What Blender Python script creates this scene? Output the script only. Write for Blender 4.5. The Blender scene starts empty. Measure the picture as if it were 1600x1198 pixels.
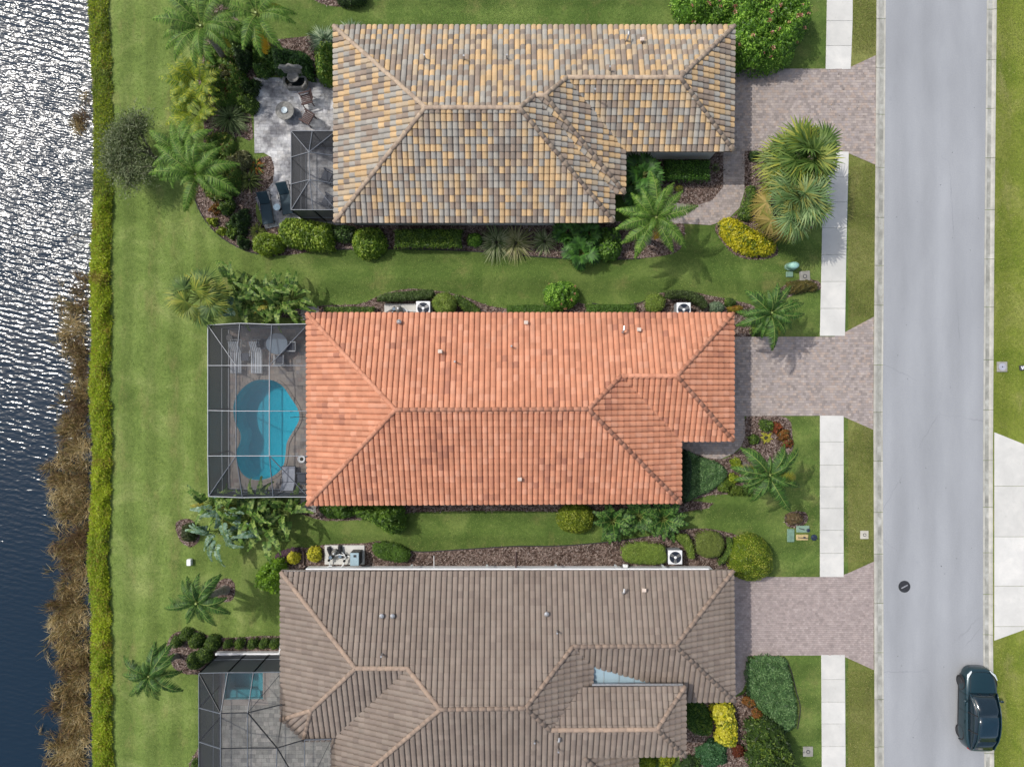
import bpy, bmesh, math, random
import numpy as np
from mathutils import Vector, Matrix
from mathutils.geometry import tessellate_polygon
random.seed(7); RG = np.random.default_rng(7)
SC = bpy.context.scene
COL = SC.collection
PI = math.pi

# ---------------------------------------------------------------- camera, sky, sun, exposure
CAM_H = 40.0          # drone height in metres
S = 26.5              # photograph pixels per metre on the ground
cam = bpy.data.cameras.new('camera'); camo = bpy.data.objects.new('camera', cam); COL.objects.link(camo)
camo.location = (0, 0, CAM_H); camo.rotation_euler = (0, 0, 0)
cam.sensor_width = 36; cam.lens = 36 * CAM_H / (1600 / S); cam.clip_end = 2000; cam.clip_start = 0.5
SC.camera = camo
SUN_EL = math.radians(53)
SUNH = Vector((-0.888, 0.46, 0)).normalized()
w = bpy.data.worlds.new('World'); SC.world = w; w.use_nodes = True
nt = w.node_tree; nt.nodes.clear()
sky = nt.nodes.new('ShaderNodeTexSky'); sky.sky_type = 'NISHITA'; sky.sun_disc = False
sky.sun_elevation = SUN_EL; sky.sun_rotation = math.atan2(SUNH.x, SUNH.y); sky.air_density = 1.0; sky.dust_density = 3.0
bg = nt.nodes.new('ShaderNodeBackground'); bg.inputs['Strength'].default_value = 0.15
wo = nt.nodes.new('ShaderNodeOutputWorld')
hs = nt.nodes.new('ShaderNodeHueSaturation'); hs.inputs['Saturation'].default_value = 0.72   # thin bright cloud whitens the sky
nt.links.new(sky.outputs[0], hs.inputs['Color']); nt.links.new(hs.outputs[0], bg.inputs[0]); nt.links.new(bg.outputs[0], wo.inputs[0])
sl = bpy.data.lights.new('sun', 'SUN'); sl.energy = 2.35; sl.angle = math.radians(0.6); sl.color = (1, 0.955, 0.89)
so = bpy.data.objects.new('sun', sl); COL.objects.link(so); so.location = (-20, 10, 60)
tosun = SUNH * math.cos(SUN_EL) + Vector((0, 0, math.sin(SUN_EL)))
so.rotation_euler = (-tosun).to_track_quat('-Z', 'Y').to_euler()
vs = SC.view_settings; vs.view_transform = 'Standard'; vs.look = 'None'; vs.gamma = 1; vs.exposure = 0.26; vs.use_curve_mapping = False
SC.cycles.use_denoising = True
SC.cycles.max_bounces = 6; SC.cycles.transparent_max_bounces = 12; SC.cycles.sample_clamp_indirect = 4
SC.cycles.caustics_reflective = False; SC.cycles.caustics_refractive = False

# ---------------------------------------------------------------- helpers
def P(px, py, z=0.0):
    k = (CAM_H - z) / CAM_H / S
    return Vector(((px - 800) * k, -(py - 599) * k, z))
def PP(pts, z=0.0): return [P(x, y, z) for x, y in pts]
def lin(c):
    return tuple(((v / 255) / 12.92 if v / 255 <= 0.04045 else (((v / 255) + 0.055) / 1.055) ** 2.4) for v in c)
def alb(r, g, b, k=0.86):      # display colour of a sunlit face -> its albedo
    return tuple(min(0.85, v * k) for v in lin((r, g, b)))

def new_mat(name):
    m = bpy.data.materials.new(name); m.use_nodes = True
    n = m.node_tree; bs = n.nodes['Principled BSDF']
    return m, n, bs
def nd(n, t, **kw):
    x = n.nodes.new(t)
    for k, v in kw.items():
        if k in x.inputs: x.inputs[k].default_value = v
        else: setattr(x, k, v)
    return x
def noise(n, scale, detail=4, rough=0.55, vec=None, dist=0.0):
    x = n.nodes.new('ShaderNodeTexNoise'); x.inputs['Scale'].default_value = scale; x.inputs['Detail'].default_value = detail
    x.inputs['Roughness'].default_value = rough; x.inputs['Distortion'].default_value = dist
    if vec is not None: n.links.new(vec, x.inputs['Vector'])
    return x
def ramp(n, src, stops):
    r = n.nodes.new('ShaderNodeValToRGB'); cr = r.color_ramp
    while len(cr.elements) < len(stops): cr.elements.new(0.5)
    for e, (p, c) in zip(cr.elements, stops):
        e.position = p; e.color = (*c, 1) if len(c) == 3 else c
    n.links.new(src, r.inputs[0]); return r
def mix(n, fac, a, b, mode='MIX'):
    x = n.nodes.new('ShaderNodeMix'); x.data_type = 'RGBA'; x.blend_type = mode
    for sock, v in ((x.inputs[0], fac), (x.inputs[6], a), (x.inputs[7], b)):
        if hasattr(v, 'is_linked') or isinstance(v, bpy.types.NodeSocket): n.links.new(v, sock)
        elif isinstance(v, (int, float)): sock.default_value = v
        else: sock.default_value = (*v, 1)
    return x.outputs[2]
def geo(n): return n.nodes.new('ShaderNodeNewGeometry').outputs['Position']
def objco(n): return n.nodes.new('ShaderNodeTexCoord').outputs['Object']
def bump(n, bs, h, strength=0.5, dist=0.02):
    b = n.nodes.new('ShaderNodeBump'); b.inputs['Strength'].default_value = strength; b.inputs['Distance'].default_value = dist
    n.links.new(h, b.inputs['Height']); n.links.new(b.outputs[0], bs.inputs['Normal']); return b
def mapping(n, vec, scale=(1, 1, 1), rot=(0, 0, 0)):
    x = n.nodes.new('ShaderNodeMapping'); x.inputs['Scale'].default_value = scale; x.inputs['Rotation'].default_value = rot
    n.links.new(vec, x.inputs['Vector']); return x.outputs[0]
def g3(v): return (v, v, v)

def solid(name, col, rough=0.6, metal=0.0, var=0.12, sc=6.0, spec=0.5):
    m, n, bs = new_mat(name)
    g = geo(n); ns = noise(n, sc, 5, 0.6, g)
    r = ramp(n, ns.outputs[0], [(0.3, g3(1 - var * 1.6)), (0.7, g3(1 + var * 0.4))])
    n.links.new(mix(n, 1.0, col, r.outputs[0], 'MULTIPLY'), bs.inputs['Base Color'])
    bs.inputs['Roughness'].default_value = rough; bs.inputs['Metallic'].default_value = metal
    bs.inputs['Specular IOR Level'].default_value = spec
    return m
def attr_mat(name, rough=0.7, var=0.25, sc=5.0, trans=0.0, bumpk=0.0, spec=0.3, stain=None):
    """colour from the 'col' face attribute, multiplied by weathering noise."""
    m, n, bs = new_mat(name)
    a = n.nodes.new('ShaderNodeAttribute'); a.attribute_name = 'col'
    g = geo(n); ns = noise(n, sc, 6, 0.65, g)
    r = ramp(n, ns.outputs[0], [(0.3, g3(1 - var)), (0.7, g3(1 + var * 0.35))])
    c = mix(n, 1.0, a.outputs['Color'], r.outputs[0], 'MULTIPLY')
    if stain:
        s2 = noise(n, stain[0], 4, 0.6, g); rr = ramp(n, s2.outputs[0], [(stain[1], g3(1)), (stain[2], stain[3])])
        c = mix(n, 1.0, c, rr.outputs[0], 'MULTIPLY')
    n.links.new(c, bs.inputs['Base Color'])
    bs.inputs['Roughness'].default_value = rough; bs.inputs['Specular IOR Level'].default_value = spec
    if bumpk:
        b2 = noise(n, 40, 3, 0.6, g); bump(n, bs, b2.outputs[0], bumpk, 0.01)
    if trans > 0:
        t = n.nodes.new('ShaderNodeBsdfTranslucent'); n.links.new(mix(n, 1.0, c, (1.1, 1.25, 0.5), 'MULTIPLY'), t.inputs[0])
        mx = n.nodes.new('ShaderNodeMixShader'); mx.inputs[0].default_value = trans
        n.links.new(bs.outputs[0], mx.inputs[1]); n.links.new(t.outputs[0], mx.inputs[2])
        n.links.new(mx.outputs[0], n.nodes['Material Output'].inputs[0])
    return m

def set_cols(me, cols):
    if cols is None: return
    a = me.attributes.new('col', 'FLOAT_COLOR', 'FACE')
    c = np.ones((len(me.polygons), 4), dtype=np.float32); c[:, :3] = np.asarray(cols, dtype=np.float32)
    a.data.foreach_set('color', c.ravel())
def quad_mesh(name, V, F, cols=None, smooth=False):
    """V (n,3) float, F (m,4) int"""
    V = np.asarray(V, dtype=np.float32); F = np.asarray(F, dtype=np.int32)
    me = bpy.data.meshes.new(name); k = F.shape[1]
    me.vertices.add(len(V)); me.vertices.foreach_set('co', V.ravel())
    me.loops.add(F.size); me.loops.foreach_set('vertex_index', F.ravel())
    me.polygons.add(len(F)); me.polygons.foreach_set('loop_start', np.arange(0, F.size, k, dtype=np.int32))
    me.update(calc_edges=True)
    if smooth: me.polygons.foreach_set('use_smooth', np.ones(len(F), dtype=bool))
    set_cols(me, cols); return me
def py_mesh(name, V, F, cols=None, smooth=False):
    me = bpy.data.meshes.new(name); me.from_pydata([tuple(v) for v in V], [], F); me.update()
    if smooth: me.polygons.foreach_set('use_smooth', np.ones(len(F), dtype=bool))
    set_cols(me, cols); return me
def link(name, me, mat=None, parent=None, loc=None, kind=None, M=None, label=None):
    o = bpy.data.objects.new(name, me); COL.objects.link(o)
    if mat is not None and me is not None and len(me.materials) == 0: me.materials.append(mat)
    if parent is not None: o.parent = parent
    if M is not None: o.matrix_local = M
    elif loc is not None: o.location = loc
    if kind: o['kind'] = kind
    if label: o['label'] = label
    return o
def thing(name, label, cat, loc=(0, 0, 0), rz=0.0, group=None):
    o = bpy.data.objects.new(name, None); COL.objects.link(o); o.empty_display_size = 0.2
    o.location = loc; o.rotation_euler = (0, 0, rz); o['label'] = label; o['category'] = cat
    if group: o['group'] = group
    return o
def tag(o, label, cat, group=None):
    o['label'] = label; o['category'] = cat
    if group: o['group'] = group
    return o

class MB:
    """collects boxes, cylinders, tubes; build() links them as one mesh object"""
    def __init__(s): s.V = []; s.F = []
    def add(s, V, F):
        k = len(s.V); s.V += [tuple(v) for v in V]; s.F += [tuple(i + k for i in f) for f in F]; return s
    def box(s, c, d, rz=0.0, rx=0.0, ry=0.0, bev=0.0):
        R = Matrix.Rotation(rz, 3, 'Z') @ Matrix.Rotation(ry, 3, 'Y') @ Matrix.Rotation(rx, 3, 'X'); c = Vector(c)
        hx, hy, hz = d[0] / 2, d[1] / 2, d[2] / 2
        if bev <= 0:
            V = [c + R @ Vector((x * hx, y * hy, z * hz)) for z in (-1, 1) for x, y in ((-1, -1), (1, -1), (1, 1), (-1, 1))]
            F = [(3, 2, 1, 0), (4, 5, 6, 7), (0, 1, 5, 4), (1, 2, 6, 5), (2, 3, 7, 6), (3, 0, 4, 7)]
            return s.add(V, F)
        b = min(bev, hx * .9, hy * .9, hz * .9)
        ring = []
        for z, i in ((-hz, b), (-hz + b, 0), (hz - b, 0), (hz, b)):
            X, Y = hx - i, hy - i
            ring.append([(-X + b, -Y), (X - b, -Y), (X, -Y + b), (X, Y - b), (X - b, Y), (-X + b, Y), (-X, Y - b), (-X, -Y + b)])
            ring[-1] = [c + R @ Vector((x, y, z)) for x, y in ring[-1]]
        V = [v for r in ring for v in r]; F = [tuple(range(7, -1, -1)), tuple(range(24, 32))]
        for k in range(3):
            for i in range(8):
                j = (i + 1) % 8; F.append((k * 8 + i, k * 8 + j, k * 8 + 8 + j, k * 8 + 8 + i))
        return s.add(V, F)
    def tube(s, pts, rad, n=8, cap=True):
        pts = [Vector(p) for p in pts]
        if not hasattr(rad, '__len__'): rad = [rad] * len(pts)
        V = []; F = []
        for i, p in enumerate(pts):
            t = (pts[min(i + 1, len(pts) - 1)] - pts[max(i - 1, 0)]).normalized()
            a = t.cross(Vector((0, 0, 1)));
            if a.length < 1e-3: a = Vector((1, 0, 0))
            a.normalize(); b = t.cross(a)
            for k in range(n):
                th = 2 * PI * k / n; V.append(p + (a * math.cos(th) + b * math.sin(th)) * rad[i])
        for i in range(len(pts) - 1):
            for k in range(n):
                j = (k + 1) % n; F.append((i * n + k, i * n + j, (i + 1) * n + j, (i + 1) * n + k))
        if cap: F.append(tuple(range(n))); F.append(tuple((len(pts) - 1) * n + k for k in range(n - 1, -1, -1)))
        return s.add(V, F)
    def lathe(s, c, prof, n=20, sx=1, sy=1):
        """prof: list of (r,z)"""
        c = Vector(c); V = []; F = []
        for r, z in prof:
            for k in range(n):
                th = 2 * PI * k / n; V.append(c + Vector((r * sx * math.cos(th), r * sy * math.sin(th), z)))
        for i in range(len(prof) - 1):
            for k in range(n):
                j = (k + 1) % n; F.append((i * n + k, i * n + j, (i + 1) * n + j, (i + 1) * n + k))
        F.append(tuple(range(n - 1, -1, -1))); F.append(tuple((len(prof) - 1) * n + k for k in range(n)))
        return s.add(V, F)
    def prism(s, pts, z0, z1, hole=None):
        n = len(pts); V = [(p[0], p[1], z0) for p in pts] + [(p[0], p[1], z1) for p in pts]
        F = [tuple(range(n - 1, -1, -1)), tuple(range(n, 2 * n))] + [(i, (i + 1) % n, (i + 1) % n + n, i + n) for i in range(n)]
        return s.add(V, F)
    def build(s, name, mat, parent=None, smooth=False, loc=None, cols=None, **kw):
        return link(name, py_mesh(name, s.V, s.F, cols, smooth), mat, parent, loc, **kw)

def area2(poly): return sum(poly[i][0] * poly[(i + 1) % len(poly)][1] - poly[(i + 1) % len(poly)][0] * poly[i][1] for i in range(len(poly))) / 2
def ccw(poly): return poly if area2(poly) > 0 else poly[::-1]
def clip_rect(poly, x0, y0, x1, y1):
    def cut(pts, ax, v, keep):
        out = []
        for i in range(len(pts)):
            a, b = pts[i - 1], pts[i]; ia, ib = keep(a[ax], v), keep(b[ax], v)
            if ia != ib:
                t = (v - a[ax]) / (b[ax] - a[ax]); out.append((a[0] + t * (b[0] - a[0]), a[1] + t * (b[1] - a[1])))
            if ib: out.append(b)
        return out
    ge = lambda a, b: a >= b; le = lambda a, b: a <= b
    for ax, v, k in ((0, x0, ge), (0, x1, le), (1, y0, ge), (1, y1, le)):
        if not poly: return []
        poly = cut(poly, ax, v, k)
    return poly
def in_poly(X, Y, poly):
    X = np.asarray(X); Y = np.asarray(Y); r = np.zeros(X.shape, bool); n = len(poly)
    for i in range(n):
        x1, y1 = poly[i][0], poly[i][1]; x2, y2 = poly[(i + 1) % n][0], poly[(i + 1) % n][1]
        if y1 == y2: continue
        c = ((y1 > Y) != (y2 > Y)) & (X < (x2 - x1) * (Y - y1) / (y2 - y1) + x1); r ^= c
    return r
def edge_dist(X, Y, poly):
    d = np.full(np.shape(X), 1e9); gx = np.zeros(np.shape(X)); gy = np.zeros(np.shape(X)); n = len(poly)
    for i in range(n):
        x1, y1 = poly[i][0], poly[i][1]; x2, y2 = poly[(i + 1) % n][0], poly[(i + 1) % n][1]
        L = (x2 - x1) ** 2 + (y2 - y1) ** 2 + 1e-9
        t = np.clip(((X - x1) * (x2 - x1) + (Y - y1) * (y2 - y1)) / L, 0, 1)
        qx = x1 + t * (x2 - x1); qy = y1 + t * (y2 - y1); dd = np.hypot(X - qx, Y - qy); m = dd < d
        d = np.where(m, dd, d); gx = np.where(m, (qx - X) / (dd + 1e-6), gx); gy = np.where(m, (qy - Y) / (dd + 1e-6), gy)
    return d, gx, gy
def smooth_poly(pts, n=4, closed=True):
    out = []; m = len(pts)
    for i in range(m if closed else m - 1):
        p0, p1, p2, p3 = (Vector(pts[(i - 1) % m][:2]), Vector(pts[i][:2]), Vector(pts[(i + 1) % m][:2]), Vector(pts[(i + 2) % m][:2]))
        if not closed:
            if i == 0: p0 = p1
            if i == m - 2: p3 = p2
        for k in range(n):
            t = k / n; q = 0.5 * ((2 * p1) + (p2 - p0) * t + (2 * p0 - 5 * p1 + 4 * p2 - p3) * t * t + (3 * p1 - p0 - 3 * p2 + p3) * t ** 3)
            out.append((q.x, q.y))
    if not closed: out.append(tuple(pts[-1][:2]))
    return out
def sheet(name, poly, z, mat, holes=(), parent=None, kind='structure'):
    loops = [[Vector((p[0], p[1], 0)) for p in ccw(list(poly))]] + [[Vector((p[0], p[1], 0)) for p in h] for h in holes]
    V = [v for l in loops for v in l]; T = tessellate_polygon(loops)
    F = []
    for t in T:
        a, b, c = (V[i] for i in t)
        F.append(t if (b - a).cross(c - a).z > 0 else t[::-1])
    return link(name, py_mesh(name, [(v.x, v.y, z) for v in V], F), mat, parent, kind=kind)
def pix_poly(pts, z=0.0, smooth=0):
    w_ = [tuple(P(x, y, z)[:2]) for x, y in pts]
    return smooth_poly(w_, smooth) if smooth else w_

def pieces(name, poly, bx, by, z0, z1, pal, mat, parent, ang=0.0, gap=0.008, stagger=0.5, avoid=None, jit=0.0, kind='stuff', colfn=None):
    """lays paving pieces inside the polygon as real blocks with open joints"""
    ca, sa = math.cos(-ang), math.sin(-ang)
    loc = [(p[0] * ca - p[1] * sa, p[0] * sa + p[1] * ca) for p in poly]
    x0 = min(p[0] for p in loc); x1 = max(p[0] for p in loc); y0 = min(p[1] for p in loc); y1 = max(p[1] for p in loc)
    V = []; F = []; C = []; r = 0; y = y0
    while y < y1:
        x = x0 - (bx * stagger if r % 2 else 0)
        ws = [bx]
        while x < x1:
            w_ = bx * random.choice((0.7, 1.0, 1.0, 1.3)) if jit else bx
            g = gap / 2
            q = [(x + g, y + g), (x + w_ - g, y + g), (x + w_ - g, y + by - g), (x + g, y + by - g)]
            ins = in_poly(np.array([p[0] for p in q]), np.array([p[1] for p in q]), loc)
            pl = q if ins.all() else clip_rect(loc, q[0][0], q[0][1], q[2][0], q[2][1]) if True else []
            if len(pl) >= 3 and abs(area2(pl)) > 0.0004:
                pl = ccw(pl); cx = sum(p[0] for p in pl) / len(pl); cy = sum(p[1] for p in pl) / len(pl)
                W = [(p[0] * ca + p[1] * sa, -p[0] * sa + p[1] * ca) for p in pl]
                ok = True
                if avoid is not None:
                    ok = not in_poly(np.array([w2[0] for w2 in W]), np.array([w2[1] for w2 in W]), avoid).any()
                if ok:
                    k = len(V); n = len(W); zt = z1 + random.uniform(-0.002, 0.002)
                    V += [(a, b, zt) for a, b in W] + [(a, b, z0) for a, b in W]
                    F.append(tuple(range(k, k + n)))
                    F += [(k + i, k + n + i, k + n + (i + 1) % n, k + (i + 1) % n) for i in range(n)]
                    wx, wy = W[0]
                    c = colfn(wx, wy) if colfn else random.choice(pal)
                    s_ = random.uniform(0.93, 1.06); C += [(c[0] * s_, c[1] * s_, c[2] * s_)] * (n + 1)
            x += w_
        y += by; r += 1
    return link(name, py_mesh(name, V, F, C), mat, parent, kind=kind)

# low-frequency field for lumpy shapes
def lump(X, Y, seed, f=1.0):
    r = np.random.default_rng(seed); z = 0
    for k in range(5):
        a = r.uniform(0, 2 * PI); q = f * r.uniform(0.7, 2.6); z = z + np.sin((X * math.cos(a) + Y * math.sin(a)) * q * 2 + r.uniform(0, 6)) / 5
    return z
# ---------------------------------------------------------------- ground materials
def lawn_colour(n, g, cols, stripe, sx):
    big = noise(n, 0.34, 6, 0.65, g, 0.6)
    base = ramp(n, big.outputs[0], [(0.34, cols[0]), (0.5, cols[1]), (0.66, cols[2])]).outputs[0]
    wv = n.nodes.new('ShaderNodeTexWave'); wv.bands_direction = 'X' if stripe == 'x' else 'Y'
    wv.inputs['Scale'].default_value = 0.3 / sx; wv.inputs['Distortion'].default_value = 1.2; wv.inputs['Detail'].default_value = 2
    wv.inputs['Detail Scale'].default_value = 0.5
    n.links.new(g, wv.inputs['Vector'])
    st = ramp(n, wv.outputs[1], [(0.2, g3(0.85)), (0.8, g3(1.1))]).outputs[0]
    c = mix(n, 0.8, base, st, 'MULTIPLY')
    dry = noise(n, 0.55, 6, 0.7, mapping(n, g, (1.6, 0.5, 1)) if stripe == 'x' else g)
    dr = ramp(n, dry.outputs[0], [(0.54, g3(0)), (0.72, g3(0.55))]).outputs[0]
    return mix(n, dr, c, cols[3])
def lawn_mat(name, cols, stripe='x', sx=1.35, cols2=None, edge=None):
    m, n, bs = new_mat(name); g = geo(n)
    fine = noise(n, 5.5, 6, 0.75, g); bl = noise(n, 26, 4, 0.7, g)
    c = lawn_colour(n, g, cols, stripe, sx)
    if cols2:        # the strips between the houses are mown across and grow darker
        c2 = lawn_colour(n, g, cols2, 'y', 1.8)
        sp = n.nodes.new('ShaderNodeSeparateXYZ'); n.links.new(g, sp.inputs[0])
        wb = noise(n, 0.25, 3, 0.5, g); ma = n.nodes.new('ShaderNodeMath'); ma.operation = 'MULTIPLY_ADD'; ma.inputs[1].default_value = 8; n.links.new(wb.outputs[0], ma.inputs[0]); n.links.new(sp.outputs[0], ma.inputs[2])
        mr = n.nodes.new('ShaderNodeMapRange'); mr.inputs[1].default_value = edge[0] + 4; mr.inputs[2].default_value = edge[1] + 4; n.links.new(ma.outputs[0], mr.inputs[0])
        c = mix(n, mr.outputs[0], c, c2)
    fr = ramp(n, fine.outputs[0], [(0.3, (0.66, 0.7, 0.6)), (0.5, g3(1.0)), (0.72, (1.32, 1.24, 1.15))]).outputs[0]
    c = mix(n, 0.9, c, fr, 'MULTIPLY')
    b2 = ramp(n, bl.outputs[0], [(0.3, g3(0.6)), (0.7, g3(1.4))]).outputs[0]
    c = mix(n, 0.8, c, b2, 'MULTIPLY')
    n.links.new(c, bs.inputs['Base Color']); bs.inputs['Roughness'].default_value = 0.85; bs.inputs['Specular IOR Level'].default_value = 0.15
    ad = n.nodes.new('ShaderNodeMath'); ad.operation = 'ADD'; n.links.new(bl.outputs[0], ad.inputs[0]); n.links.new(fine.outputs[0], ad.inputs[1])
    bump(n, bs, ad.outputs[0], 0.9, 0.06)
    return m
G_DRY = alb(150, 140, 92)
M_LAWN = lawn_mat('lawn_grass', [alb(102, 123, 58), alb(120, 141, 71), alb(145, 159, 92), G_DRY], 'x', 1.35,
                  [alb(80, 104, 46), alb(96, 119, 56), alb(120, 138, 72), alb(142, 136, 86)], (P(330, 0).x, P(520, 0).x))
M_LAWN_V = lawn_mat('verge_grass', [alb(94, 104, 50), alb(114, 122, 62), alb(132, 136, 78), alb(142, 132, 92)], 'x', 3)
M_LAWN_R = lawn_mat('lawn_grass_roadside', [alb(108, 126, 44), alb(128, 140, 58), alb(146, 150, 82), alb(164, 154, 110)], 'x', 2.5)

def mulch_mat(name, a, b, c):
    m, n, bs = new_mat(name); g = geo(n)
    v = n.nodes.new('ShaderNodeTexVoronoi'); v.inputs['Scale'].default_value = 11; v.inputs['Randomness'].default_value = 1; n.links.new(mapping(n, g, (1, 1, 1), (0, 0, .5)), v.inputs['Vector'])
    f = noise(n, 2.0, 5, 0.6, g)
    c1 = ramp(n, v.outputs['Color'], [(0.2, a), (0.55, b), (0.9, c)]).outputs[0]
    c2 = ramp(n, f.outputs[0], [(0.3, g3(0.6)), (0.7, g3(1.2))]).outputs[0]
    n.links.new(mix(n, 1, c1, c2, 'MULTIPLY'), bs.inputs['Base Color']); bs.inputs['Roughness'].default_value = 0.95
    bs.inputs['Specular IOR Level'].default_value = 0.1
    bump(n, bs, v.outputs['Distance'], 1.0, 0.058); return m
M_MULCH = mulch_mat('wood_mulch', alb(72, 58, 50), alb(116, 98, 90), alb(158, 142, 132))
M_CHIP = attr_mat('mulch_chip', 0.9, 0.2, 9)
def asphalt():
    m, n, bs = new_mat('asphalt'); g = geo(n)
    f = noise(n, 18, 8, 0.8, g); b = noise(n, 0.35, 5, 0.6, mapping(n, g, (1.4, 0.35, 1))); fi = noise(n, 70, 3, 0.7, g)
    c = ramp(n, b.outputs[0], [(0.3, alb(149, 152, 156)), (0.7, alb(165, 168, 172))]).outputs[0]
    c = mix(n, 1, c, ramp(n, f.outputs[0], [(0.32, g3(0.86)), (0.68, g3(1.1))]).outputs[0], 'MULTIPLY')
    c = mix(n, 1, c, ramp(n, fi.outputs[0], [(0.3, g3(0.9)), (0.7, g3(1.1))]).outputs[0], 'MULTIPLY')
    sp = noise(n, 1.1, 2, 0.5, g); c = mix(n, ramp(n, sp.outputs[0], [(0.72, g3(0)), (0.8, g3(0.25))]).outputs[0], c, alb(120, 124, 134))
    wl = n.nodes.new('ShaderNodeTexWave'); wl.bands_direction = 'X'; wl.inputs['Scale'].default_value = 0.19; wl.inputs['Distortion'].default_value = .6; wl.inputs['Detail'].default_value = 2; wl.inputs['Phase Offset'].default_value = 1.1; n.links.new(g, wl.inputs['Vector'])
    c = mix(n, 1, c, ramp(n, wl.outputs[1], [(0.1, g3(0.95)), (0.9, g3(1.03))]).outputs[0], 'MULTIPLY')
    vo = n.nodes.new('ShaderNodeTexVoronoi'); vo.feature = 'DISTANCE_TO_EDGE'; vo.inputs['Scale'].default_value = 0.16; dn = noise(n, 1.5, 4, .6, g); n.links.new(mix(n, .25, g, dn.outputs['Color']), vo.inputs['Vector'])
    cm = noise(n, .25, 2, .5, g); ck = ramp(n, vo.outputs[0], [(0.0, g3(1)), (0.004, g3(0))]).outputs[0]; c = mix(n, mix(n, 1, ck, ramp(n, cm.outputs[0], [(.5, g3(0)), (.6, g3(.35))]).outputs[0], 'MULTIPLY'), c, alb(110, 112, 118))
    n.links.new(c, bs.inputs['Base Color']); bs.inputs['Roughness'].default_value = 0.9; bump(n, bs, fi.outputs[0], 0.3, 0.01); return m
M_ASPH = asphalt()
def concrete(name, a, b, stain=0.75, sc=0.8):
    m, n, bs = new_mat(name); g = geo(n)
    f = noise(n, sc, 6, 0.65, g, 0.3); fi = noise(n, 30, 5, 0.7, g)
    c = ramp(n, f.outputs[0], [(0.35, tuple(v * stain for v in a)), (0.5, a), (0.68, b)]).outputs[0]
    c = mix(n, 1, c, ramp(n, fi.outputs[0], [(0.3, g3(0.93)), (0.7, g3(1.04))]).outputs[0], 'MULTIPLY')
    oi = n.nodes.new('ShaderNodeObjectInfo'); c = mix(n, 1, c, ramp(n, oi.outputs['Random'], [(0, (0.9, 0.9, 0.89)), (1, g3(1.03))]).outputs[0], 'MULTIPLY')   # each casting its own tone
    st2 = noise(n, 3.5, 4, 0.7, g); c = mix(n, 1, c, ramp(n, st2.outputs[0], [(0.6, g3(1)), (0.78, (.86, .85, .82))]).outputs[0], 'MULTIPLY')
    n.links.new(c, bs.inputs['Base Color']); bs.inputs['Roughness'].default_value = 0.85; bump(n, bs, fi.outputs[0], 0.2, 0.005); return m
M_SLAB = concrete('sidewalk_concrete', alb(212, 211, 206), alb(224, 222, 216), 0.93)
M_CURB = concrete('curb_concrete', alb(186, 184, 174), alb(202, 199, 189), 0.82, 1.4)
M_GUTTER = concrete('gutter_pan_concrete', alb(160, 160, 152), alb(196, 196, 190), 0.7, 1.2)
M_SAND = solid('joint_sand', alb(96, 86, 82), 0.95)
M_PAVER = attr_mat('driveway_paver', 0.85, 0.2, 2.2, bumpk=0.2, stain=(0.9, 0.62, 0.8, (0.72, 0.72, 0.74)))
M_PATIO = attr_mat('patio_paver', 0.85, 0.45, 2.6, bumpk=0.2, stain=(0.75, 0.42, 0.6, (0.34, 0.34, 0.36)))
M_DECK = attr_mat('deck_paver', 0.85, 0.3, 2.0, bumpk=0.2, stain=(1.3, 0.55, 0.75, (0.7, 0.68, 0.68)))

# ---------------------------------------------------------------- land, lake, road
shore_px = [(138, -900), (140, -200), (141, 0), (146, 120), (149, 200), (148, 330), (144, 430), (146, 520), (143, 600), (147, 700), (145, 800), (139, 870), (146, 960), (145, 1060), (149, 1198), (150, 1500), (150, 2200)]
pool2_crop = [(400, 412), (470, 418), (530, 455), (575, 520), (620, 590), (632, 650), (610, 705), (575, 760), (552, 810), (545, 880), (530, 950), (480, 1005), (400, 1035), (320, 1030), (270, 990), (245, 930), (238, 860), (262, 800), (262, 740), (235, 690), (220, 620), (225, 550), (255, 490), (300, 445), (350, 418)]
pool2 = pix_poly([(310 + a / 3.995, 490 + b / 3.995) for a, b in pool2_crop], 0, 3)
pool3 = pix_poly([(353, 1031), (411, 1030), (411, 1091), (351, 1092)], 0)
shore = [tuple(P(x, y)[:2]) for x, y in shore_px]
land = shore + [(240, shore[-1][1]), (240, shore[0][1])]
yT, yB = shore[0][1], shore[-1][1]; XE = 60.0
shp = smooth_poly(shore, 4, False)
sheet('lawn', shp + [(XE, yB), (XE, yT)], 0.0, M_LAWN, [pool2, pool3])
# bank: a slope from the lawn edge into the lake
k = len(shp); V = [(x, y, 0) for x, y in shp] + [(x - 0.35, y, -0.3) for x, y in shp] + [(x - 3.2, y, -1.1) for x, y in shp]
F = [(r * k + i, r * k + i + 1, (r + 1) * k + i + 1, (r + 1) * k + i) for r in range(2) for i in range(k - 1)]
link('lake_bank', py_mesh('lake_bank', V, F), solid('bank_mud', alb(96, 92, 70), 0.9, sc=2), kind='structure')

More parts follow.
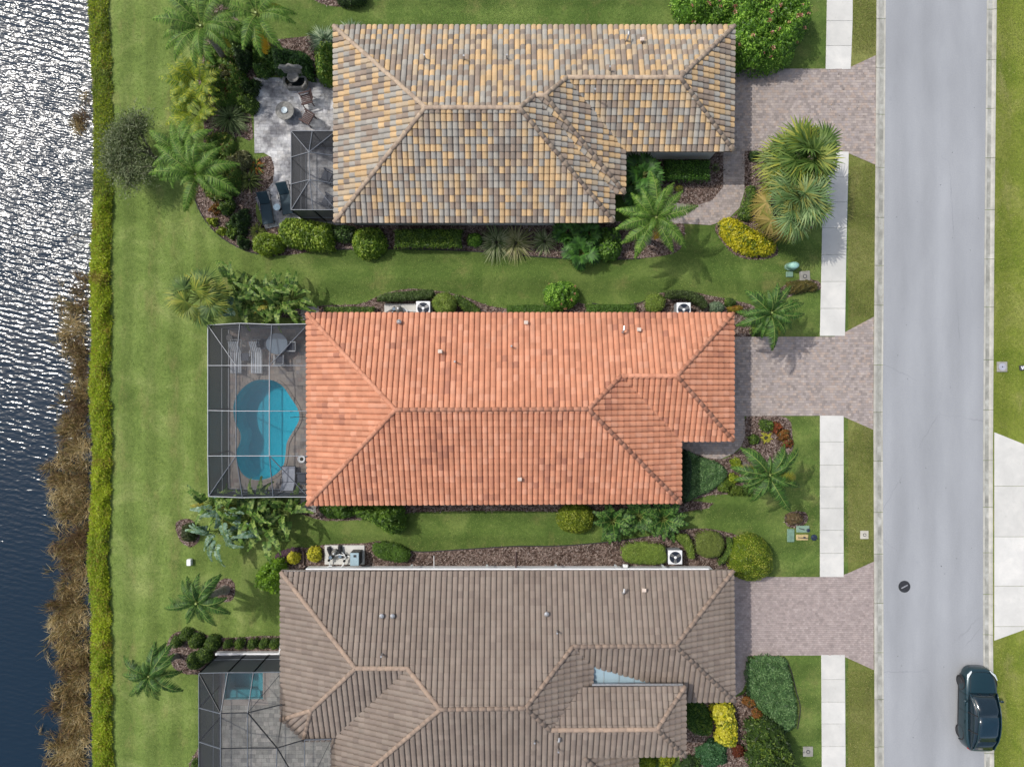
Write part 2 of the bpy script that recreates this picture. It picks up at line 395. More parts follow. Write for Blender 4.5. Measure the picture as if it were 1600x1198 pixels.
def water():
    m, n, bs = new_mat('lake_water'); g = geo(n)
    sp = n.nodes.new('ShaderNodeSeparateXYZ'); n.links.new(g, sp.inputs[0])
    # clear depth over mud near the bank, deep blue further out
    dx = n.nodes.new('ShaderNodeMapRange'); dx.inputs[1].default_value = P(95, 0).x; dx.inputs[2].default_value = P(150, 0).x; n.links.new(sp.outputs[0], dx.inputs[0])
    nb = noise(n, 0.6, 4, 0.6, g); mm = n.nodes.new('ShaderNodeMath'); mm.operation = 'MULTIPLY'; n.links.new(dx.outputs[0], mm.inputs[0]); n.links.new(nb.outputs[0], mm.inputs[1])
    c = mix(n, mm.outputs[0], (0.004, 0.017, 0.034), (0.06, 0.072, 0.075))
    n.links.new(c, bs.inputs['Base Color']); bs.inputs['Roughness'].default_value = 0.15; bs.inputs['IOR'].default_value = 1.333
    # wind ripples: short crests running across, calmer towards the sheltered end
    rot = mapping(n, g, (0.5, 1.3, 1), (0, 0, math.radians(-14)))
    r1 = noise(n, 3.4, 2, 0.5, rot, 0.4)
    wv = n.nodes.new('ShaderNodeTexWave'); wv.bands_direction = 'Y'; wv.inputs['Scale'].default_value = 1.0; wv.inputs['Distortion'].default_value = 5.0; wv.inputs['Detail'].default_value = 2; wv.inputs['Detail Scale'].default_value = 1.2
    n.links.new(mapping(n, g, (1, 1, 1), (0, 0, math.radians(14))), wv.inputs['Vector'])
    gust = noise(n, 0.12, 3, 0.6, g); gr = ramp(n, gust.outputs[0], [(0.35, g3(0.6)), (0.65, g3(1.3))]).outputs[0]
    w1 = n.nodes.new('ShaderNodeMath'); w1.operation = 'MULTIPLY'; n.links.new(wv.outputs[1], w1.inputs[0]); w1.inputs[1].default_value = 0.22
    w2 = n.nodes.new('ShaderNodeMath'); w2.operation = 'ADD'; n.links.new(w1.outputs[0], w2.inputs[0]); n.links.new(r1.outputs[0], w2.inputs[1])
    ad = n.nodes.new('ShaderNodeMath'); ad.operation = 'MULTIPLY'; n.links.new(w2.outputs[0], ad.inputs[0]); n.links.new(gr, ad.inputs[1])
    calm = n.nodes.new('ShaderNodeMapRange'); calm.inputs[1].default_value = P(0, 980).y; calm.inputs[2].default_value = P(0, 420).y
    calm.inputs[3].default_value = 0.3; calm.inputs[4].default_value = 1.0; n.links.new(sp.outputs[1], calm.inputs[0])
    b = bump(n, bs, ad.outputs[0], 1.0, 0.058)
    ml = n.nodes.new('ShaderNodeMath'); ml.operation = 'MULTIPLY'; ml.inputs[1].default_value = 1.0; n.links.new(calm.outputs[0], ml.inputs[0]); n.links.new(ml.outputs[0], b.inputs['Strength'])
    return m
link('lake', py_mesh('lake', [(-220, yB, -.2), (P(152, 0).x, yB, -.2), (P(152, 0).x, yT, -.2), (-220, yT, -.2)], [(0, 1, 2, 3)]), water(), kind='structure')

RL_px = [(1384, -420), (1384, 0), (1381, 400), (1379, 650), (1380, 900), (1381, 1198), (1382, 1620)]
RR_px = [(1543, -420), (1542, 0), (1538, 400), (1536, 700), (1536, 1000), (1538, 1198), (1539, 1620)]
def offx(pts, d): return [(x + d, y) for x, y in pts]
road_poly = [tuple(P(x, y)[:2]) for x, y in RL_px] + [tuple(P(x, y)[:2]) for x, y in RR_px[::-1]]
sheet('road', road_poly, 0.004, M_ASPH)
ynorth, ysouth = P(0, -420).y, P(0, 1620).y
def xat(pts, y):
    for (x1, y1), (x2, y2) in zip(pts, pts[1:]):
        if y1 <= y <= y2: return x1 + (x2 - x1) * (y - y1) / (y2 - y1)
    return pts[0][0] if y < pts[0][1] else pts[-1][0]
vl = [tuple(P(xat(RL_px, y) - 14, y)[:2]) for y in (-420, 0, 400, 650, 900, 1198, 1620)]
sheet('verge', vl + [tuple(P(1325, 1620)[:2]), tuple(P(1325, -420)[:2])], 0.006, M_LAWN_V)
vr = [tuple(P(xat(RR_px, y) + 15, y)[:2]) for y in (-420, 0, 400, 700, 1000, 1198, 1620)]
sheet('roadside_lawn', vr + [(XE, ysouth), (XE, ynorth)], 0.006, M_LAWN_R)

# curbs: separate cast lengths with a shallow gutter profile
def curb(side, pts, joints, sgn):
    root = thing('curb', 'long pale concrete curb and gutter along the %s edge of the road' % side, 'curb')
    for a, b in zip(joints, joints[1:]):
        n = max(1, int((b - a) / 120)); ys = [a + 0.35 + (b - a - 0.7) * i / n for i in range(n + 1)]
        prof = [(0, 0.006), (0, 0.016), (2.5, 0.014), (5, 0.008), (8.5, 0.012), (11, 0.05), (13.5, 0.06), (14.6, 0.052), (14.6, 0.0)]
        V = []; F = []; k = len(prof)
        for y in ys:
            x = xat(pts, y)
            for d, z in prof: p = P(x + sgn * d, y); V.append((p.x, p.y, z))
        for i in range(len(ys) - 1):
            for j in range(k - 1):
                f = (i * k + j, i * k + j + 1, (i + 1) * k + j + 1, (i + 1) * k + j); F.append(f if sgn < 0 else f[::-1])
        F.append(tuple(range(k)) if sgn > 0 else tuple(range(k - 1, -1, -1))); F.append(tuple((len(ys) - 1) * k + j for j in (range(k - 1, -1, -1) if sgn > 0 else range(k))))
        me = py_mesh('curb_segment', V, F); me.materials.append(M_CURB); me.materials.append(M_GUTTER)
        for p in me.polygons:
            if p.index < (len(ys) - 1) * (k - 1) and 2 <= p.index % (k - 1) <= 3: p.material_index = 1
        link('curb_segment', me, None, root)
curb('house side', RL_px, [-420, -320, -160, -60, 30, 107, 179, 262, 340, 415, 477, 570, 644, 720, 800, 865, 942, 1019, 1092, 1166, 1250, 1340, 1440, 1540, 1620], -1)
curb('far', RR_px, [-420, -330, -240, -150, -60, 15, 94, 170, 247, 328, 405, 480, 562, 640, 719, 792, 863, 928, 991, 1060, 1130, 1176, 1250, 1340, 1440, 1540, 1620], 1)

# sidewalks: one slab after another
SWL = [(1293, -420), (1292, 0), (1290, 108), (1286, 237), (1284, 380), (1281, 525), (1281, 649), (1281, 900), (1283, 1022), (1284, 1198), (1285, 1620)]
SWR = [(1333, -420), (1332, 40), (1329, 108), (1326, 237), (1322, 400), (1320, 525), (1318, 649), (1318, 900), (1320, 1022), (1321, 1198), (1322, 1620)]
def sidewalk(label, joints, chamf=None):
    root = thing('sidewalk', label, 'sidewalk')
    for a, b in zip(joints, joints[1:]):
        y0, y1 = a + 0.18, b - 0.18
        q = [P(xat(SWL, y0), y0), P(xat(SWR, y0), y0), P(xat(SWR, y1), y1), P(xat(SWL, y1), y1)]
        q = ccw([tuple(p[:2]) for p in q]); h = 0.03 + random.uniform(-.002, .002); mb = MB(); i = 0.012
        c = (sum(p[0] for p in q) / 4, sum(p[1] for p in q) / 4)
        inn = [(p[0] + (c[0] - p[0]) * .015, p[1] + (c[1] - p[1]) * .015) for p in q]
        V = [(x, y, 0) for x, y in q] + [(x, y, h - .008) for x, y in q] + [(x, y, h) for x, y in inn]
        F = [(0, 1, 5, 4), (1, 2, 6, 5), (2, 3, 7, 6), (3, 0, 4, 7), (4, 5, 9, 8), (5, 6, 10, 9), (6, 7, 11, 10), (7, 4, 8, 11), (8, 9, 10, 11)]
        link('sidewalk_slab', py_mesh('sidewalk_slab', V, F), M_SLAB, root)
sidewalk('pale concrete sidewalk north of the first driveway, beside the flowering bush', [-420, -340, -260, -180, -90, -45, -6, 33, 72, 109])
sidewalk('pale concrete sidewalk between the driveways of the tan tiled and the orange tiled house', [237, 277, 316, 356, 398, 440, 482, 525])
sidewalk('pale concrete sidewalk between the driveways of the orange tiled and the brown tiled house', [649, 690, 726, 760, 794, 828, 864, 901])
sidewalk('pale concrete sidewalk south of the last driveway', [1022, 1061, 1096, 1130, 1165, 1200, 1280, 1360, 1440, 1530, 1620])

# white concrete driveway across the road
cd = thing('concrete_driveway', 'white concrete driveway across the road, in square slabs', 'driveway')
js = [(675, 759), (759, 838), (838, 915), (915, 978), (978, 1001)]
for a, b in js:
    for c0, c1 in ((1553, 1640), (1640, 1760)):
        def top(x): return 675 + (x - 1552) * 0.40 if x < 1600 else 694
        def bot(x): return 1000 - (x - 1552) * 0.36 if x < 1600 else 983
        poly = [(1553, 675), (1600, 694), (1760, 694), (1760, 983), (1600, 983), (1553, 1000)]
        wp = clip_rect([(x, y) for x, y in poly], c0 + .3, a + .3, c1 - .3, b - .3)
        if len(wp) < 3 or abs(area2(wp)) < 3: continue
        q = ccw([tuple(P(x, y)[:2]) for x, y in wp])
        MB().prism(q, 0, 0.035).build('driveway_slab', M_SLAB, cd)

# paver driveways and walks: real blocks over sand
PALD = [alb(166, 155, 149), alb(174, 163, 157), alb(181, 169, 161), alb(155, 145, 140), alb(169, 159, 155), alb(178, 162, 151)]
def paved(name, label, cat, pts, bx=0.19, by=0.15, pal=PALD, mat=None, ang=0.0, z=0.012, top=0.028, smooth=0, avoid=None, poly=None):
    poly = poly or pix_poly(pts, 0, smooth); poly = ccw(poly)
    root = thing(name, label, cat)
    sheet(name + '_bed', poly, z, M_SAND, [avoid] if avoid else [], parent=root, kind=None)
    # border course of larger pieces is laid with the field
    pieces('paver', poly, bx, by, z - 0.004, top, pal, mat or M_PAVER, root, ang, avoid=avoid)
    return root
paved('driveway', 'pinkish paver driveway of the tan tiled house with dark blotches by the curb', 'driveway',
      [(1095, 108), (1313, 108), (1329, 105), (1368, 87), (1368, 258), (1326, 240), (1313, 236), (1163, 236), (1163, 300), (1155, 325), (1137, 343), (1110, 352), (1078, 350), (985, 345), (985, 312), (1050, 316), (1085, 322), (1112, 314), (1130, 292), (1130, 238), (1095, 238)])
paved('driveway', 'pinkish paver driveway of the orange tiled house with a curved front walk', 'driveway',
      [(1095, 526), (1303, 526), (1318, 520), (1365, 495), (1364, 671), (1318, 651), (1305, 649), (1163, 650), (1164, 680), (1158, 697), (1145, 709), (1125, 717), (1105, 715), (1085, 708), (1063, 703), (1040, 700), (1040, 650), (1095, 650)])
paved('driveway', 'smooth mauve paver driveway of the brown tiled house', 'driveway',
      [(1095, 901), (1308, 901), (1325, 895), (1365, 877), (1365, 1046), (1321, 1026), (1308, 1023), (1168, 1024), (1168, 1060), (1160, 1078), (1148, 1087), (1095, 1087)],
      bx=0.16, by=0.12, pal=[alb(170, 157, 153), alb(177, 164, 159), alb(163, 150, 146), alb(174, 160, 155)])
# ---------------------------------------------------------------- mulch beds
def bed(label, pts, sm=3, dens=90):
    poly = ccw(pix_poly(pts, 0, sm))
    o = sheet('mulch_bed', poly, 0.010, M_MULCH)
    xs_ = [p[0] for p in poly]; ys_ = [p[1] for p in poly]; A = abs(area2(poly)); n = int(A * dens * 1.4)
    X = RG.uniform(min(xs_), max(xs_), n * 3); Y = RG.uniform(min(ys_), max(ys_), n * 3); m = in_poly(X, Y, poly); X = X[m][:n]; Y = Y[m][:n]; n = len(X)
    if n:
        th = RG.uniform(0, 2 * PI, n); D = np.stack([np.cos(th), np.sin(th), RG.uniform(-.2, .35, n)], 1); D /= np.linalg.norm(D, axis=1)[:, None]
        B = np.stack([X, Y, RG.uniform(.015, .04, n)], 1)
        V, F = kites(B, D, np.tile([0., 0, 1], (n, 1)) + RG.normal(0, .3, (n, 3)), RG.uniform(.05, .16, n), RG.uniform(.015, .045, n))
        pal = np.array([alb(84, 66, 56), alb(122, 102, 92), alb(158, 138, 128), alb(184, 170, 162), alb(72, 56, 50)])
        link('bark_chips', quad_mesh('bark_chips', V, F, pal[RG.integers(0, 5, n)] * RG.uniform(.7, 1.2, (n, 1))), M_CHIP, o, kind='stuff')
    return o
def kites(B, D, N, L, W):
    """flat leaf quads: base, side, tip, side"""
    Sd = np.cross(D, N); Sd /= (np.linalg.norm(Sd, axis=1)[:, None] + 1e-9); L = np.asarray(L)[:, None]; W = np.asarray(W)[:, None]
    Up = np.cross(Sd, D)
    V = np.stack([B, B + D * L * .45 + Sd * W / 2 + Up * W * .12, B + D * L - Up * L * .12, B + D * L * .45 - Sd * W / 2 + Up * W * .12], 1).reshape(-1, 3)
    return V, np.arange(len(B) * 4).reshape(-1, 4)
def strips(B, D, L, W, droop, seg=3, tip=0.12, N=None):
    """bent blades: start at B along D, sinking by droop*s^2"""
    n = len(B); L = np.broadcast_to(L, n)[:, None]; W = np.broadcast_to(W, n)[:, None]; droop = np.broadcast_to(droop, n)[:, None]
    up = np.tile([0., 0, 1], (n, 1)) if N is None else N
    Sd = np.cross(D, up); Sd /= (np.linalg.norm(Sd, axis=1)[:, None] + 1e-6)
    rows = []
    for i in range(seg + 1):
        s = i / seg; c = B + D * L * s - np.array([0, 0, 1.]) * droop * s * s
        wd = W * (0.55 + 0.9 * s) if s < .4 else W * (1 - (1 - tip) * ((s - .4) / .6) ** 1.4)
        rows.append(c + Sd * wd / 2); rows.append(c - Sd * wd / 2)
    V = np.stack(rows, 1).reshape(-1, 3); k = 2 * (seg + 1)
    f = np.array([[2 * i, 2 * i + 1, 2 * i + 3, 2 * i + 2] for i in range(seg)])
    F = (np.arange(n)[:, None, None] * k + f[None]).reshape(-1, 4)
    return V, F, seg
def rep(c, seg): return np.repeat(c, seg, axis=0)

M_LEAF = attr_mat('leaf', 0.5, 0.15, 3.0, trans=0.25, spec=0.4)
M_NEEDLE = attr_mat('blade_leaf', 0.55, 0.15, 3.0, trans=0.3, spec=0.35)
M_TWIG = solid('twigs', (0.045, 0.045, 0.024), 0.9, sc=12, var=.4)
M_BARK = solid('palm_bark', alb(150, 142, 132), 0.9, sc=9, var=.35)
M_STALK = solid('green_stalk', alb(150, 165, 90), 0.5, sc=9)
M_FLOWER = attr_mat('petal', 0.6, 0.1, 3.0, trans=0.2)

for lab, pts in [
    ('', [(325, 20), (350, 5), (400, 60), (470, 58), (520, 60), (522, 122), (396, 122), (396, 215), (372, 213), (358, 236), (392, 250), (425, 243), (430, 262), (428, 290), (402, 312), (402, 342), (416, 358), (422, 396), (385, 392), (345, 370), (318, 340), (305, 300), (320, 210), (310, 130)]),
    ('', [(410, 350), (520, 348), (980, 346), (1045, 345), (1068, 350), (1068, 375), (1055, 395), (1000, 404), (930, 406), (850, 402), (740, 393), (620, 389), (520, 390), (425, 400), (408, 380)]),
    ('', [(975, 236), (1130, 236), (1130, 292), (1112, 314), (1085, 322), (1050, 316), (975, 316)]),
    ('', [(1164, 232), (1280, 234), (1275, 330), (1262, 362), (1215, 372), (1215, 398), (1180, 406), (1148, 398), (1124, 372), (1118, 352), (1140, 342), (1157, 325), (1164, 298)]),
    ('', [(478, 480), (560, 475), (592, 462), (630, 452), (672, 453), (722, 462), (762, 477), (800, 482), (850, 477), (878, 468), (935, 478), (1000, 473), (1028, 458), (1080, 456), (1110, 462), (1150, 470), (1180, 480), (1172, 505), (1172, 526), (1100, 526), (1100, 500), (478, 500)]),
    ('', [(1166, 651), (1228, 652), (1238, 680), (1236, 710), (1205, 760), (1180, 772), (1122, 772), (1092, 778), (1065, 788), (1050, 790), (1050, 700), (1085, 708), (1125, 717), (1145, 709), (1160, 695)]),
    ('', [(440, 880), (456, 858), (480, 855), (512, 850), (570, 848), (600, 845), (645, 861), (720, 858), (800, 853), (880, 852), (960, 845), (1010, 838), (1060, 828), (1100, 825), (1140, 832), (1172, 845), (1195, 872), (1180, 895), (1145, 900), (1100, 893), (470, 893), (450, 900)]),
    ('', [(492, 780), (1064, 780), (1064, 800), (800, 798), (650, 800), (560, 812), (492, 810)]),
    ('', [(263, 1000), (278, 986), (308, 985), (342, 996), (440, 993), (442, 1018), (342, 1022), (325, 1050), (280, 1050), (262, 1022)]),
    ('', [(1065, 1090), (1150, 1088), (1168, 1080), (1185, 1112), (1205, 1140), (1195, 1190), (1120, 1200), (1065, 1200)]),
    ('', [(274, 820), (285, 811), (300, 812), (312, 830), (310, 846), (298, 854), (282, 845)]),
    ('', [(336, 922), (342, 908), (355, 903), (366, 910), (367, 928), (360, 939), (345, 938)]),
    ('', [(1226, 806), (1238, 799), (1258, 800), (1262, 812), (1250, 824), (1230, 822)]),
    ('', [(485, -10), (500, 5), (530, 11), (560, 6), (575, -14), (530, -30)]),
    ('', [(1200, 470), (1235, 440), (1275, 438), (1282, 452), (1240, 460), (1210, 480)]),
    ('', [(295, 1198), (303, 1180), (312, 1168), (318, 1198), (318, 1230), (295, 1230)]),
]:
    bed(lab, pts)

# ---------------------------------------------------------------- bank vegetation
def bank_strip():
    n = 105000
    Y = RG.uniform(P(0, 1330).y, P(0, -130).y, n)
    ypx = 599 - Y * S; xs0 = np.interp(ypx, [p[1] for p in shore_px], [p[0] for p in shore_px])
    u = RG.uniform(-0.05, 1, n); X = (xs0 + 1 + u * np.interp(ypx, [0, 150, 330, 1198], [27, 27, 27, 28]) - 800) / S
    X = X + .14 * lump(X * .3, Y, 44, 2.2) * np.where(u > .5, 1, .7) + .05 * lump(X * .2, Y, 45, 7); prof = np.clip(np.sin(np.clip(u, .02, 1) * PI) ** .4, .35, 1); lz = lump(X * 1.3, Y, 5, 1.4)
    H = (0.34 + .2 * lz) * prof; H = np.where((ypx > 120) & (ypx < 300), H * .35, H); H = np.where(ypx <= 120, H * .6, H); H = H * np.clip(1.15 + .9 * lump(X * .5, Y, 61, 1.1), .45, 1.3)
    z = H * RG.uniform(.35, 1, n); th = RG.uniform(0, 2 * PI, n)
    D = np.stack([np.cos(th) * .7, np.sin(th) * .7, RG.uniform(.0, .7, n)], 1); D /= np.linalg.norm(D, axis=1)[:, None]
    V, F = kites(np.stack([X, Y, z], 1), D, np.tile([0., 0, 1], (n, 1)) + RG.normal(0, .4, (n, 3)), RG.uniform(.08, .2, n), RG.uniform(.025, .05, n))
    a = np.array(alb(184, 200, 40)); b = np.array(alb(136, 162, 38)); c = np.array(alb(170, 156, 60)); d = np.array(alb(118, 136, 48))
    f = np.clip(.5 + .6 * lump(X, Y, 9, .5) + RG.normal(0, .25, n), 0, 1)[:, None]; C = a * f + b * (1 - f)
    br = lump(X * .6, Y, 62, .9) + RG.normal(0, .25, n); C = np.where((br > .62)[:, None], c * .8, C); C = np.where((RG.random(n) < .12)[:, None], c, C); C = np.where(((ypx < 120) & (RG.random(n) < .5))[:, None], d, C); C = np.where((ypx > 110)[:, None] & (ypx < 310)[:, None] & (RG.random(n) < .6)[:, None], d, C)
    C = C * RG.uniform(.7, 1.25, (n, 1))
    o = link('bank_grass', quad_mesh('bank_grass', V, F, C), M_NEEDLE, kind='stuff')
    tag(o, 'long strip of lime green waterside plants along the top of the lake bank', 'bank plants')
bank_strip()
def reeds():
    # clumps of dead brown reed in the shallows
    path = [(128, 440, 12), (118, 470, 24), (112, 500, 26), (110, 530, 26), (122, 555, 22), (130, 585, 20), (128, 615, 26), (120, 645, 28), (116, 675, 30), (122, 700, 30), (112, 730, 34), (82, 742, 12), (72, 732, 8), (92, 760, 24), (120, 765, 32), (108, 790, 36), (112, 820, 34), (120, 850, 26), (100, 858, 22), (112, 880, 34), (118, 910, 30), (100, 950, 28), (88, 965, 20), (112, 960, 36), (106, 990, 36), (112, 1020, 40), (118, 1050, 36), (108, 1080, 36), (112, 1110, 34), (120, 1140, 30), (108, 1150, 32), (104, 1180, 36), (112, 1210, 36), (108, 1250, 36), (132, 150, 10), (137, 165, 9), (134, 180, 10), (127, 195, 14), (122, 205, 10), (122, 370, 4), (126, 1290, 26)]
    B = []; A = []; 
    for x, y, r in path:
        tuft = max(3, int(r * r * .05)); n = int(r * r * .95)
        tx = x + RG.normal(0, r * .42, tuft); ty = y + RG.normal(0, r * .5, tuft); lean = RG.uniform(0, 2 * PI, tuft)
        k = RG.integers(0, tuft, n); px = tx[k] + RG.normal(0, 3.2, n); py = ty[k] + RG.normal(0, 3.2, n); ok = (px < 136 + RG.uniform(-7, 6, n)) & (lump(px / S, py / S, 71, 2.0) + RG.normal(0, .2, n) > -.42)
        B += [((a - 800) / S, (599 - b) / S, -.18) for a, b in zip(px[ok], py[ok])]; A += list((lean[k] + RG.normal(0, .55, n))[ok])
    B = np.array(B); A = np.array(A); n = len(B); el = RG.uniform(.35, 1.35, n)
    D = np.stack([np.cos(A) * np.cos(el), np.sin(A) * np.cos(el), np.sin(el)], 1); L = RG.uniform(.35, .9, n)
    V, F, sg = strips(B, D, L, RG.uniform(.012, .034, n), L * RG.uniform(.1, .55, n), 3, .1)
    pal = np.array([alb(204, 178, 124), alb(168, 140, 88), alb(134, 108, 64), alb(112, 104, 54), alb(110, 84, 56), alb(218, 198, 154)])
    lm = np.clip(.5 + .7 * lump(B[:, 0], B[:, 1], 21, .9) + RG.normal(0, .25, n), 0, .999); ci = (lm * 6).astype(int); order = np.array([4, 2, 3, 1, 0, 5])
    o = link('reed_bed', quad_mesh('reed_bed', V, F, rep(pal[order[ci]] * RG.uniform(.7, 1.15, (n, 1)), sg)), M_NEEDLE, kind='stuff')
    tag(o, 'matted bed of dead brown reeds standing in the shallow edge of the lake', 'reeds')
reeds()
# ---------------------------------------------------------------- tiled roofs
TW, TL = 0.30, 0.37
def tile_h(a, b, amp):      # a across the tile 0..TW, b up the slope 0..TL
    s = a / (TW * 0.81)
    h = amp * (0.62 + 0.38 * math.sin(PI * s) ** 0.7) if 0.02 < s < 0.98 else 0.0
    return 0.004 + h + 0.052 * (1 - b / TL)
AS = [0, .006, .03, .07, .121, .172, .213, .237, .243, TW]
def unit_tile(amp):
    V = []; F = []
    for b in (0.0, TL * 1.04):
        for a in AS: V.append((a, b, tile_h(a, b, amp)))
    n = len(AS)
    for i in range(n - 1): F.append((i, i + 1, n + i + 1, n + i))
    for i, a in enumerate(AS): V.append((a, 0.0, tile_h(a, 0, amp) - 0.054))
    for i, a in enumerate(AS): V.append((a, 0.0, tile_h(a, 0, amp)))
    for i in range(n - 1): F.append((2 * n + i, 2 * n + i + 1, 3 * n + i + 1, 3 * n + i))
    return V, F
def tiled_roof(house, faces, verts, pal, amp, mat, field_seed, capmat, caps, colour_fn):
    """faces: (vertex names, eave direction vector); every face gets a deck, tiles within, and clipped tiles at hips"""
    root_b = MB(); singles = []; rest_V = []; rest_F = []; rest_C = []; rest_S = []
    tv, tf = unit_tile(amp); TV = np.array(tv)
    deckV = []; deckF = []
    for names, eave in faces:
        W = [verts[n] for n in names]
        u = Vector(eave).normalized(); cen = sum(W, Vector()) / len(W)
        nrm = Vector((0, 0, 0))
        for i in range(len(W)):
            a, b = W[i] - cen, W[(i + 1) % len(W)] - cen; nrm += a.cross(b)
        if nrm.z < 0: nrm = -nrm
        nrm.normalize(); u = (u - nrm * u.dot(nrm)).normalized(); v = nrm.cross(u)
        if v.z < 0: u = -u; v = nrm.cross(u)
        o = min(W, key=lambda p: (p - cen).dot(v)); O = cen + v * (o - cen).dot(v) + nrm * 0.0
        poly = ccw([((p - O).dot(u), (p - O).dot(v)) for p in W])
        k = len(deckV); deckV += [p + Vector((0, 0, -.01)) for p in W]; deckF.append(tuple(range(k, k + len(W))) if True else ())
        R = Matrix((u, v, nrm)).transposed(); amin = min(p[0] for p in poly); amax = max(p[0] for p in poly); bmax = max(p[1] for p in poly)
        nb = int(bmax / TL) + 2; na = int((amax - amin) / TW) + 3
        Rn = np.array(R)
        for j in range(-0, nb):
            for i in range(na):
                a0 = amin - TW + i * TW + .06; b0 = j * TL - 0.02
                cs = [(a0, b0 + .021), (a0 + TW, b0 + .021), (a0 + TW, b0 + TL), (a0, b0 + TL)]
                ins = in_poly(np.array([c[0] for c in cs]), np.array([c[1] for c in cs]), poly)
                wc = O + u * (a0 + TW / 2) + v * (b0 + TL / 2)
                if ins.all():
                    ci = colour_fn(wc); M = Matrix.Translation(O + u * a0 + v * b0) @ R.to_4x4()
                    singles.append((M, ci, wc))
                else:
                    any_ = False
                    for q in range(len(AS) - 1):
                        for b1, b2 in ((b0 + .021, b0 + TL * .5), (b0 + TL * .5, b0 + TL)):
                            pl = clip_rect(poly, a0 + AS[q], b1, a0 + AS[q + 1], b2)
                            if len(pl) < 3 or abs(area2(pl)) < 2e-4: continue
                            if not any_: ci = colour_fn(wc); any_ = True
                            kk = len(rest_V)
                            for a, b in ccw(pl):
                                p = O + u * a + v * b + nrm * tile_h(a - a0, b - b0, amp); rest_V.append(tuple(p))
                            rest_F.append(tuple(range(kk, kk + len(pl)))); rest_C.append(pal[ci]); rest_S.append(False)
    # deck under the tiles, with a thickness
    k = len(deckV); deckV += [p + Vector((0, 0, -.14)) for p in deckV[:k]]
    allF = list(deckF) + [tuple(i + k for i in f[::-1]) for f in deckF]
    for f in deckF:
        for i in range(len(f)): a, b = f[i], f[(i + 1) % len(f)]; allF.append((a, a + k, b + k, b))
    roof = link('roof', py_mesh('roof', deckV, allF), M_FELT, house)
    # the 300 nearest tiles are objects of their own
    camp = Vector((0, 0, CAM_H)); singles.sort(key=lambda s_: (s_[2] - camp).length)
    meshes = []
    for ci in range(len(pal)):
        me = py_mesh('roof_tile', tv, tf, [pal[ci]] * len(tf), smooth=False); me.materials.append(mat); meshes.append(me)
        sm = np.zeros(len(tf), bool); sm[:len(AS) - 1] = True; me.polygons.foreach_set('use_smooth', sm)
    for M, ci, wc in singles[:300]:
        link('roof_tile', meshes[ci], None, roof, M=M)
    for M, ci, wc in singles[300:]:
        k = len(rest_V); Mn = np.array(M); j = TV @ Mn[:3, :3].T + Mn[:3, 3]; rest_V += [tuple(x) for x in j]
        c = np.array(pal[ci]) * random.uniform(.93, 1.06)
        rest_F += [tuple(i + k for i in f) for f in tf]; rest_C += [tuple(c)] * len(tf); rest_S += [True] * (len(AS) - 1) + [False] * (len(AS) - 1)
    tme = py_mesh('tile_field', rest_V, rest_F, rest_C); tme.polygons.foreach_set('use_smooth', np.array(rest_S))
    link('tile_field', tme, mat, roof, kind='stuff')
    # ridge and hip caps: overlapping barrel tiles
    capme = {}
    def cap_mesh(L, key):
        if key in capme: return capme[key]
        V = []; F = []; n = 8
        for b, rr in ((0, .12), (L * 1.05, .112)):
            for i in range(n + 1):
                th = PI * i / n; V.append((rr * math.cos(th), b, rr * .75 * math.sin(th) + (.014 if b == 0 else 0)))
        for i in range(n): F.append((i, i + 1, n + 2 + i, n + 1 + i))
        k = len(V)
        for i in range(n + 1): th = PI * i / n; V.append((.095 * math.cos(th), 0, .06 * math.sin(th) - .03))
        for i in range(n): F.append((k + i, k + i + 1, i + 1, i))
        me = py_mesh('ridge_tile', V, F); me.materials.append(capmat[key[1] if isinstance(key, tuple) else 0]); me.polygons.foreach_set('use_smooth', np.array([True] * n + [False] * n)); capme[key] = me
        return me
    ncap = 0
    for a, b in caps:
        A, B = verts[a], verts[b]
        if A.z > B.z: A, B = B, A
        d = B - A; Lt = d.length; n = max(1, round(Lt / .39)); L = Lt / n; y = d.normalized(); x = y.cross(Vector((0, 0, 1))).normalized(); z = x.cross(y)
        R = Matrix((x, y, z)).transposed().to_4x4()
        for i in range(n):
            if ncap < 290:
                link('ridge_tile', cap_mesh(L, (round(L, 2), random.randrange(len(capmat)))), None, roof, M=Matrix.Translation(A + y * (L * i) + z * .075 + x * random.uniform(-.006, .006)) @ R)
                ncap += 1
    return roof

M_FELT = solid('roof_underlay', (0.09, 0.075, 0.065), 0.95)
M_TILE1 = attr_mat('blend_roof_tile', 0.8, 0.16, 2.2, bumpk=.15, stain=(.4, .45, .75, (.88, .87, .86)))
M_TILE2 = attr_mat('terracotta_roof_tile', 0.75, 0.16, 1.6, bumpk=.15, stain=(.7, .5, .75, (.86, .84, .84)))
M_TILE3 = attr_mat('brown_roof_tile', 0.85, 0.12, 1.3, bumpk=.1, stain=(.35, .45, .75, (.9, .89, .88)))
M_WALL = concrete('stucco_wall', alb(196, 196, 190), alb(206, 205, 200), .96, .6)
M_WALLW = concrete('white_stucco_wall', alb(240, 244, 246), alb(244, 246, 246), .97, .6)
M_WHITE = solid('white_paint', (0.78, 0.79, 0.8), 0.4, var=.06)
M_DARK = solid('dark_metal', (0.03, 0.032, 0.035), 0.45, var=.2)
M_STEEL = solid('galvanised_steel', (0.5, 0.5, 0.5), 0.35, metal=.6, var=.15)
M_ZINC = concrete('pale_metal_flashing', alb(170, 196, 208), alb(182, 206, 216), .93, 1.2)
M_GLASS = solid('window_glass', (0.02, 0.025, 0.03), 0.05, var=0, spec=.8)

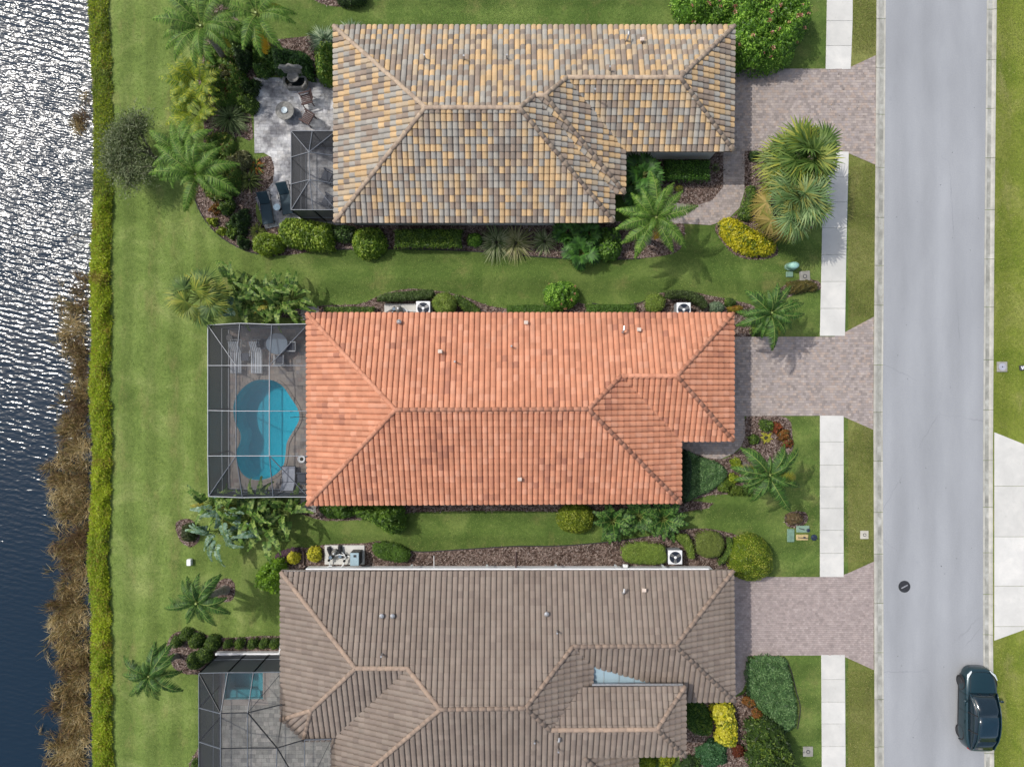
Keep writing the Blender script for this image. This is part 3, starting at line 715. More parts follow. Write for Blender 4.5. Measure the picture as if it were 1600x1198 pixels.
M_VENT = solid('vent_paint', alb(222, 204, 188), .5, var=.15)
ZE = 2.8; PITCH = 5 / 12
def plane_hit(px, py, kind, ref):
    """where the sight line through a roof corner meets the slope rising from an eave. kind N/S/E/W = side the eave lies on, ref = eave pixel at eave height"""
    e = P(ref, 0, ZE).x if kind in 'EW' else P(0, ref, ZE).y
    z = ZE
    for _ in range(60):
        p = P(px, py, z); c = {'N': e - p.y, 'S': p.y - e, 'E': e - p.x, 'W': p.x - e}[kind]
        z = z * .5 + (ZE + c * PITCH) * .5
    return P(px, py, z)
def walls(house, pts_px, inset, mat, z=2.72):
    """wall ring: eave outline in pixels, moved inwards"""
    w_ = ccw([tuple(P(x, y, ZE)[:2]) for x, y in pts_px]); n = len(w_); ins = []
    for i in range(n):
        a, b, c = Vector(w_[i - 1]), Vector(w_[i]), Vector(w_[(i + 1) % n]); d1 = (b - a).normalized(); d2 = (c - b).normalized()
        n1 = Vector((-d1.y, d1.x)); n2 = Vector((-d2.y, d2.x)); q = n1 + n2; ins.append(b + q * (inset / max(.3, q.dot(n1))))
    V = [(p.x, p.y, 0) for p in ins] + [(p.x, p.y, z) for p in ins]
    for i in range(n):
        j = (i + 1) % n; a, b = ins[i], ins[j]; d = (b - a); L = d.length
        if L < .2: continue
        dn = Vector((-d.y, d.x)).normalized() * .15
        MB().add([(a.x, a.y, 0), (b.x, b.y, 0), (b.x, b.y, z), (a.x, a.y, z), (a.x + dn.x, a.y + dn.y, 0), (b.x + dn.x, b.y + dn.y, 0), (b.x + dn.x, b.y + dn.y, z), (a.x + dn.x, a.y + dn.y, z)],
                 [(0, 1, 2, 3), (5, 4, 7, 6), (3, 2, 6, 7), (0, 3, 7, 4), (1, 5, 6, 2)]).build('wall', mat, house)
    # soffit closes the overhang, fascia runs under the tiles
    k = len(w_)
    V = [(x, y, ZE - .13) for x, y in w_] + [(p.x, p.y, ZE - .13) for p in ins]
    F = [(i, i + k, (i + 1) % k + k, (i + 1) % k) for i in range(k)]
    link('soffit', py_mesh('soffit', V, F), M_WHITE, house)
    return ins, w_
def fascia(house, w_, mat, drop=.16):
    mb = MB(); k = len(w_)
    for i in range(k):
        a, b = Vector(w_[i]), Vector(w_[(i + 1) % k]); d = b - a; c = (a + b) / 2; nrm = Vector((d.y, -d.x)).normalized()
        mb.box((c.x + nrm.x * .012, c.y + nrm.y * .012, ZE - .06), (d.length + .03, .03, drop), math.atan2(d.y, d.x))
    mb.build('fascia', mat, house)
def openings(house, ins, specs):
    """windows and doors set on the wall ring: (edge index, position 0..1, width, z0, z1, kind)"""
    for ei, t, wd, z0, z1, kind in specs:
        a, b = ins[ei % len(ins)], ins[(ei + 1) % len(ins)]; d = (b - a).normalized(); c = a + (b - a) * t; nrm = Vector((d.y, -d.x)); rz = math.atan2(d.y, d.x)
        f = MB(); h = z1 - z0; zc = (z0 + z1) / 2
        for s in (-1, 1): f.box((c.x + d.x * s * wd / 2 + nrm.x * .02, c.y + d.y * s * wd / 2 + nrm.y * .02, zc), (.07, .09, h), rz)
        for zz in (z0, z1): f.box((c.x + nrm.x * .02, c.y + nrm.y * .02, zz), (wd + .07, .1, .07), rz)
        fo = f.build('window' if kind == 'w' else 'door' if kind == 'd' else 'garage_door', M_WHITE, house)
        if kind == 'g':
            for q in range(4):
                MB().box((c.x + nrm.x * .012, c.y + nrm.y * .012, z0 + h * (q + .5) / 4), (wd - .08, .03, h / 4 - .02), rz, bev=.008).build('door_panel', M_WHITE, fo)
        else:
            MB().box((c.x + nrm.x * .012, c.y + nrm.y * .012, zc), (wd - .07, .02, h - .07), rz).build('pane', M_GLASS, fo)
def vent(house, px, py, kind, z, label=None):
    p = P(px, py, z)
    if kind == 'pipe': MB().lathe((p.x, p.y, p.z), [(.045, -.3), (.045, .28), (.05, .28), (.05, .3), (.03, .3)], 10).build('vent_pipe', M_STEEL, house)
    elif kind == 'box':
        mb = MB(); mb.box((p.x, p.y, p.z - .05), (.14, .14, .3)); mb.box((p.x, p.y, p.z + .12), (.23, .2, .06), bev=.02); mb.build('roof_vent', M_VENT, house)
    elif kind == 'hood':
        mb = MB(); mb.lathe((p.x, p.y, p.z - .1), [(.08, -.2), (.08, .2), (.13, .2), (.13, .26), (.04, .34)], 12); mb.build('roof_vent', M_STEEL, house)
    elif kind == 'elbow':
        mb = MB(); mb.tube([p + Vector((0, 0, -.3)), p + Vector((0, 0, .1)), p + Vector((.03, .12, .26)), p + Vector((.05, .3, .24))], .06, 8); mb.build('flue_pipe', M_STEEL, house)

# --- house 1, tan and grey blended tiles
H1 = thing('house', 'northern single storey house under a blended yellow, grey and brown tile roof', 'house', tuple(P(800, 200)))
H1.location = (0, 0, 0)
e1 = [(522, 42), (1147, 42), (1145, 236), (976, 236), (976, 303), (959, 303), (959, 347), (523, 347)]
v1 = {f'e{i}': P(x, y, ZE) for i, (x, y) in enumerate(e1)}
N1 = lambda x, y: plane_hit(x, y, 'N', 42)
v1['r0'] = N1(665, 169); v1['r1'] = N1(811, 169); v1['r2'] = N1(836, 150); v1['r3'] = N1(851, 150); v1['r4'] = N1(886, 122); v1['r5'] = N1(1062, 122)
v1['m'] = v1['r2'] + (v1['e4'] - v1['r3'])      # foot of the small valley between the two hips
v1['m'] = Vector((v1['e4'].x - .32, v1['e4'].y + .0, ZE + .1))
y_1 = []
for c in e1: pass
P1 = [alb(206, 175, 132), alb(162, 157, 148), alb(154, 138, 123), alb(186, 167, 140), alb(142, 131, 120), alb(170, 165, 154), alb(198, 169, 128)]
R1 = random.Random(11)
def c1f(p): return R1.choices(range(7), (17, 20, 20, 16, 9, 9, 9))[0]
F1 = [(('e0', 'r0', 'r1', 'r2', 'r3', 'r4', 'r5', 'e1'), (1, 0, 0)),
      (('e0', 'e7', 'r0'), (0, 1, 0)),
      (('e7', 'e6', 'r1', 'r0'), (1, 0, 0)),
      (('r1', 'e6', 'e5', 'r2'), (0, 1, 0)),
      (('r2', 'e5', 'e4', 'r3'), (0.5, 1, 0)),
      (('r3', 'e4', 'e3', 'r4'), (0, 1, 0)),
      (('r4', 'e3', 'e2', 'r5'), (1, 0, 0)),
      (('r5', 'e2', 'e1'), (0, 1, 0))]
CAP1 = [solid('cap_tile_tan', alb(186, 165, 142), .8, var=.2, sc=4), solid('cap_tile_brown', alb(170, 150, 131), .8, var=.2, sc=4)]
tiled_roof(H1, F1, v1, P1, .088, M_TILE1, 1, CAP1, [('e0', 'r0'), ('e7', 'r0'), ('r0', 'r1'), ('r1', 'r2'), ('r2', 'r3'), ('r3', 'r4'), ('r4', 'r5'), ('r5', 'e1'), ('r5', 'e2'), ('r1', 'e6'), ('r3', 'e4')], c1f)
ins1, w1_ = walls(H1, e1, .47, M_WALL); fascia(H1, w1_, solid('brown_fascia', alb(110, 96, 88), .6))
openings(H1, ins1, [(0, .3, 1.2, .9, 2.1, 'w'), (0, .55, 1.6, .9, 2.1, 'w')] )
for a in [(1003, 63, 'box', 3.5), (980, 62, 'elbow', 3.5), (952, 108, 'pipe', 4.3), (792, 90, 'pipe', 4.0), (664, 90, 'pipe', 4.0), (725, 91, 'pipe', 4.0), (929, 143, 'pipe', 4.7)]: vent(H1, *a)

# --- house 2, terracotta
H2 = thing('house', 'middle single storey house under a bright orange terracotta tile roof', 'house')
e2 = [(480, 490), (1145, 490), (1145, 688), (1063, 688), (1063, 785), (481, 788)]
v2 = {f'e{i}': P(x, y, ZE) for i, (x, y) in enumerate(e2)}
N2 = lambda x, y: plane_hit(x, y, 'N', 490)
v2['r0'] = N2(618, 640); v2['r1'] = N2(919, 639); v2['r2'] = N2(970, 587); v2['r3'] = N2(1057, 587)
P2 = [alb(207, 143, 111), alb(202, 139, 108), alb(212, 149, 117), alb(194, 133, 105), alb(179, 122, 98), alb(215, 155, 125)]
R2 = random.Random(5)
def c2f(p):
    d = lump(p.x * 1.0, p.y * 1.0, 31, .55) + R2.gauss(0, .33)
    return 4 if d > .8 else 3 if d > .56 else R2.choice((0, 0, 1, 1, 2, 2, 5))
F2 = [(('e0', 'r0', 'r1', 'r2', 'r3', 'e1'), (1, 0, 0)), (('e0', 'e5', 'r0'), (0, 1, 0)), (('e5', 'e4', 'r1', 'r0'), (1, 0, 0)),
      (('r1', 'e4', 'e3', 'r2'), (0, 1, 0)), (('r2', 'e3', 'e2', 'r3'), (1, 0, 0)), (('r3', 'e2', 'e1'), (0, 1, 0))]
CAP2 = [solid('cap_tile_peach', alb(208, 146, 116), .8, var=.15, sc=4), solid('cap_tile_orange', alb(200, 136, 106), .8, var=.2, sc=4)]
tiled_roof(H2, F2, v2, P2, .088, M_TILE2, 2, CAP2, [('e0', 'r0'), ('e5', 'r0'), ('r0', 'r1'), ('r1', 'r2'), ('r2', 'r3'), ('r3', 'e1'), ('r3', 'e2'), ('r1', 'e4')], c2f)
ins2, w2_ = walls(H2, e2, .5, M_WALL); fascia(H2, w2_, solid('rust_fascia', alb(120, 78, 64), .6))
for a in [(822, 504, 'box', 3.2), (688, 549, 'box', 4.0), (973, 519, 'elbow', 3.5), (998, 515, 'box', 3.4), (812, 748, 'box', 3.6), (624, 503, 'hood', 3.2), (799, 541, 'pipe', 3.8), (711, 565, 'pipe', 4.2)]: vent(H2, *a)

# --- house 3, brown flat shouldered tiles
H3 = thing('house', 'southern single storey house under a muted brown tile roof with a pale metal patch', 'house')
N3 = lambda x, y: plane_hit(x, y, 'N', 891)
v3 = {'nw': P(440, 893, ZE), 'ne': P(1145, 891, ZE), 'gse': P(1147, 1094, ZE), 'gsw': P(1060, 1094, ZE),
      'r0': N3(556, 1043), 'r1': N3(637, 1043), 'r2': N3(688, 1107), 'r3': N3(821, 1105), 'r4': N3(895, 1009), 'r5': N3(1055, 1008),
      'w1': P(440, 1123, ZE), 'w2': P(475, 1155, ZE), 'w3': P(519, 1155, ZE), 'sw': P(519, 1251, ZE)}
v3['q'] = plane_hit(487, 1108, 'W', 440)
v3['se'] = P(996, 1251, ZE); v3['rs'] = plane_hit(912, 1181, 'S', 1251)
# raised entry wing: its south slope runs on from the main south slope
v3['w4'] = P(996, 1100, ZE); v3['pl'] = plane_hit(860, 1139, 'S', 1251); v3['pr'] = P(1026, 1138, v3['pl'].z)
ZW = plane_hit(1070, 1180, 'S', 1251).z; v3['pse'] = P(1070, 1180, ZW); v3['pne'] = P(1070, 1071, ZW); v3['pnw'] = P(908, 1073, ZW)
v3['gk'] = plane_hit(926, 1040, 'S', 1094); v3['fk'] = plane_hit(926, 1074, 'E', 996)
v3['gm'] = plane_hit(1037, 1071, 'S', 1094); v3['ge'] = plane_hit(1060, 1078, 'S', 1094)
P3 = [alb(141, 128, 117), alb(138, 125, 114), alb(144, 131, 120), alb(135, 122, 112), alb(142, 130, 119)]
R3 = random.Random(3)
def c3f(p): return R3.randrange(5)
F3 = [(('nw', 'r0', 'r1', 'r2', 'r3', 'r4', 'r5', 'ne'), (1, 0, 0)), (('nw', 'w1', 'q', 'r0'), (0, 1, 0)), (('w1', 'w2', 'q'), (1, -1, 0)),
      (('q', 'w2', 'w3', 'r1', 'r0'), (1, 0, 0)), (('r1', 'w3', 'sw', 'r2'), (0, 1, 0)), (('r2', 'sw', 'se', 'rs', 'pse', 'pr', 'pl', 'r3'), (1, 0, 0)),
      (('rs', 'se', 'w4', 'fk'), (0, 1, 0)), (('r3', 'pl', 'pnw', 'fk', 'gk', 'r4'), (0, 1, 0)), (('r4', 'gk', 'gm', 'ge', 'gsw', 'gse', 'r5'), (1, 0, 0)), (('r5', 'gse', 'ne'), (0, 1, 0)),
      (('pl', 'pr', 'pne', 'pnw'), (1, 0, 0)), (('pr', 'pse', 'pne'), (0, 1, 0))]
CAP3 = [solid('cap_tile_beige', alb(166, 144, 126), .85, var=.15, sc=4), solid('cap_tile_dun', alb(156, 136, 120), .85, var=.15, sc=4)]
tiled_roof(H3, F3, v3, P3, .085, M_TILE3, 3, CAP3, [('nw', 'r0'), ('r0', 'r1'), ('r1', 'r2'), ('r2', 'r3'), ('r3', 'r4'), ('r4', 'r5'), ('r5', 'ne'), ('r5', 'gse'), ('r0', 'q'), ('w1', 'q'), ('w2', 'q'), ('r2', 'sw'), ('r3', 'pl'), ('pl', 'pr'), ('pr', 'pne'), ('pr', 'pse'), ('rs', 'se')], c3f)
fl = MB(); fz = .03
fk, gk, gm, pnw = v3['fk'], v3['gk'], v3['gm'], v3['pnw']
b_ = gk + Vector((-.03, .03, .07)); c_ = gm + Vector((0, 0, .07)); a_ = P(925, 1075, (b_.z + c_.z) / 2)
fl.add([a_, c_, b_, a_ - Vector((0, 0, .1)), c_ - Vector((0, 0, .1)), b_ - Vector((0, 0, .1))], [(0, 1, 2), (5, 4, 3), (0, 3, 4, 1), (1, 4, 5, 2), (2, 5, 3, 0)])
flo = fl.build('metal_flashing', M_ZINC, H3)
for i, t in enumerate((.16, .37, .58)):
    a2 = a_.lerp(c_, t); b2 = b_.lerp(c_, t); MB().tube([a2 + Vector((0, 0, .015)), b2 + Vector((0, 0, .015))], .014, 6).build('flashing_seam', M_STEEL, flo)
MB().box(tuple((P(996, 1069, ZW - .03))), (P(1068, 0, ZW).x - P(926, 0, ZW).x, .09, .1)).build('gutter', M_STEEL, H3)
wq = [P(926, 1073, ZW), P(1068, 1073, ZW), P(1068, 1178, ZW), P(926, 1178, ZW)]
sf = MB(); sf.prism([tuple(p[:2]) for p in ccw([tuple(p[:2]) for p in wq])], ZW - .16, ZW - .05); sf.build('entry_soffit', M_WHITE, H3)
sf = MB(); c1_ = P(996, 1118, 2.0); sf.box((c1_.x - .3, c1_.y, (ZW - .17) / 2), (4.2, 2.3, ZW - .17)); sf.build('entry_wall', M_WALLW, H3)
e3 = [(440, 891), (1145, 891), (1147, 1094), (996, 1094), (996, 1251), (519, 1251), (519, 1155), (475, 1155), (440, 1123)]
ins3, w3_ = walls(H3, e3, .5, M_WALLW); fascia(H3, w3_, solid('taupe_fascia', alb(130, 120, 112), .6))
for a in [(597, 961, 'hood', 3.8), (614, 961, 'hood', 3.8), (854, 958, 'hood', 3.8), (597, 1022, 'pipe', 4.6), (973, 926, 'elbow', 3.4), (1006, 921, 'box', 3.4), (870, 986, 'pipe', 4.2), (872, 1157, 'elbow', 4.7), (835, 1156, 'pipe', 4.7), (872, 1170, 'pipe', 4.5), (1042, 1167, 'pipe', 3.1), (967, 1104, 'pipe', 3.0)]: vent(H3, *a)
MB().tube([P(806, 893, 2.6), P(806, 884, 2.3), P(806, 886, .1), P(806, 862, .07)], .05, 8).build('downspout', solid('brown_pipe', alb(90, 70, 66), .5), H3)
MB().tube([P(678, 868, .05), P(678, 868, .4), P(678, 888, .4), P(678, 890, 1.4)], .02, 6).build('conduit', M_WHITE, H3)
ga = P(478, 890, 2.7); gb = P(1108, 890, 2.7); MB().box(((ga.x + gb.x) / 2, ga.y + .03, 2.69), (gb.x - ga.x, .11, .1), bev=.02).build('gutter', M_WHITE, H3)  # added white bar, stands in for the sunlit wall strip below the eave
for x in (640, 760, 870, 965, 1040): MB().box(tuple(P(x, 889, 1.6)), (.12, .02, 2.0)).build('wall_joint', M_WALLW, H3)
# ---------------------------------------------------------------- pools, decks and screen cages
def screen_mat():
    m, n, bs = new_mat('insect_screen'); bs.inputs['Base Color'].default_value = (0.04, 0.044, 0.052, 1); bs.inputs['Roughness'].default_value = 0.6
    lw = n.nodes.new('ShaderNodeLayerWeight'); lw.inputs[0].default_value = 0.5      # woven mesh closes up when seen obliquely
    mr = ramp(n, lw.outputs['Facing'], [(0.0, g3(.26)), (0.25, g3(.3)), (0.46, g3(.4)), (0.58, g3(.95))])
    t = n.nodes.new('ShaderNodeBsdfTransparent'); mx = n.nodes.new('ShaderNodeMixShader')
    n.links.new(mr.outputs[0], mx.inputs[0]); n.links.new(t.outputs[0], mx.inputs[1]); n.links.new(bs.outputs[0], mx.inputs[2])
    n.links.new(mx.outputs[0], n.nodes['Material Output'].inputs[0]); return m
M_SCREEN = screen_mat()
M_ALU = solid('white_aluminium', alb(176, 180, 184), .45, var=.1)
M_BRONZE = solid('grey_aluminium', alb(112, 118, 126), .45, var=.15)
def pool_water(name, tint):
    m, n, bs = new_mat(name); g = geo(n)
    t = n.nodes.new('ShaderNodeBsdfTransparent'); t.inputs[0].default_value = (*tint, 1)
    gl = n.nodes.new('ShaderNodeBsdfGlossy'); gl.inputs['Roughness'].default_value = 0.06
    fr = n.nodes.new('ShaderNodeFresnel'); fr.inputs[0].default_value = 1.33
    ns = noise(n, 7, 3, .6, g); b = n.nodes.new('ShaderNodeBump'); b.inputs['Strength'].default_value = .6; b.inputs['Distance'].default_value = .03; n.links.new(ns.outputs[0], b.inputs['Height'])
    n.links.new(b.outputs[0], gl.inputs['Normal']); n.links.new(b.outputs[0], fr.inputs['Normal'])
    mx = n.nodes.new('ShaderNodeMixShader'); n.links.new(fr.outputs[0], mx.inputs[0]); n.links.new(t.outputs[0], mx.inputs[1]); n.links.new(gl.outputs[0], mx.inputs[2])
    n.links.new(mx.outputs[0], n.nodes['Material Output'].inputs[0]); return m
def plaster(name, a, b):
    m, n, bs = new_mat(name); g = geo(n); v = n.nodes.new('ShaderNodeTexVoronoi'); v.feature = 'DISTANCE_TO_EDGE'; v.inputs['Scale'].default_value = 3.2
    dn = noise(n, 3, 3, .6, g); n.links.new(mix(n, .12, g, dn.outputs['Color']), v.inputs['Vector'])
    f = noise(n, 5, 5, .7, g); c = ramp(n, f.outputs[0], [(.35, a), (.65, b)]).outputs[0]
    n.links.new(c, bs.inputs['Base Color']); bs.inputs['Roughness'].default_value = .6; return m
M_PLAS2 = plaster('blue_pool_plaster', (.30, .76, .80), (.38, .82, .85)); M_PLAS3 = plaster('teal_pool_plaster', (.34, .62, .66), (.40, .68, .72))
M_WAT2 = pool_water('pool_water_blue', (.27, .73, .84)); M_WAT3 = pool_water('pool_water_teal', (.42, .70, .74))
M_COPE = concrete('pool_coping', alb(158, 150, 142), alb(170, 162, 153), .9, 2)
def pool(label, outline, mat, wat, depth, floor2=None):
    root = thing('swimming_pool', label, 'swimming pool')
    n = len(outline); o = ccw(outline); c = Vector((sum(p[0] for p in o) / n, sum(p[1] for p in o) / n))
    def ins(k): return [((p[0] - c.x) * k + c.x, (p[1] - c.y) * k + c.y) for p in o]
    V = [(x, y, .02) for x, y in o] + [(x, y, -depth * .75) for x, y in ins(.98)] + [(x, y, -depth) for x, y in ins(.86)]
    F = [(r * n + (i + 1) % n, r * n + i, (r + 1) * n + i, (r + 1) * n + (i + 1) % n) for r in range(2) for i in range(n)]
    F = [f[::-1] for f in F]; F.append(tuple(range(2 * n, 3 * n)))
    link('basin', py_mesh('basin', V, F), mat, root)
    sheet('water_surface', o, -.07, wat, parent=root, kind=None)
    # coping: bullnose stones round the rim
    m = n
    for i in range(m):
        a, b = Vector(o[i]), Vector(o[(i + 1) % m]); a0, b1 = Vector(o[i - 1]), Vector(o[(i + 2) % m])
        na = Vector(((b - a0).y, -(b - a0).x)).normalized(); nb = Vector(((b1 - a).y, -(b1 - a).x)).normalized()
        if (b - a).length < .03: continue
        q = [a.lerp(b, .03), a.lerp(b, .03) + na * .16, a.lerp(b, .97) + nb * .16, a.lerp(b, .97)]
        mb = MB(); mb.prism(ccw([tuple(p) for p in q]), 0, .05 + random.uniform(0, .003)); mb.build('coping_stone', M_COPE, root)
    return root, ins(1.0)
def grow(poly, d):
    o = ccw(poly); n = len(o); out = []
    for i in range(n):
        a, c = Vector(o[i - 1]), Vector(o[(i + 1) % n]); t = (c - a).normalized(); out.append((o[i][0] + t.y * d, o[i][1] - t.x * d))
    return out
pool('kidney shaped swimming pool with bright blue water inside the screen cage', pool2, M_PLAS2, M_WAT2, 1.3)
p3, _ = pool('small rectangular plunge pool with pale teal water', pool3, M_PLAS3, M_WAT3, 1.1)
mb = MB(); a_, b_ = P(352, 1083), P(404, 1090); mb.box(((a_.x + b_.x) / 2, (a_.y + b_.y) / 2 - .0, -.42), (b_.x - a_.x, .5, .3)); mb.build('step', M_PLAS3, p3)
mb = MB(); a_ = P(406, 1060); mb.box((a_.x, a_.y, -.42), (.35, 1.6, .3)); mb.build('bench', M_PLAS3, p3)

PALK = [alb(160, 153, 146), alb(170, 163, 155), alb(150, 143, 138), alb(174, 162, 152), alb(156, 152, 150), alb(164, 150, 144)]
PALG = [alb(158, 156, 148), alb(168, 166, 158), alb(148, 146, 140), alb(176, 172, 164)]
PALW = [alb(214, 214, 214), alb(224, 224, 224), alb(204, 204, 206), alb(218, 216, 214)]
def deck(label, pts, pal, mat, b, hole):
    poly = ccw(pix_poly(pts)); root = thing('pool_deck', label, 'pool deck' if hole else 'patio')
    rim = grow(hole, .22) if hole else None
    sheet('deck_bed', poly, .012, M_COPE if hole else M_SAND, [hole] if hole else [], parent=root, kind=None)
    pieces('paver', poly, b[0], b[1], .006, .032, pal, mat, root, 0, avoid=rim, jit=1)
    return root
deck('weathered pinkish grey paver deck round the kidney shaped pool', [(356, 513), (483, 513), (500, 513), (500, 765), (356, 765)], PALK, M_DECK, (.3, .22), pool2)
deck('grey paver deck round the small rectangular pool, under the southern cage', [(341, 1020), (460, 1020), (460, 1100), (540, 1150), (540, 1260), (341, 1260)], PALG, M_DECK, (.3, .24), pool3)
deck('light grey stained patio of the tan tiled house', [(396, 122), (540, 122), (540, 352), (520, 352), (432, 354), (415, 358), (408, 335), (399, 309), (417, 297), (427, 285), (429, 262), (424, 246), (412, 239), (398, 240)], PALW, M_PATIO, (.3, .2), None)

def beam(root, a, b, w_=.06, h=.09, mat=None, name='frame_beam'):
    a, b = Vector(a), Vector(b); d = b - a; L = d.length
    if L < .05: return
    y = d.normalized(); x = y.cross(Vector((0, 0, 1)))
    if x.length < 1e-3: x = Vector((1, 0, 0))
    x.normalize(); z = x.cross(y); R = Matrix((x, y, z)).transposed()
    V = [a + R @ Vector((i * w_ / 2, j * L, k * h / 2)) for k in (-1, 1) for i, j in ((-1, 0), (1, 0), (1, 1), (-1, 1))]
    MB().add(V, [(3, 2, 1, 0), (4, 5, 6, 7), (0, 1, 5, 4), (1, 2, 6, 5), (2, 3, 7, 6), (3, 0, 4, 7)]).build(name, mat or M_ALU, root)
def cage(label, nodes, beams, panels, wallruns, mat, mat2=None):
    """nodes: name -> (px, py, z). wallruns: chains of top nodes with posts and screen down to the ground"""
    root = thing('screen_cage', label, 'screen enclosure'); N = {k: P(*v) for k, v in nodes.items()}
    for bm_ in beams: beam(root, N[bm_[0]], N[bm_[1]], .03, .08, mat2 if len(bm_) > 2 and mat2 else mat)
    for pn in panels: link('screen_panel', py_mesh('screen_panel', [N[k] - Vector((0, 0, .03)) for k in pn], [tuple(range(len(pn)))]), M_SCREEN, root)
    for run in wallruns:
        for a, b in zip(run, run[1:]):
            A, B = N[a], N[b]; k = max(1, round((B - A).length / 2.2))
            for i in range(k):
                p, q = A.lerp(B, i / k), A.lerp(B, (i + 1) / k)
                for zz0, zz1 in ((.08, 1.0), (1.0, A.z - .04)):
                    link('screen_panel', py_mesh('screen_panel', [(p.x, p.y, zz0), (q.x, q.y, zz0), (q.x, q.y, zz1), (p.x, p.y, zz1)], [(0, 1, 2, 3)]), M_SCREEN, root)
                beam(root, (p.x, p.y, .02), (p.x, p.y, p.z), .05, .05, mat, 'post')
            beam(root, (B.x, B.y, .02), (B.x, B.y, B.z), .05, .05, mat, 'post')
            beam(root, A, B, .036, .08, mat, 'frame_beam'); beam(root, (A.x, A.y, 1.0), (B.x, B.y, 1.0), .04, .05, mat, 'mid_rail'); beam(root, (A.x, A.y, .06), (B.x, B.y, .06), .06, .08, mat, 'base_rail')
    return root
Z = 2.75
cage('large screened pool cage with white beams behind the orange tiled house',
     dict(nw=(325, 508, Z), n1=(375, 505, Z), n2=(425, 507, Z), ne=(482, 506, Z), sw=(326, 775, Z), s1=(379, 777, Z), s2=(427, 776, Z), se=(482, 776, Z),
          a1=(325, 571, Z), b1=(325, 641, Z), c1=(325, 712, Z), a2=(369, 571, 3.25), b2=(369, 642, 3.25), c2=(369, 712, 3.25),
          a3=(421, 571, 3.6), b3=(421, 642, 3.6), c3=(421, 712, 3.6), a4=(480, 571, 2.9), b4=(480, 642, 2.9), c4=(480, 712, 2.9)),
     [('a1', 'a2'), ('a2', 'a3'), ('a3', 'a4'), ('b1', 'b2'), ('b2', 'b3'), ('b3', 'b4'), ('c1', 'c2'), ('c2', 'c3'), ('c3', 'c4'), ('a3', 'b3'), ('b3', 'c3'),
      ('a2', 'b2', 1), ('b2', 'c2', 1), ('nw', 'a2', 1), ('n1', 'a2', 1), ('n2', 'a3', 1), ('ne', 'a3', 1), ('sw', 'c2', 1), ('s1', 'c2', 1), ('s2', 'c3', 1), ('se', 'c3', 1)],
     [('a1', 'b1', 'b2', 'a2'), ('b1', 'c1', 'c2', 'b2'), ('a2', 'b2', 'b3', 'a3'), ('b2', 'c2', 'c3', 'b3'), ('a3', 'b3', 'b4', 'a4'), ('b3', 'c3', 'c4', 'b4'),
      ('nw', 'a1', 'a2'), ('nw', 'a2', 'n1'), ('n1', 'a2', 'a3', 'n2'), ('n2', 'a3', 'ne'), ('ne', 'a3', 'a4'), ('sw', 'c2', 'c1'), ('sw', 's1', 'c2'), ('s1', 's2', 'c3', 'c2'), ('s2', 'se', 'c3'), ('se', 'c4', 'c3')],
     [('nw', 'a1', 'b1', 'c1', 'sw'), ('nw', 'n1', 'n2', 'ne'), ('sw', 's1', 's2', 'se')], M_ALU, M_BRONZE)
Z = 2.7
cage('small dark screen cage with white beams on the light grey patio',
     dict(nw=(455, 205, Z), n1=(488, 205, Z), ne=(525, 205, Z), sw=(455, 328, Z), s1=(489, 328, Z), se=(525, 328, Z), a1=(455, 246, Z), b1=(455, 288, Z), a2=(483, 238, 3.1), b2=(484, 281, 3.1), a3=(525, 244, Z), b3=(525, 287, Z)),
     [('a1', 'a2'), ('a2', 'a3'), ('b1', 'b2'), ('b2', 'b3'), ('a2', 'b2', 1), ('nw', 'a2', 1), ('n1', 'a2'), ('ne', 'a2', 1), ('sw', 'b2', 1), ('s1', 'b2', 1), ('se', 'b2', 1)],
     [('a1', 'b1', 'b2', 'a2'), ('a2', 'b2', 'b3', 'a3'), ('nw', 'a1', 'a2'), ('nw', 'a2', 'n1'), ('n1', 'a2', 'ne'), ('ne', 'a2', 'a3'), ('sw', 'b2', 'b1'), ('sw', 's1', 'b2'), ('s1', 'se', 'b2'), ('se', 'b3', 'b2')],
     [('nw', 'a1', 'b1', 'sw'), ('nw', 'n1', 'ne'), ('sw', 's1', 'se')], M_BRONZE, M_BRONZE)
Z = 2.75
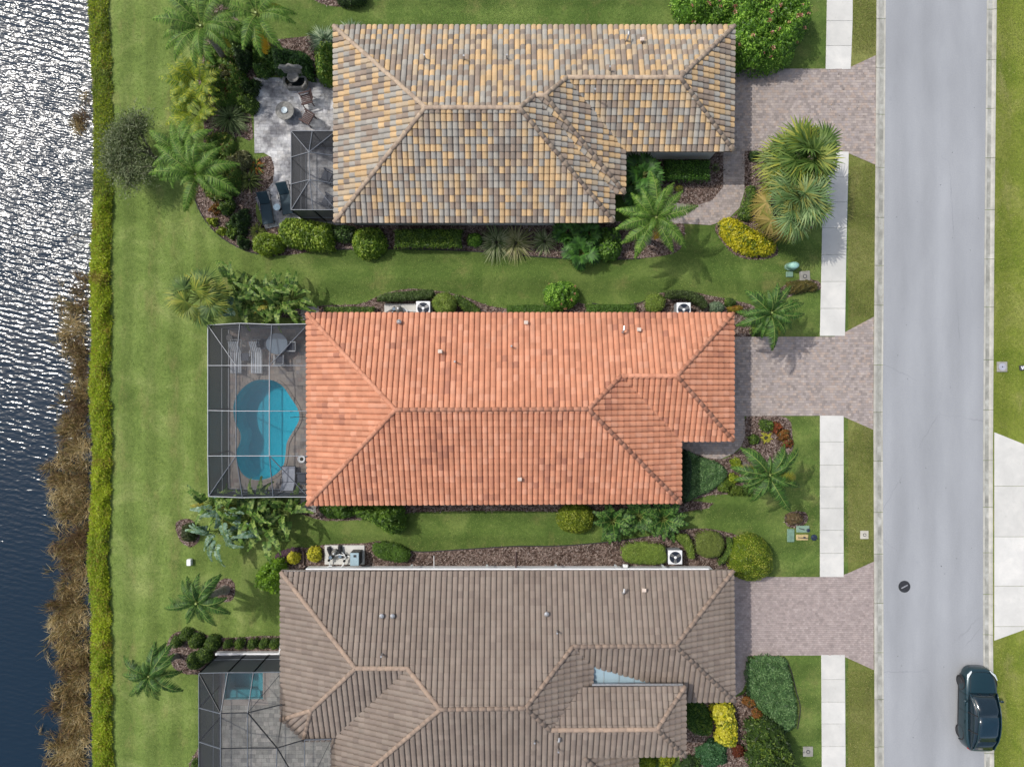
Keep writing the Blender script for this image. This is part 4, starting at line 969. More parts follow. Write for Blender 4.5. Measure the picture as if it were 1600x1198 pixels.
cage('screen cage with blue grey beams over the small rectangular pool',
     dict(nw=(311, 1051, Z), n1=(356, 1050, Z), n2=(396, 1050, Z), ne=(441, 1049, Z), a1=(311, 1105, Z), b1=(311, 1158, Z), sw=(311, 1240, Z),
          a2=(345, 1114, 3.5), b2=(345, 1169, 3.5), c2=(345, 1240, 3.5), a3=(387, 1113, 3.7), b3=(387, 1168, 3.7), c3=(387, 1240, 3.7), a4=(441, 1100, 3.2),
          b4=(433, 1168, 3.7), c4=(430, 1240, 3.7), b5=(476, 1155, 3.2), d5=(476, 1240, 3.5), b6=(518, 1154, 3.2), d6=(518, 1240, 3.2), m4=(441, 1124, 3.2)),
     [('a1', 'a2'), ('a2', 'a3', 1), ('a3', 'a4', 1), ('b1', 'b2'), ('b2', 'b3', 1), ('b3', 'b4', 1), ('b4', 'b5', 1), ('b5', 'b6'), ('nw', 'a2', 1), ('n1', 'a2'), ('n2', 'a3'), ('ne', 'a3', 1),
      ('a2', 'b2'), ('b2', 'c2'), ('a3', 'b3'), ('b3', 'c3'), ('a3', 'b4', 1), ('b4', 'c4'), ('b4', 'd5', 1), ('b5', 'd5'), ('b6', 'd5', 1)],
     [('nw', 'a1', 'a2'), ('nw', 'a2', 'n1'), ('n1', 'a2', 'a3', 'n2'), ('n2', 'a3', 'ne'), ('ne', 'a3', 'a4'), ('a1', 'b1', 'b2', 'a2'), ('a2', 'b2', 'b3', 'a3'), ('b1', 'sw', 'c2', 'b2'), ('b2', 'c2', 'c3', 'b3'),
      ('a3', 'b3', 'b4'), ('a3', 'b4', 'b5', 'm4', 'a4'), ('b3', 'c3', 'c4', 'b4'), ('b4', 'c4', 'd5'), ('b4', 'd5', 'b5'), ('b5', 'd5', 'b6'), ('b6', 'd5', 'd6')],
     [('nw', 'a1', 'b1', 'sw'), ('nw', 'n1', 'n2', 'ne')], M_BRONZE, M_DARK)
kb = thing('knee_wall', 'low white wall edging the deck beside the clipped round bushes', 'wall')
mb = MB(); a_, b_ = P(340, 1021), P(442, 1019); mb.box(((a_.x + b_.x) / 2, a_.y + .1, .17), (b_.x - a_.x, .14, .34), bev=.01); mb.box((b_.x - .05, a_.y + .45, .17), (.14, .7, .34), bev=.01); mb.build('coping', M_WHITE, kb)

# ---------------------------------------------------------------- furniture
M_TEAL = solid('teal_sling_fabric', alb(24, 54, 66), .7, sc=8)
M_WICK = solid('brown_wicker', alb(92, 70, 66), .8, sc=22, var=.4)
M_GREYF = solid('grey_sling', alb(86, 90, 100), .8, sc=10)
M_STRIPE = solid('white_vinyl_strap', alb(204, 210, 216), .6, var=.05)
M_STONE = solid('grey_cast_stone', alb(148, 146, 140), .85, sc=7, var=.3)
M_TGLASS = solid('table_glass', alb(120, 136, 150), .1, var=.05)
def lounger(label, px, py, rz, mat, frame, L=1.95, W=.66, slats=0, back=40):
    r = thing('sun_lounger', label, 'sun lounger', tuple(P(px, py, .032)), rz, None)
    f = MB()
    for s in (-1, 1): f.box((s * W / 2, 0, .3), (.04, L, .05), bev=.01)
    for y in (-L / 2, L * .12, L / 2): f.box((0, y, .3), (W, .04, .04))
    f.build('frame', frame, r)
    for s in (-1, 1):
        for y in (-L * .4, L * .4): MB().box((s * (W / 2 - .03), y, .14), (.04, .05, .28)).build('leg', frame, r)
    for s in (-1, 1): MB().box((s * (W / 2 + .02), L * .08, .5), (.05, .38, .03), bev=.01).box((s * (W / 2 + .02), -L * .08, .4), (.03, .03, .2)).build('armrest', frame, r)
    Lb = L * .38; c, sn = math.cos(math.radians(back)), math.sin(math.radians(back))
    if slats:
        for i in range(slats):
            x = -W / 2 + W * (i + .5) / slats; w_ = W / slats * .62
            MB().box((x, -L * .19, .34), (w_, L * .6, .025), bev=.006).build('strap', mat, r)
            MB().box((x, L * .12 + Lb * c / 2, .34 + Lb * sn / 2), (w_, Lb, .025), rx=math.radians(back), bev=.006).build('strap', mat, r)
    else:
        MB().box((0, -L * .19, .35), (W - .04, L * .6, .05), bev=.02).build('seat', mat, r)
        MB().box((0, L * .12 + Lb * c / 2, .35 + Lb * sn / 2), (W - .04, Lb, .05), rx=math.radians(back), bev=.02).build('backrest', mat, r)
    return r
def armchair(label, px, py, rz, mat, cush=None, sz=1.0, z=.032, name='patio_chair'):
    r = thing(name, label, 'chair', tuple(P(px, py, z)), rz, None); r.scale = (sz,) * 3
    b = MB()
    for i in range(6): b.box((-.24 + i * .096, -.02, .4), (.075, .56, .03), bev=.008)
    b.build('seat', mat, r)
    b = MB()
    for i in range(6): b.box((-.22 + i * .088, .36, .68), (.07, .03, .62), rx=math.radians(-22), bev=.008)
    b.box((0, .46, .96), (.56, .05, .06), rx=math.radians(-22), bev=.01); b.build('backrest', mat, r)
    for s in (-1, 1):
        MB().box((s * .31, .02, .6), (.09, .66, .03), bev=.01).build('armrest', mat, r)
        for y in (-.26, .26): MB().box((s * .29, y, .29), (.05, .05, .6 if y < 0 else .58), bev=.01).build('leg', mat, r)
    if cush: MB().box((0, -.02, .45), (.5, .5, .09), bev=.03).build('cushion', cush, r)
    return r
def round_table(label, px, py, R, h, top, leg, z=.032, bowl=None):
    r = thing('round_table', label, 'table', tuple(P(px, py, z)))
    MB().lathe((0, 0, h - .05), [(R * .96, 0), (R, .01), (R, .035), (R * .97, .045), (R * .3, .047)], 28).build('table_top', top, r, smooth=False)
    MB().lathe((0, 0, 0), [(R * .55, 0), (R * .5, .05), (R * .22, .12), (R * .2, h * .6), (R * .5, h - .05)], 20).build('base', leg, r)
    if bowl:
        MB().lathe((0, 0, h), [(.17, 0), (.19, .05), (.17, .06), (.05, .03)], 18).build('burner', bowl, r)
    return r
lounger('teal sling lounger standing by the dark mulch bed at the patio edge', 419, 327, math.radians(8), M_TEAL, M_DARK)
lounger('teal sling lounger tucked against the small screen cage', 449, 312, math.radians(10), M_TEAL, M_DARK)
round_table('tiny round side table with a pale top between the two teal loungers', 437, 327, .2, .5, solid('pale_table_top', alb(190, 216, 226), .4), M_DARK)
round_table('round grey stone fire table with a bright glass centre on the light patio', 449, 178, .54, .5, M_STONE, M_STONE, bowl=solid('fire_glass', alb(215, 230, 236), .3, sc=30, var=.4))
armchair('brown slatted armchair nearest the stone fountain', 482, 160, math.radians(-75), M_WICK, sz=1.05)
armchair('brown slatted armchair just above the small cage corner', 484, 189, math.radians(-120), M_WICK, sz=1.05)
armchair('dark grey chair in the small cage, the one nearer the fire table', 515, 280, math.radians(-115), M_GREYF, M_GREYF, 1.1)
armchair('dark grey chair in the small cage by its southern corner', 516, 318, math.radians(-120), M_GREYF, M_GREYF, 1.1)
# fountain
ft = thing('fountain', 'grey stone wall fountain with scrolled back at the top edge of the light patio', 'fountain', tuple(P(464, 132, .03)))
oc = [(-.62, -.1), (-.42, -.34), (.42, -.34), (.62, -.1), (.62, .3), (-.62, .3)]
for (a, b) in zip(oc, oc[1:] + oc[:1]):
    mx_, my_ = (a[0] + b[0]) / 2, (a[1] + b[1]) / 2; L = math.hypot(b[0] - a[0], b[1] - a[1]); MB().box((mx_, my_, .22), (L + .1, .13, .44), math.atan2(b[1] - a[1], b[0] - a[0]), bev=.03).build('basin_rim', M_STONE, ft)
MB().prism(oc, .02, .34).build('basin_water', solid('dark_water', (.01, .014, .014), .05, var=0), ft)
MB().box((0, .42, .7), (1.1, .18, 1.4), bev=.05).build('back_panel', M_STONE, ft)
b = MB(); b.tube([(-.62, .42, 1.2), (-.5, .42, 1.42), (-.2, .42, 1.38), (0, .42, 1.55), (.2, .42, 1.38), (.5, .42, 1.42), (.62, .42, 1.2)], .09, 8); b.build('scroll', M_STONE, ft, smooth=True)
MB().lathe((0, .12, .6), [(.08, 0), (.3, .12), (.34, .16), (.3, .18), (.1, .1)], 18).build('bowl', M_STONE, ft)
# middle cage furniture
lounger('white strapped chaise nearest the lawn side of the big cage', 372, 557, 0, M_STRIPE, M_ALU, 1.95, .62, 6, 35)
lounger('white strapped chaise nearer the round glass table in the big cage', 404, 557, 0, M_STRIPE, M_ALU, 1.95, .62, 6, 35)
st = thing('side_table', 'small grey square side table between the two white chaises', 'side table', tuple(P(387, 558, .032)))
MB().box((0, 0, .42), (.45, .45, .04), bev=.01).build('table_top', M_GREYF, st)
for x in (-.18, .18):
    for y in (-.18, .18): MB().box((x, y, .2), (.035, .035, .4)).build('leg', M_ALU, st)
round_table('round glass dining table under the corner of the big cage', 439, 538, .62, .72, M_TGLASS, M_DARK)
armchair('white framed patio chair on the house side of the round glass table', 458, 542, math.radians(-90), M_ALU, M_GREYF, .85)
armchair('patio chair on the pool side of the round glass table', 440, 562, math.radians(180), M_ALU, M_GREYF, .85)
armchair('patio chair on the lawn side of the round glass table', 420, 538, math.radians(90), M_GREYF, M_GREYF, .85)
lounger('grey cushioned chaise in the corner of the big cage by the bird of paradise', 454, 747, math.radians(180), solid('light_grey_cushion', alb(178, 184, 196), .8), M_DARK, 1.5, .8)
armchair('dark chair against the house wall at the far end of the kidney pool', 476, 745, math.radians(-90), M_GREYF, M_GREYF, 1.0)
pl = thing('planter', 'white round planter by the house wall beside the kidney pool', 'planter', tuple(P(474, 716, .03)))
MB().lathe((0, 0, 0), [(.14, 0), (.2, .3), (.23, .36), (.2, .38), (.18, .34)], 18).build('pot', M_WHITE, pl)
MB().lathe((0, 0, 0), [(.18, .30), (.18, .33), (.05, .35)], 14).build('soil', M_TWIG, pl)
hr = thing('pool_handrail', 'curved dark grab rail at the house side of the kidney pool', 'handrail')
for dy in (0, .35): MB().tube([P(475, 651, .03) + Vector((0, dy, 0)), P(475, 651, .75) + Vector((0, dy, 0)), P(466, 651, .85) + Vector((0, dy, 0)), P(456, 652, .5) + Vector((0, dy, 0)), P(454, 652, -.5) + Vector((0, dy, 0))], .02, 8).build('rail', M_DARK, hr, smooth=True)
fp = thing('flower_pot', 'small dark pot with a plant near the corner of the big cage', 'plant pot', tuple(P(361, 528, .03)))
MB().lathe((0, 0, 0), [(.15, 0), (.2, .3), (.22, .34), (.17, .32)], 14).build('pot', M_DARK, fp)

# ---------------------------------------------------------------- air conditioners and pool plant
def pad(label, x0, y0, x1, y1):
    a, b = P(x0, y0), P(x1, y1); c = (a + b) / 2; o = MB().box((c.x, c.y, .06), (abs(b.x - a.x), abs(b.y - a.y), .1), bev=.01).build('concrete_pad', M_SLAB); tag(o, label, 'pad'); return o
def ac(label, px, py, z0=.11, w_=.78, body=None):
    r = thing('air_conditioner', label, 'air conditioner', tuple(P(px, py, z0))); body = body or M_ACB
    MB().box((0, 0, .38), (w_, w_, .74), bev=.04).build('cabinet', body, r)
    MB().box((0, 0, .78), (w_ + .03, w_ + .03, .05), bev=.02).build('top_cover', M_WHITE, r)
    g = MB()
    for k in range(1, 7):
        R = k * w_ * .07; V = []
        for i in range(24): th = 2 * PI * i / 24; V.append(Vector((R * math.cos(th), R * math.sin(th), .83)))
        g.tube(V + [V[0]], .008, 4, cap=False)
    for k in range(12): th = PI * k / 6; g.tube([(0.03 * math.cos(th), .03 * math.sin(th), .83), (w_ * .43 * math.cos(th), w_ * .43 * math.sin(th), .83)], .006, 4, cap=False)
    g.build('fan_grille', M_DARK, r)
    MB().lathe((0, 0, .805), [(w_ * .43, 0), (w_ * .43, .008), (.1, .009)], 28).build('fan_well', M_BLUE, r)
    b = MB()
    for k in range(3):
        th = 2 * PI * k / 3 + .4; d = Vector((math.cos(th), math.sin(th), 0)); e = Vector((-d.y, d.x, 0))
        b.add([d * .06 + e * .05 + Vector((0, 0, .817)), d * .3 + e * .12 + Vector((0, 0, .822)), d * .32 - e * .06 + Vector((0, 0, .819)), d * .06 - e * .05 + Vector((0, 0, .817))], [(0, 1, 2, 3)])
    b.build('fan_blade', M_STEEL, r); MB().lathe((0, 0, .815), [(.08, 0), (.08, .03), (.03, .04)], 12).build('hub', M_WHITE, r)
    return r
M_ACB = solid('ac_cabinet', alb(160, 166, 172), .5); M_BLUE = solid('dark_blue_plastic', alb(36, 50, 74), .4)
M_PVC = solid('white_pvc', (.7, .72, .72), .4, var=.05); M_BLACKP = solid('black_plastic', (.02, .02, .022), .35, var=.2)
pad('white concrete pad under the pool pump and air conditioner by the orange tiled house', 601, 475, 676, 497)
ac('white topped air conditioner at the end of the pad next to the round clipped bush', 664, 484)
def pump(label, px, py, rz=0, z0=.11):
    r = thing('pool_pump', label, 'pool pump', tuple(P(px, py, z0)), rz)
    MB().tube([(-.3, 0, .2), (.1, 0, .2)], .1, 12).build('motor', M_BLACKP, r)
    MB().lathe((.24, 0, 0), [(.13, .05), (.15, .1), (.15, .32), (.13, .36), (.03, .38)], 16).build('strainer', M_BLACKP, r)
    MB().tube([(.24, 0, .38), (.24, 0, .44)], .1, 12).build('lid', M_TGLASS, r)
    MB().box((-.05, 0, .05), (.6, .2, .06)).build('foot', M_BLACKP, r); return r
def pfilter(label, px, py, R=.26, h=.95, z0=.11):
    r = thing('pool_filter', label, 'pool filter', tuple(P(px, py, z0)))
    MB().lathe((0, 0, 0), [(R * .9, 0), (R, .05), (R, h * .6), (R * 1.05, h * .62), (R * 1.05, h * .66), (R * .95, h * .7), (R * .6, h * .95), (R * .15, h)], 20).build('tank', M_STONE, r, smooth=False)
    MB().lathe((0, 0, h), [(.05, 0), (.05, .08), (.02, .1)], 10).build('gauge', M_WHITE, r)
    MB().tube([(R, 0, .2), (R + .2, 0, .2), (R + .25, -.1, .2), (R + .25, -.4, .2)], .035, 8).build('pipe', M_PVC, r); return r
pump('black pool pump lying on the pad by the orange tiled house', 612, 487, math.radians(30))
pfilter('round pool filter tank on the pad by the orange tiled house', 625, 484, .19, .7)
pp = thing('pipework', 'white pipes running over the pad to the air conditioner', 'pipes')
MB().tube([P(630, 485, .3), P(655, 486, .3)], .03, 8).build('pipe', M_PVC, pp); MB().tube([P(606, 495, .35), P(618, 482, .35)], .035, 8).build('pipe', M_PVC, pp); MB().tube([P(635, 489, .2), P(650, 491, .2), P(650, 495, .2)], .03, 8).build('pipe', M_PVC, pp)
ac('blue looking air conditioner half under the eave behind the curved hedge', 1063, 486)
ac('air conditioner beside the flat topped hedge by the brown tiled house', 1050, 865)
pad('concrete pad crowded with black pool equipment by the brown tiled house', 508, 851, 570, 881)
pump('black pool pump at the end of the crowded pad', 517, 862, math.radians(-70)); pump('black pool pump in the middle of the crowded pad', 533, 860, math.radians(-80))
pfilter('grey pool filter tank among the pumps on the crowded pad', 525, 861, .17, .5)
ht = thing('pool_heater', 'pale blue topped pool heater box at the end of the crowded pad', 'pool heater', tuple(P(559, 868, .11)))
MB().box((0, 0, .4), (.55, .78, .75), bev=.03).build('cabinet', M_DARK, ht); MB().box((0, 0, .8), (.5, .74, .06), bev=.02).build('top_cover', M_ZINC, ht); MB().box((.02, .2, .85), (.14, .12, .05)).build('control_panel', M_DARK, ht)
pp = thing('pipework', 'white plastic pipes and valves running from the crowded pad to the wall', 'pipes')
for pts in ([(518, 866, .4), (514, 874, .4), (516, 884, .3), (510, 887, .3)], [(534, 862, .4), (540, 868, .45), (538, 880, .35), (533, 886, .3)], [(524, 868, .5), (530, 866, .5), (546, 869, .5)], [(513, 884, .3), (519, 884, .3)]):
    MB().tube([P(*q) for q in pts], .035, 8).build('pipe', M_PVC, pp, smooth=True)
for q in ((514, 875, .45), (538, 876, .45), (541, 867, .5)): MB().lathe(P(*q), [(.07, -.06), (.08, 0), (.07, .06), (.03, .1)], 10).build('valve', M_BLACKP, pp)
hb = thing('hose_reel', 'small white hose bib with a dark hose at the wall by the flat topped hedge', 'hose bib', tuple(P(975, 877, .0)))
MB().box((0, -.12, .5), (.3, .2, .2), bev=.04).build('reel_box', M_WHITE, hb); MB().tube([(-.2, 0, .4), (-.1, .12, .3), (.1, .1, .3), (.25, -.05, .35)], .025, 6).build('hose', M_BLACKP, hb, smooth=True)
hb = thing('wall_meter', 'dark electric meter box on the white wall beside the air conditioner', 'meter', tuple(P(1102, 886, 0)))
MB().box((0, -.1, 1.3), (.4, .2, .6), bev=.02).build('box', M_GREYF, hb); MB().lathe((0, -.1, 1.6), [(.1, 0), (.1, .08), (.04, .1)], 12).build('dial', M_BLACKP, hb); MB().tube([(.2, -.1, 1.3), (.5, -.3, 1.2), (.7, -.5, .4)], .03, 6).build('conduit', M_WHITE, hb)
# ---------------------------------------------------------------- vegetation
G = lambda *c: np.array([alb(*x) for x in c])
GREEN = G((74, 99, 36), (99, 126, 47), (126, 153, 58), (58, 79, 31))
LIME = G((124, 142, 30), (150, 166, 44), (102, 122, 28), (166, 178, 66))
BRIGHT = G((92, 137, 38), (122, 169, 51), (72, 108, 33), (153, 194, 72))
DKGREEN = G((49, 72, 31), (65, 92, 38), (83, 112, 45), (42, 60, 27))
TOPIARY = G((112, 135, 51), (131, 151, 63), (97, 119, 45), (144, 160, 74))
CROTON = G((190, 182, 20), (168, 166, 24), (206, 196, 50), (110, 126, 26))
YELLOW = G((214, 206, 54), (196, 190, 42), (222, 214, 84), (130, 140, 34))
BLUEG = .72 * G((84, 116, 60), (104, 134, 74), (70, 98, 46), (120, 146, 88)) + .28 * G((79, 124, 83), (101, 149, 99), (63, 101, 67), (122, 167, 115))
OLIVE = G((99, 101, 63), (117, 119, 79), (79, 81, 51), (137, 137, 99))
REDG = G((122, 60, 36), (151, 79, 42), (99, 85, 36), (112, 112, 42))
RUST = G((131, 85, 38), (106, 76, 33), (155, 108, 49), (94, 92, 38))
PURP = G((94, 70, 82), (110, 88, 98), (80, 62, 70))
_seed = [100]
def bush(name, label, cat, pts, h, pal, leaf=(.10, .05), dens=420, R=.6, zref=None, nz=.18, flat=False, smooth=2, group=None, up=.5, side=.3, flowers=0, fcol=None, fsize=.16, base=0.0, rnd=1.0, world=None):
    """a plant filling the footprint: leaves spread through the outer layer of a lumpy mound over a solid core"""
    _seed[0] += 1; sd = _seed[0]
    poly = world or pix_poly(pts, h * .6 if zref is None else zref, smooth); poly = ccw(poly)
    cx = sum(p[0] for p in poly) / len(poly); cy = sum(p[1] for p in poly) / len(poly); poly = [(p[0] - cx, p[1] - cy) for p in poly]
    root = thing(name, label, cat, (cx, cy, 0), 0, group)
    A = abs(area2(poly)); n = int(A * dens) + 60; xs_ = [p[0] for p in poly]; ys_ = [p[1] for p in poly]
    X = RG.uniform(min(xs_), max(xs_), n * 4); Y = RG.uniform(min(ys_), max(ys_), n * 4); m = in_poly(X, Y, poly); X = X[m][:n]; Y = Y[m][:n]; n = len(X)
    def hf(X, Y):
        d, gx, gy = edge_dist(X, Y, poly); t = np.clip(d / R, 0, 1); H = h * (base + (1 - base) * np.sqrt(np.clip(1 - (1 - t) ** 2, 0, 1)))
        return H * (1 + nz * lump(X + cx, Y + cy, sd, 1.6) + nz * .7 * lump(X + cx, Y + cy, sd + 7, 5)), d, gx, gy, t
    H, d, gx, gy, t = hf(X, Y)
    # layer through the outer crown; near the rim leaves reach down to the ground
    z = H * (1 - RG.random(n) ** 1.6 * .35); k = RG.random(n) < side; z = np.where(k & (d < R * .5), H * RG.uniform(.1, 1, n), z)
    o = (1 - t)[:, None]; Nn = np.stack([gx, gy, np.zeros(n)], 1) * o * 1.2 + np.array([0, 0, 1.]); Nn += RG.normal(0, .45 * rnd, (n, 3)); Nn /= np.linalg.norm(Nn, axis=1)[:, None]
    D = RG.normal(0, 1, (n, 3)); D -= Nn * (D * Nn).sum(1)[:, None]; D /= np.linalg.norm(D, axis=1)[:, None] + 1e-6; D += Nn * up * RG.random((n, 1)) + np.stack([gx, gy, 0 * gx], 1) * o * .6; D /= np.linalg.norm(D, axis=1)[:, None]
    L = leaf[0] * RG.uniform(.7, 1.35, n); W = leaf[1] * RG.uniform(.75, 1.25, n)
    B = np.stack([X, Y, z], 1) - D * L[:, None] * .4
    V, F = kites(B, D, Nn, L, W)
    f = np.clip(.5 + .8 * lump(X + cx, Y + cy, sd + 3, 2.5) + RG.normal(0, .35, n), 0, .999); ci = (f * len(pal)).astype(int); perm = np.argsort([p.sum() for p in pal]); C = pal[perm][ci] * RG.uniform(.78, 1.22, (n, 1))
    link('foliage', quad_mesh('foliage', V, F, C), M_LEAF, root)
    # solid inner core in a darkened copy of the first leaf colour
    st = max(.07, math.sqrt(A) / 26); gx0 = np.arange(min(xs_), max(xs_) + st, st); gy0 = np.arange(min(ys_), max(ys_) + st, st); GX, GY = np.meshgrid(gx0, gy0); ins_ = in_poly(GX, GY, poly)
    HH = hf(GX.ravel(), GY.ravel())[0].reshape(GX.shape) * (.8 if not flat else .93); HH = np.where(ins_, HH, 0.0) + RG.normal(0, .012, GX.shape); idx = np.arange(GX.size).reshape(GX.shape); q = []
    for r in range(GX.shape[0] - 1):
        for c in range(GX.shape[1] - 1):
            if ins_[r:r + 2, c:c + 2].sum() >= 3: q.append((idx[r, c], idx[r, c + 1], idx[r + 1, c + 1], idx[r + 1, c]))
    if q:
        tw = quad_mesh('branches', np.stack([GX.ravel(), GY.ravel(), HH.ravel()], 1), np.array(q), np.repeat((pal[:1] * .8), len(q), 0)); link('branches', tw, M_CORE, root)
    if flowers:
        fx = RG.uniform(min(xs_), max(xs_), flowers * 5); fy = RG.uniform(min(ys_), max(ys_), flowers * 5); m = in_poly(fx, fy, poly); fx = fx[m][:flowers]; fy = fy[m][:flowers]; fh = hf(fx, fy)[0]
        fm = []
        for v in range(3):
            k = 26; th = RG.uniform(0, 2 * PI, k); el = RG.uniform(.0, 1.4, k); Df = np.stack([np.cos(th) * np.cos(el), np.sin(th) * np.cos(el), np.sin(el)], 1)
            V, F = kites(Df * fsize * .35, Df + RG.normal(0, .3, (k, 3)), RG.normal(0, 1, (k, 3)), np.full(k, fsize * .6), np.full(k, fsize * .35)); me = quad_mesh('flower_cluster', V, F, fcol[RG.integers(0, len(fcol), k)] * RG.uniform(.7, 1.2, (k, 1))); me.materials.append(M_FLOWER); fm.append(me)
        for i in range(len(fx)):
            o_ = link('flower_cluster', fm[i % 3], None, root, (fx[i], fy[i], fh[i] + .03)); s_ = random.uniform(.6, 1.25); o_.scale = (s_,) * 3; o_.rotation_euler = (0, 0, random.uniform(0, 6))
    return root
M_CORE = attr_mat('inner_core', 0.9, 0.5, 14)
def circ(px, py, r, ry=None, n=14, wob=.06, rot=0):
    ry = ry or r; out = []
    for i in range(n):
        th = 2 * PI * i / n; k = 1 + random.uniform(-wob, wob); x, y = r * k * math.cos(th), ry * k * math.sin(th); out.append((px + x * math.cos(rot) - y * math.sin(rot), py + x * math.sin(rot) + y * math.cos(rot)))
    return out
def box4(x0, y0, x1, y1, c=5): return [(x0 + c, y0), (x1 - c, y0), (x1, y0 + c), (x1, y1 - c), (x1 - c, y1), (x0 + c, y1), (x0, y1 - c), (x0, y0 + c)]

# feather and fan leaves -----------------------------------------------------
def frond_mesh(L=2.4, e0=1.0, droop=1.5, nl=38, ll=.62, lw=.045, hang=.35, fwd=.55, pal=GREEN, col=None, seed=0, name='frond', curl=0.0, start=.14, full=.75):
    r = np.random.default_rng(seed); k = 14; s = np.linspace(0, 1, k + 1); e = e0 - droop * s ** 1.3; ds = L / k
    x = np.concatenate([[0], np.cumsum(np.cos((e[1:] + e[:-1]) / 2)) * ds]); z = np.concatenate([[0], np.cumsum(np.sin((e[1:] + e[:-1]) / 2)) * ds]); y = curl * s ** 2 * L
    t = np.linspace(start, .985, nl); P0 = np.stack([np.interp(t, s, x), np.interp(t, s, y), np.interp(t, s, z)], 1); et = np.interp(t, s, e)
    T = np.stack([np.cos(et), 2 * curl * t, np.sin(et)], 1); T /= np.linalg.norm(T, axis=1)[:, None]; N = np.stack([-np.sin(et), 0 * t, np.cos(et)], 1)
    Vs = []; Fs = []; Cs = []; off = 0
    for sd in (-1, 1):
        Sd = np.cross(T, N) * sd; f = fwd + .25 * t + r.normal(0, .07, nl)
        D = Sd + T * f[:, None] + N * r.normal(.18, .14, nl)[:, None]; D /= np.linalg.norm(D, axis=1)[:, None]
        ln = ll * (np.sin(np.clip(t, 0, 1) ** full * PI * .92 + .18)) * r.uniform(.88, 1.08, nl); ln = np.maximum(ln, ll * .22)
        V, F, sg = strips(P0, D, ln, lw * r.uniform(.8, 1.15, nl), ln * (hang + r.uniform(-.1, .15, nl)), 2, .1, N=N)
        c = pal[r.integers(0, len(pal), nl)] * r.uniform(.82, 1.2, (nl, 1))
        if col is not None: c = c * .25 + np.array(alb(*col)) * .75
        Vs.append(V); Fs.append(F + off); off += len(V); Cs.append(rep(c, sg))
    # rachis as a thin three sided rod
    pts = np.stack([x, y, z], 1); Vr = []; Fr = []
    for i in range(k + 1):
        w_ = .028 * (1 - .85 * s[i]) + .004
        for a in (0, 2.1, 4.2): Vr.append(pts[i] + np.array([0, math.cos(a) * w_, math.sin(a) * w_]))
    for i in range(k):
        for a in range(3): Fr.append([i * 3 + a, i * 3 + (a + 1) % 3, i * 3 + 3 + (a + 1) % 3, i * 3 + 3 + a])
    Vs.append(np.array(Vr)); Fs.append(np.array(Fr) + off); Cs.append(np.tile(np.array(alb(*(col or (150, 166, 88)))), (len(Fr), 1)))
    me = quad_mesh(name, np.concatenate(Vs), np.concatenate(Fs), np.concatenate(Cs)); me.materials.append(M_NEEDLE); return me
def fan_mesh(Lp=.9, R=.85, e0=.8, nseg=26, spread=2.3, w_=.085, pal=GREEN, col=None, seed=0, name='fan_leaf', hang=.28):
    r = np.random.default_rng(seed); e = np.array([e0, e0 - .15]); tip = np.array([math.cos(e0) * Lp, 0, math.sin(e0) * Lp])
    a = np.linspace(-spread, spread, nseg); T = np.array([math.cos(e0 - .55), 0, math.sin(e0 - .55)]); Sd = np.array([0, 1., 0]); N = np.cross(T, Sd)
    if N[2] < 0: N = -N
    D = np.cos(a)[:, None] * T + np.sin(a)[:, None] * Sd + N * r.normal(.12, .06, nseg)[:, None]; D /= np.linalg.norm(D, axis=1)[:, None]
    ln = R * (.75 + .25 * np.cos(a / 1.6)) * r.uniform(.9, 1.08, nseg)
    V, F, sg = strips(np.tile(tip, (nseg, 1)), D, ln, w_, ln * (hang + r.uniform(-.05, .2, nseg)), 3, .06, N=np.tile(N, (nseg, 1)))
    c = pal[r.integers(0, len(pal), nseg)] * r.uniform(.85, 1.18, (nseg, 1))
    if col is not None: c = c * .3 + np.array(alb(*col)) * .7
    V2, F2, s2 = strips(np.zeros((1, 3)), (tip / np.linalg.norm(tip))[None], np.array([Lp]), np.array([.05]), np.array([0.]), 3, .7)
    me = quad_mesh(name, np.concatenate([V, V2]), np.concatenate([F, F2 + len(V)]), np.concatenate([rep(c, sg), np.tile(np.array(alb(146, 160, 90)), (s2, 1))])); me.materials.append(M_NEEDLE); return me
def trunk(root, bx, by, tz, r0=.17, r1=.12, mat=None, shaft=True):
    """from a base offset (bx,by) on the ground to the crown at (0,0,tz)"""
    pts = []; rad = []; n = 16
    for i in range(n + 1):
        s = i / n; q = s ** .8; pts.append((bx * (1 - q), by * (1 - q), tz * s)); rad.append((r0 * 1.35 if i == 0 else r0 + (r1 - r0) * s) * (1.05 if i % 2 else .97))
    MB().tube(pts, rad, 10).build('trunk', mat or M_BARK, root, smooth=False)
    if shaft: MB().tube([(0, 0, tz - .05), (0, 0, tz + .25), (0, 0, tz + .55)], [r1 * 1.0, r1 * 1.15, r1 * .5], 10).build('crown_shaft', M_STALK, root)
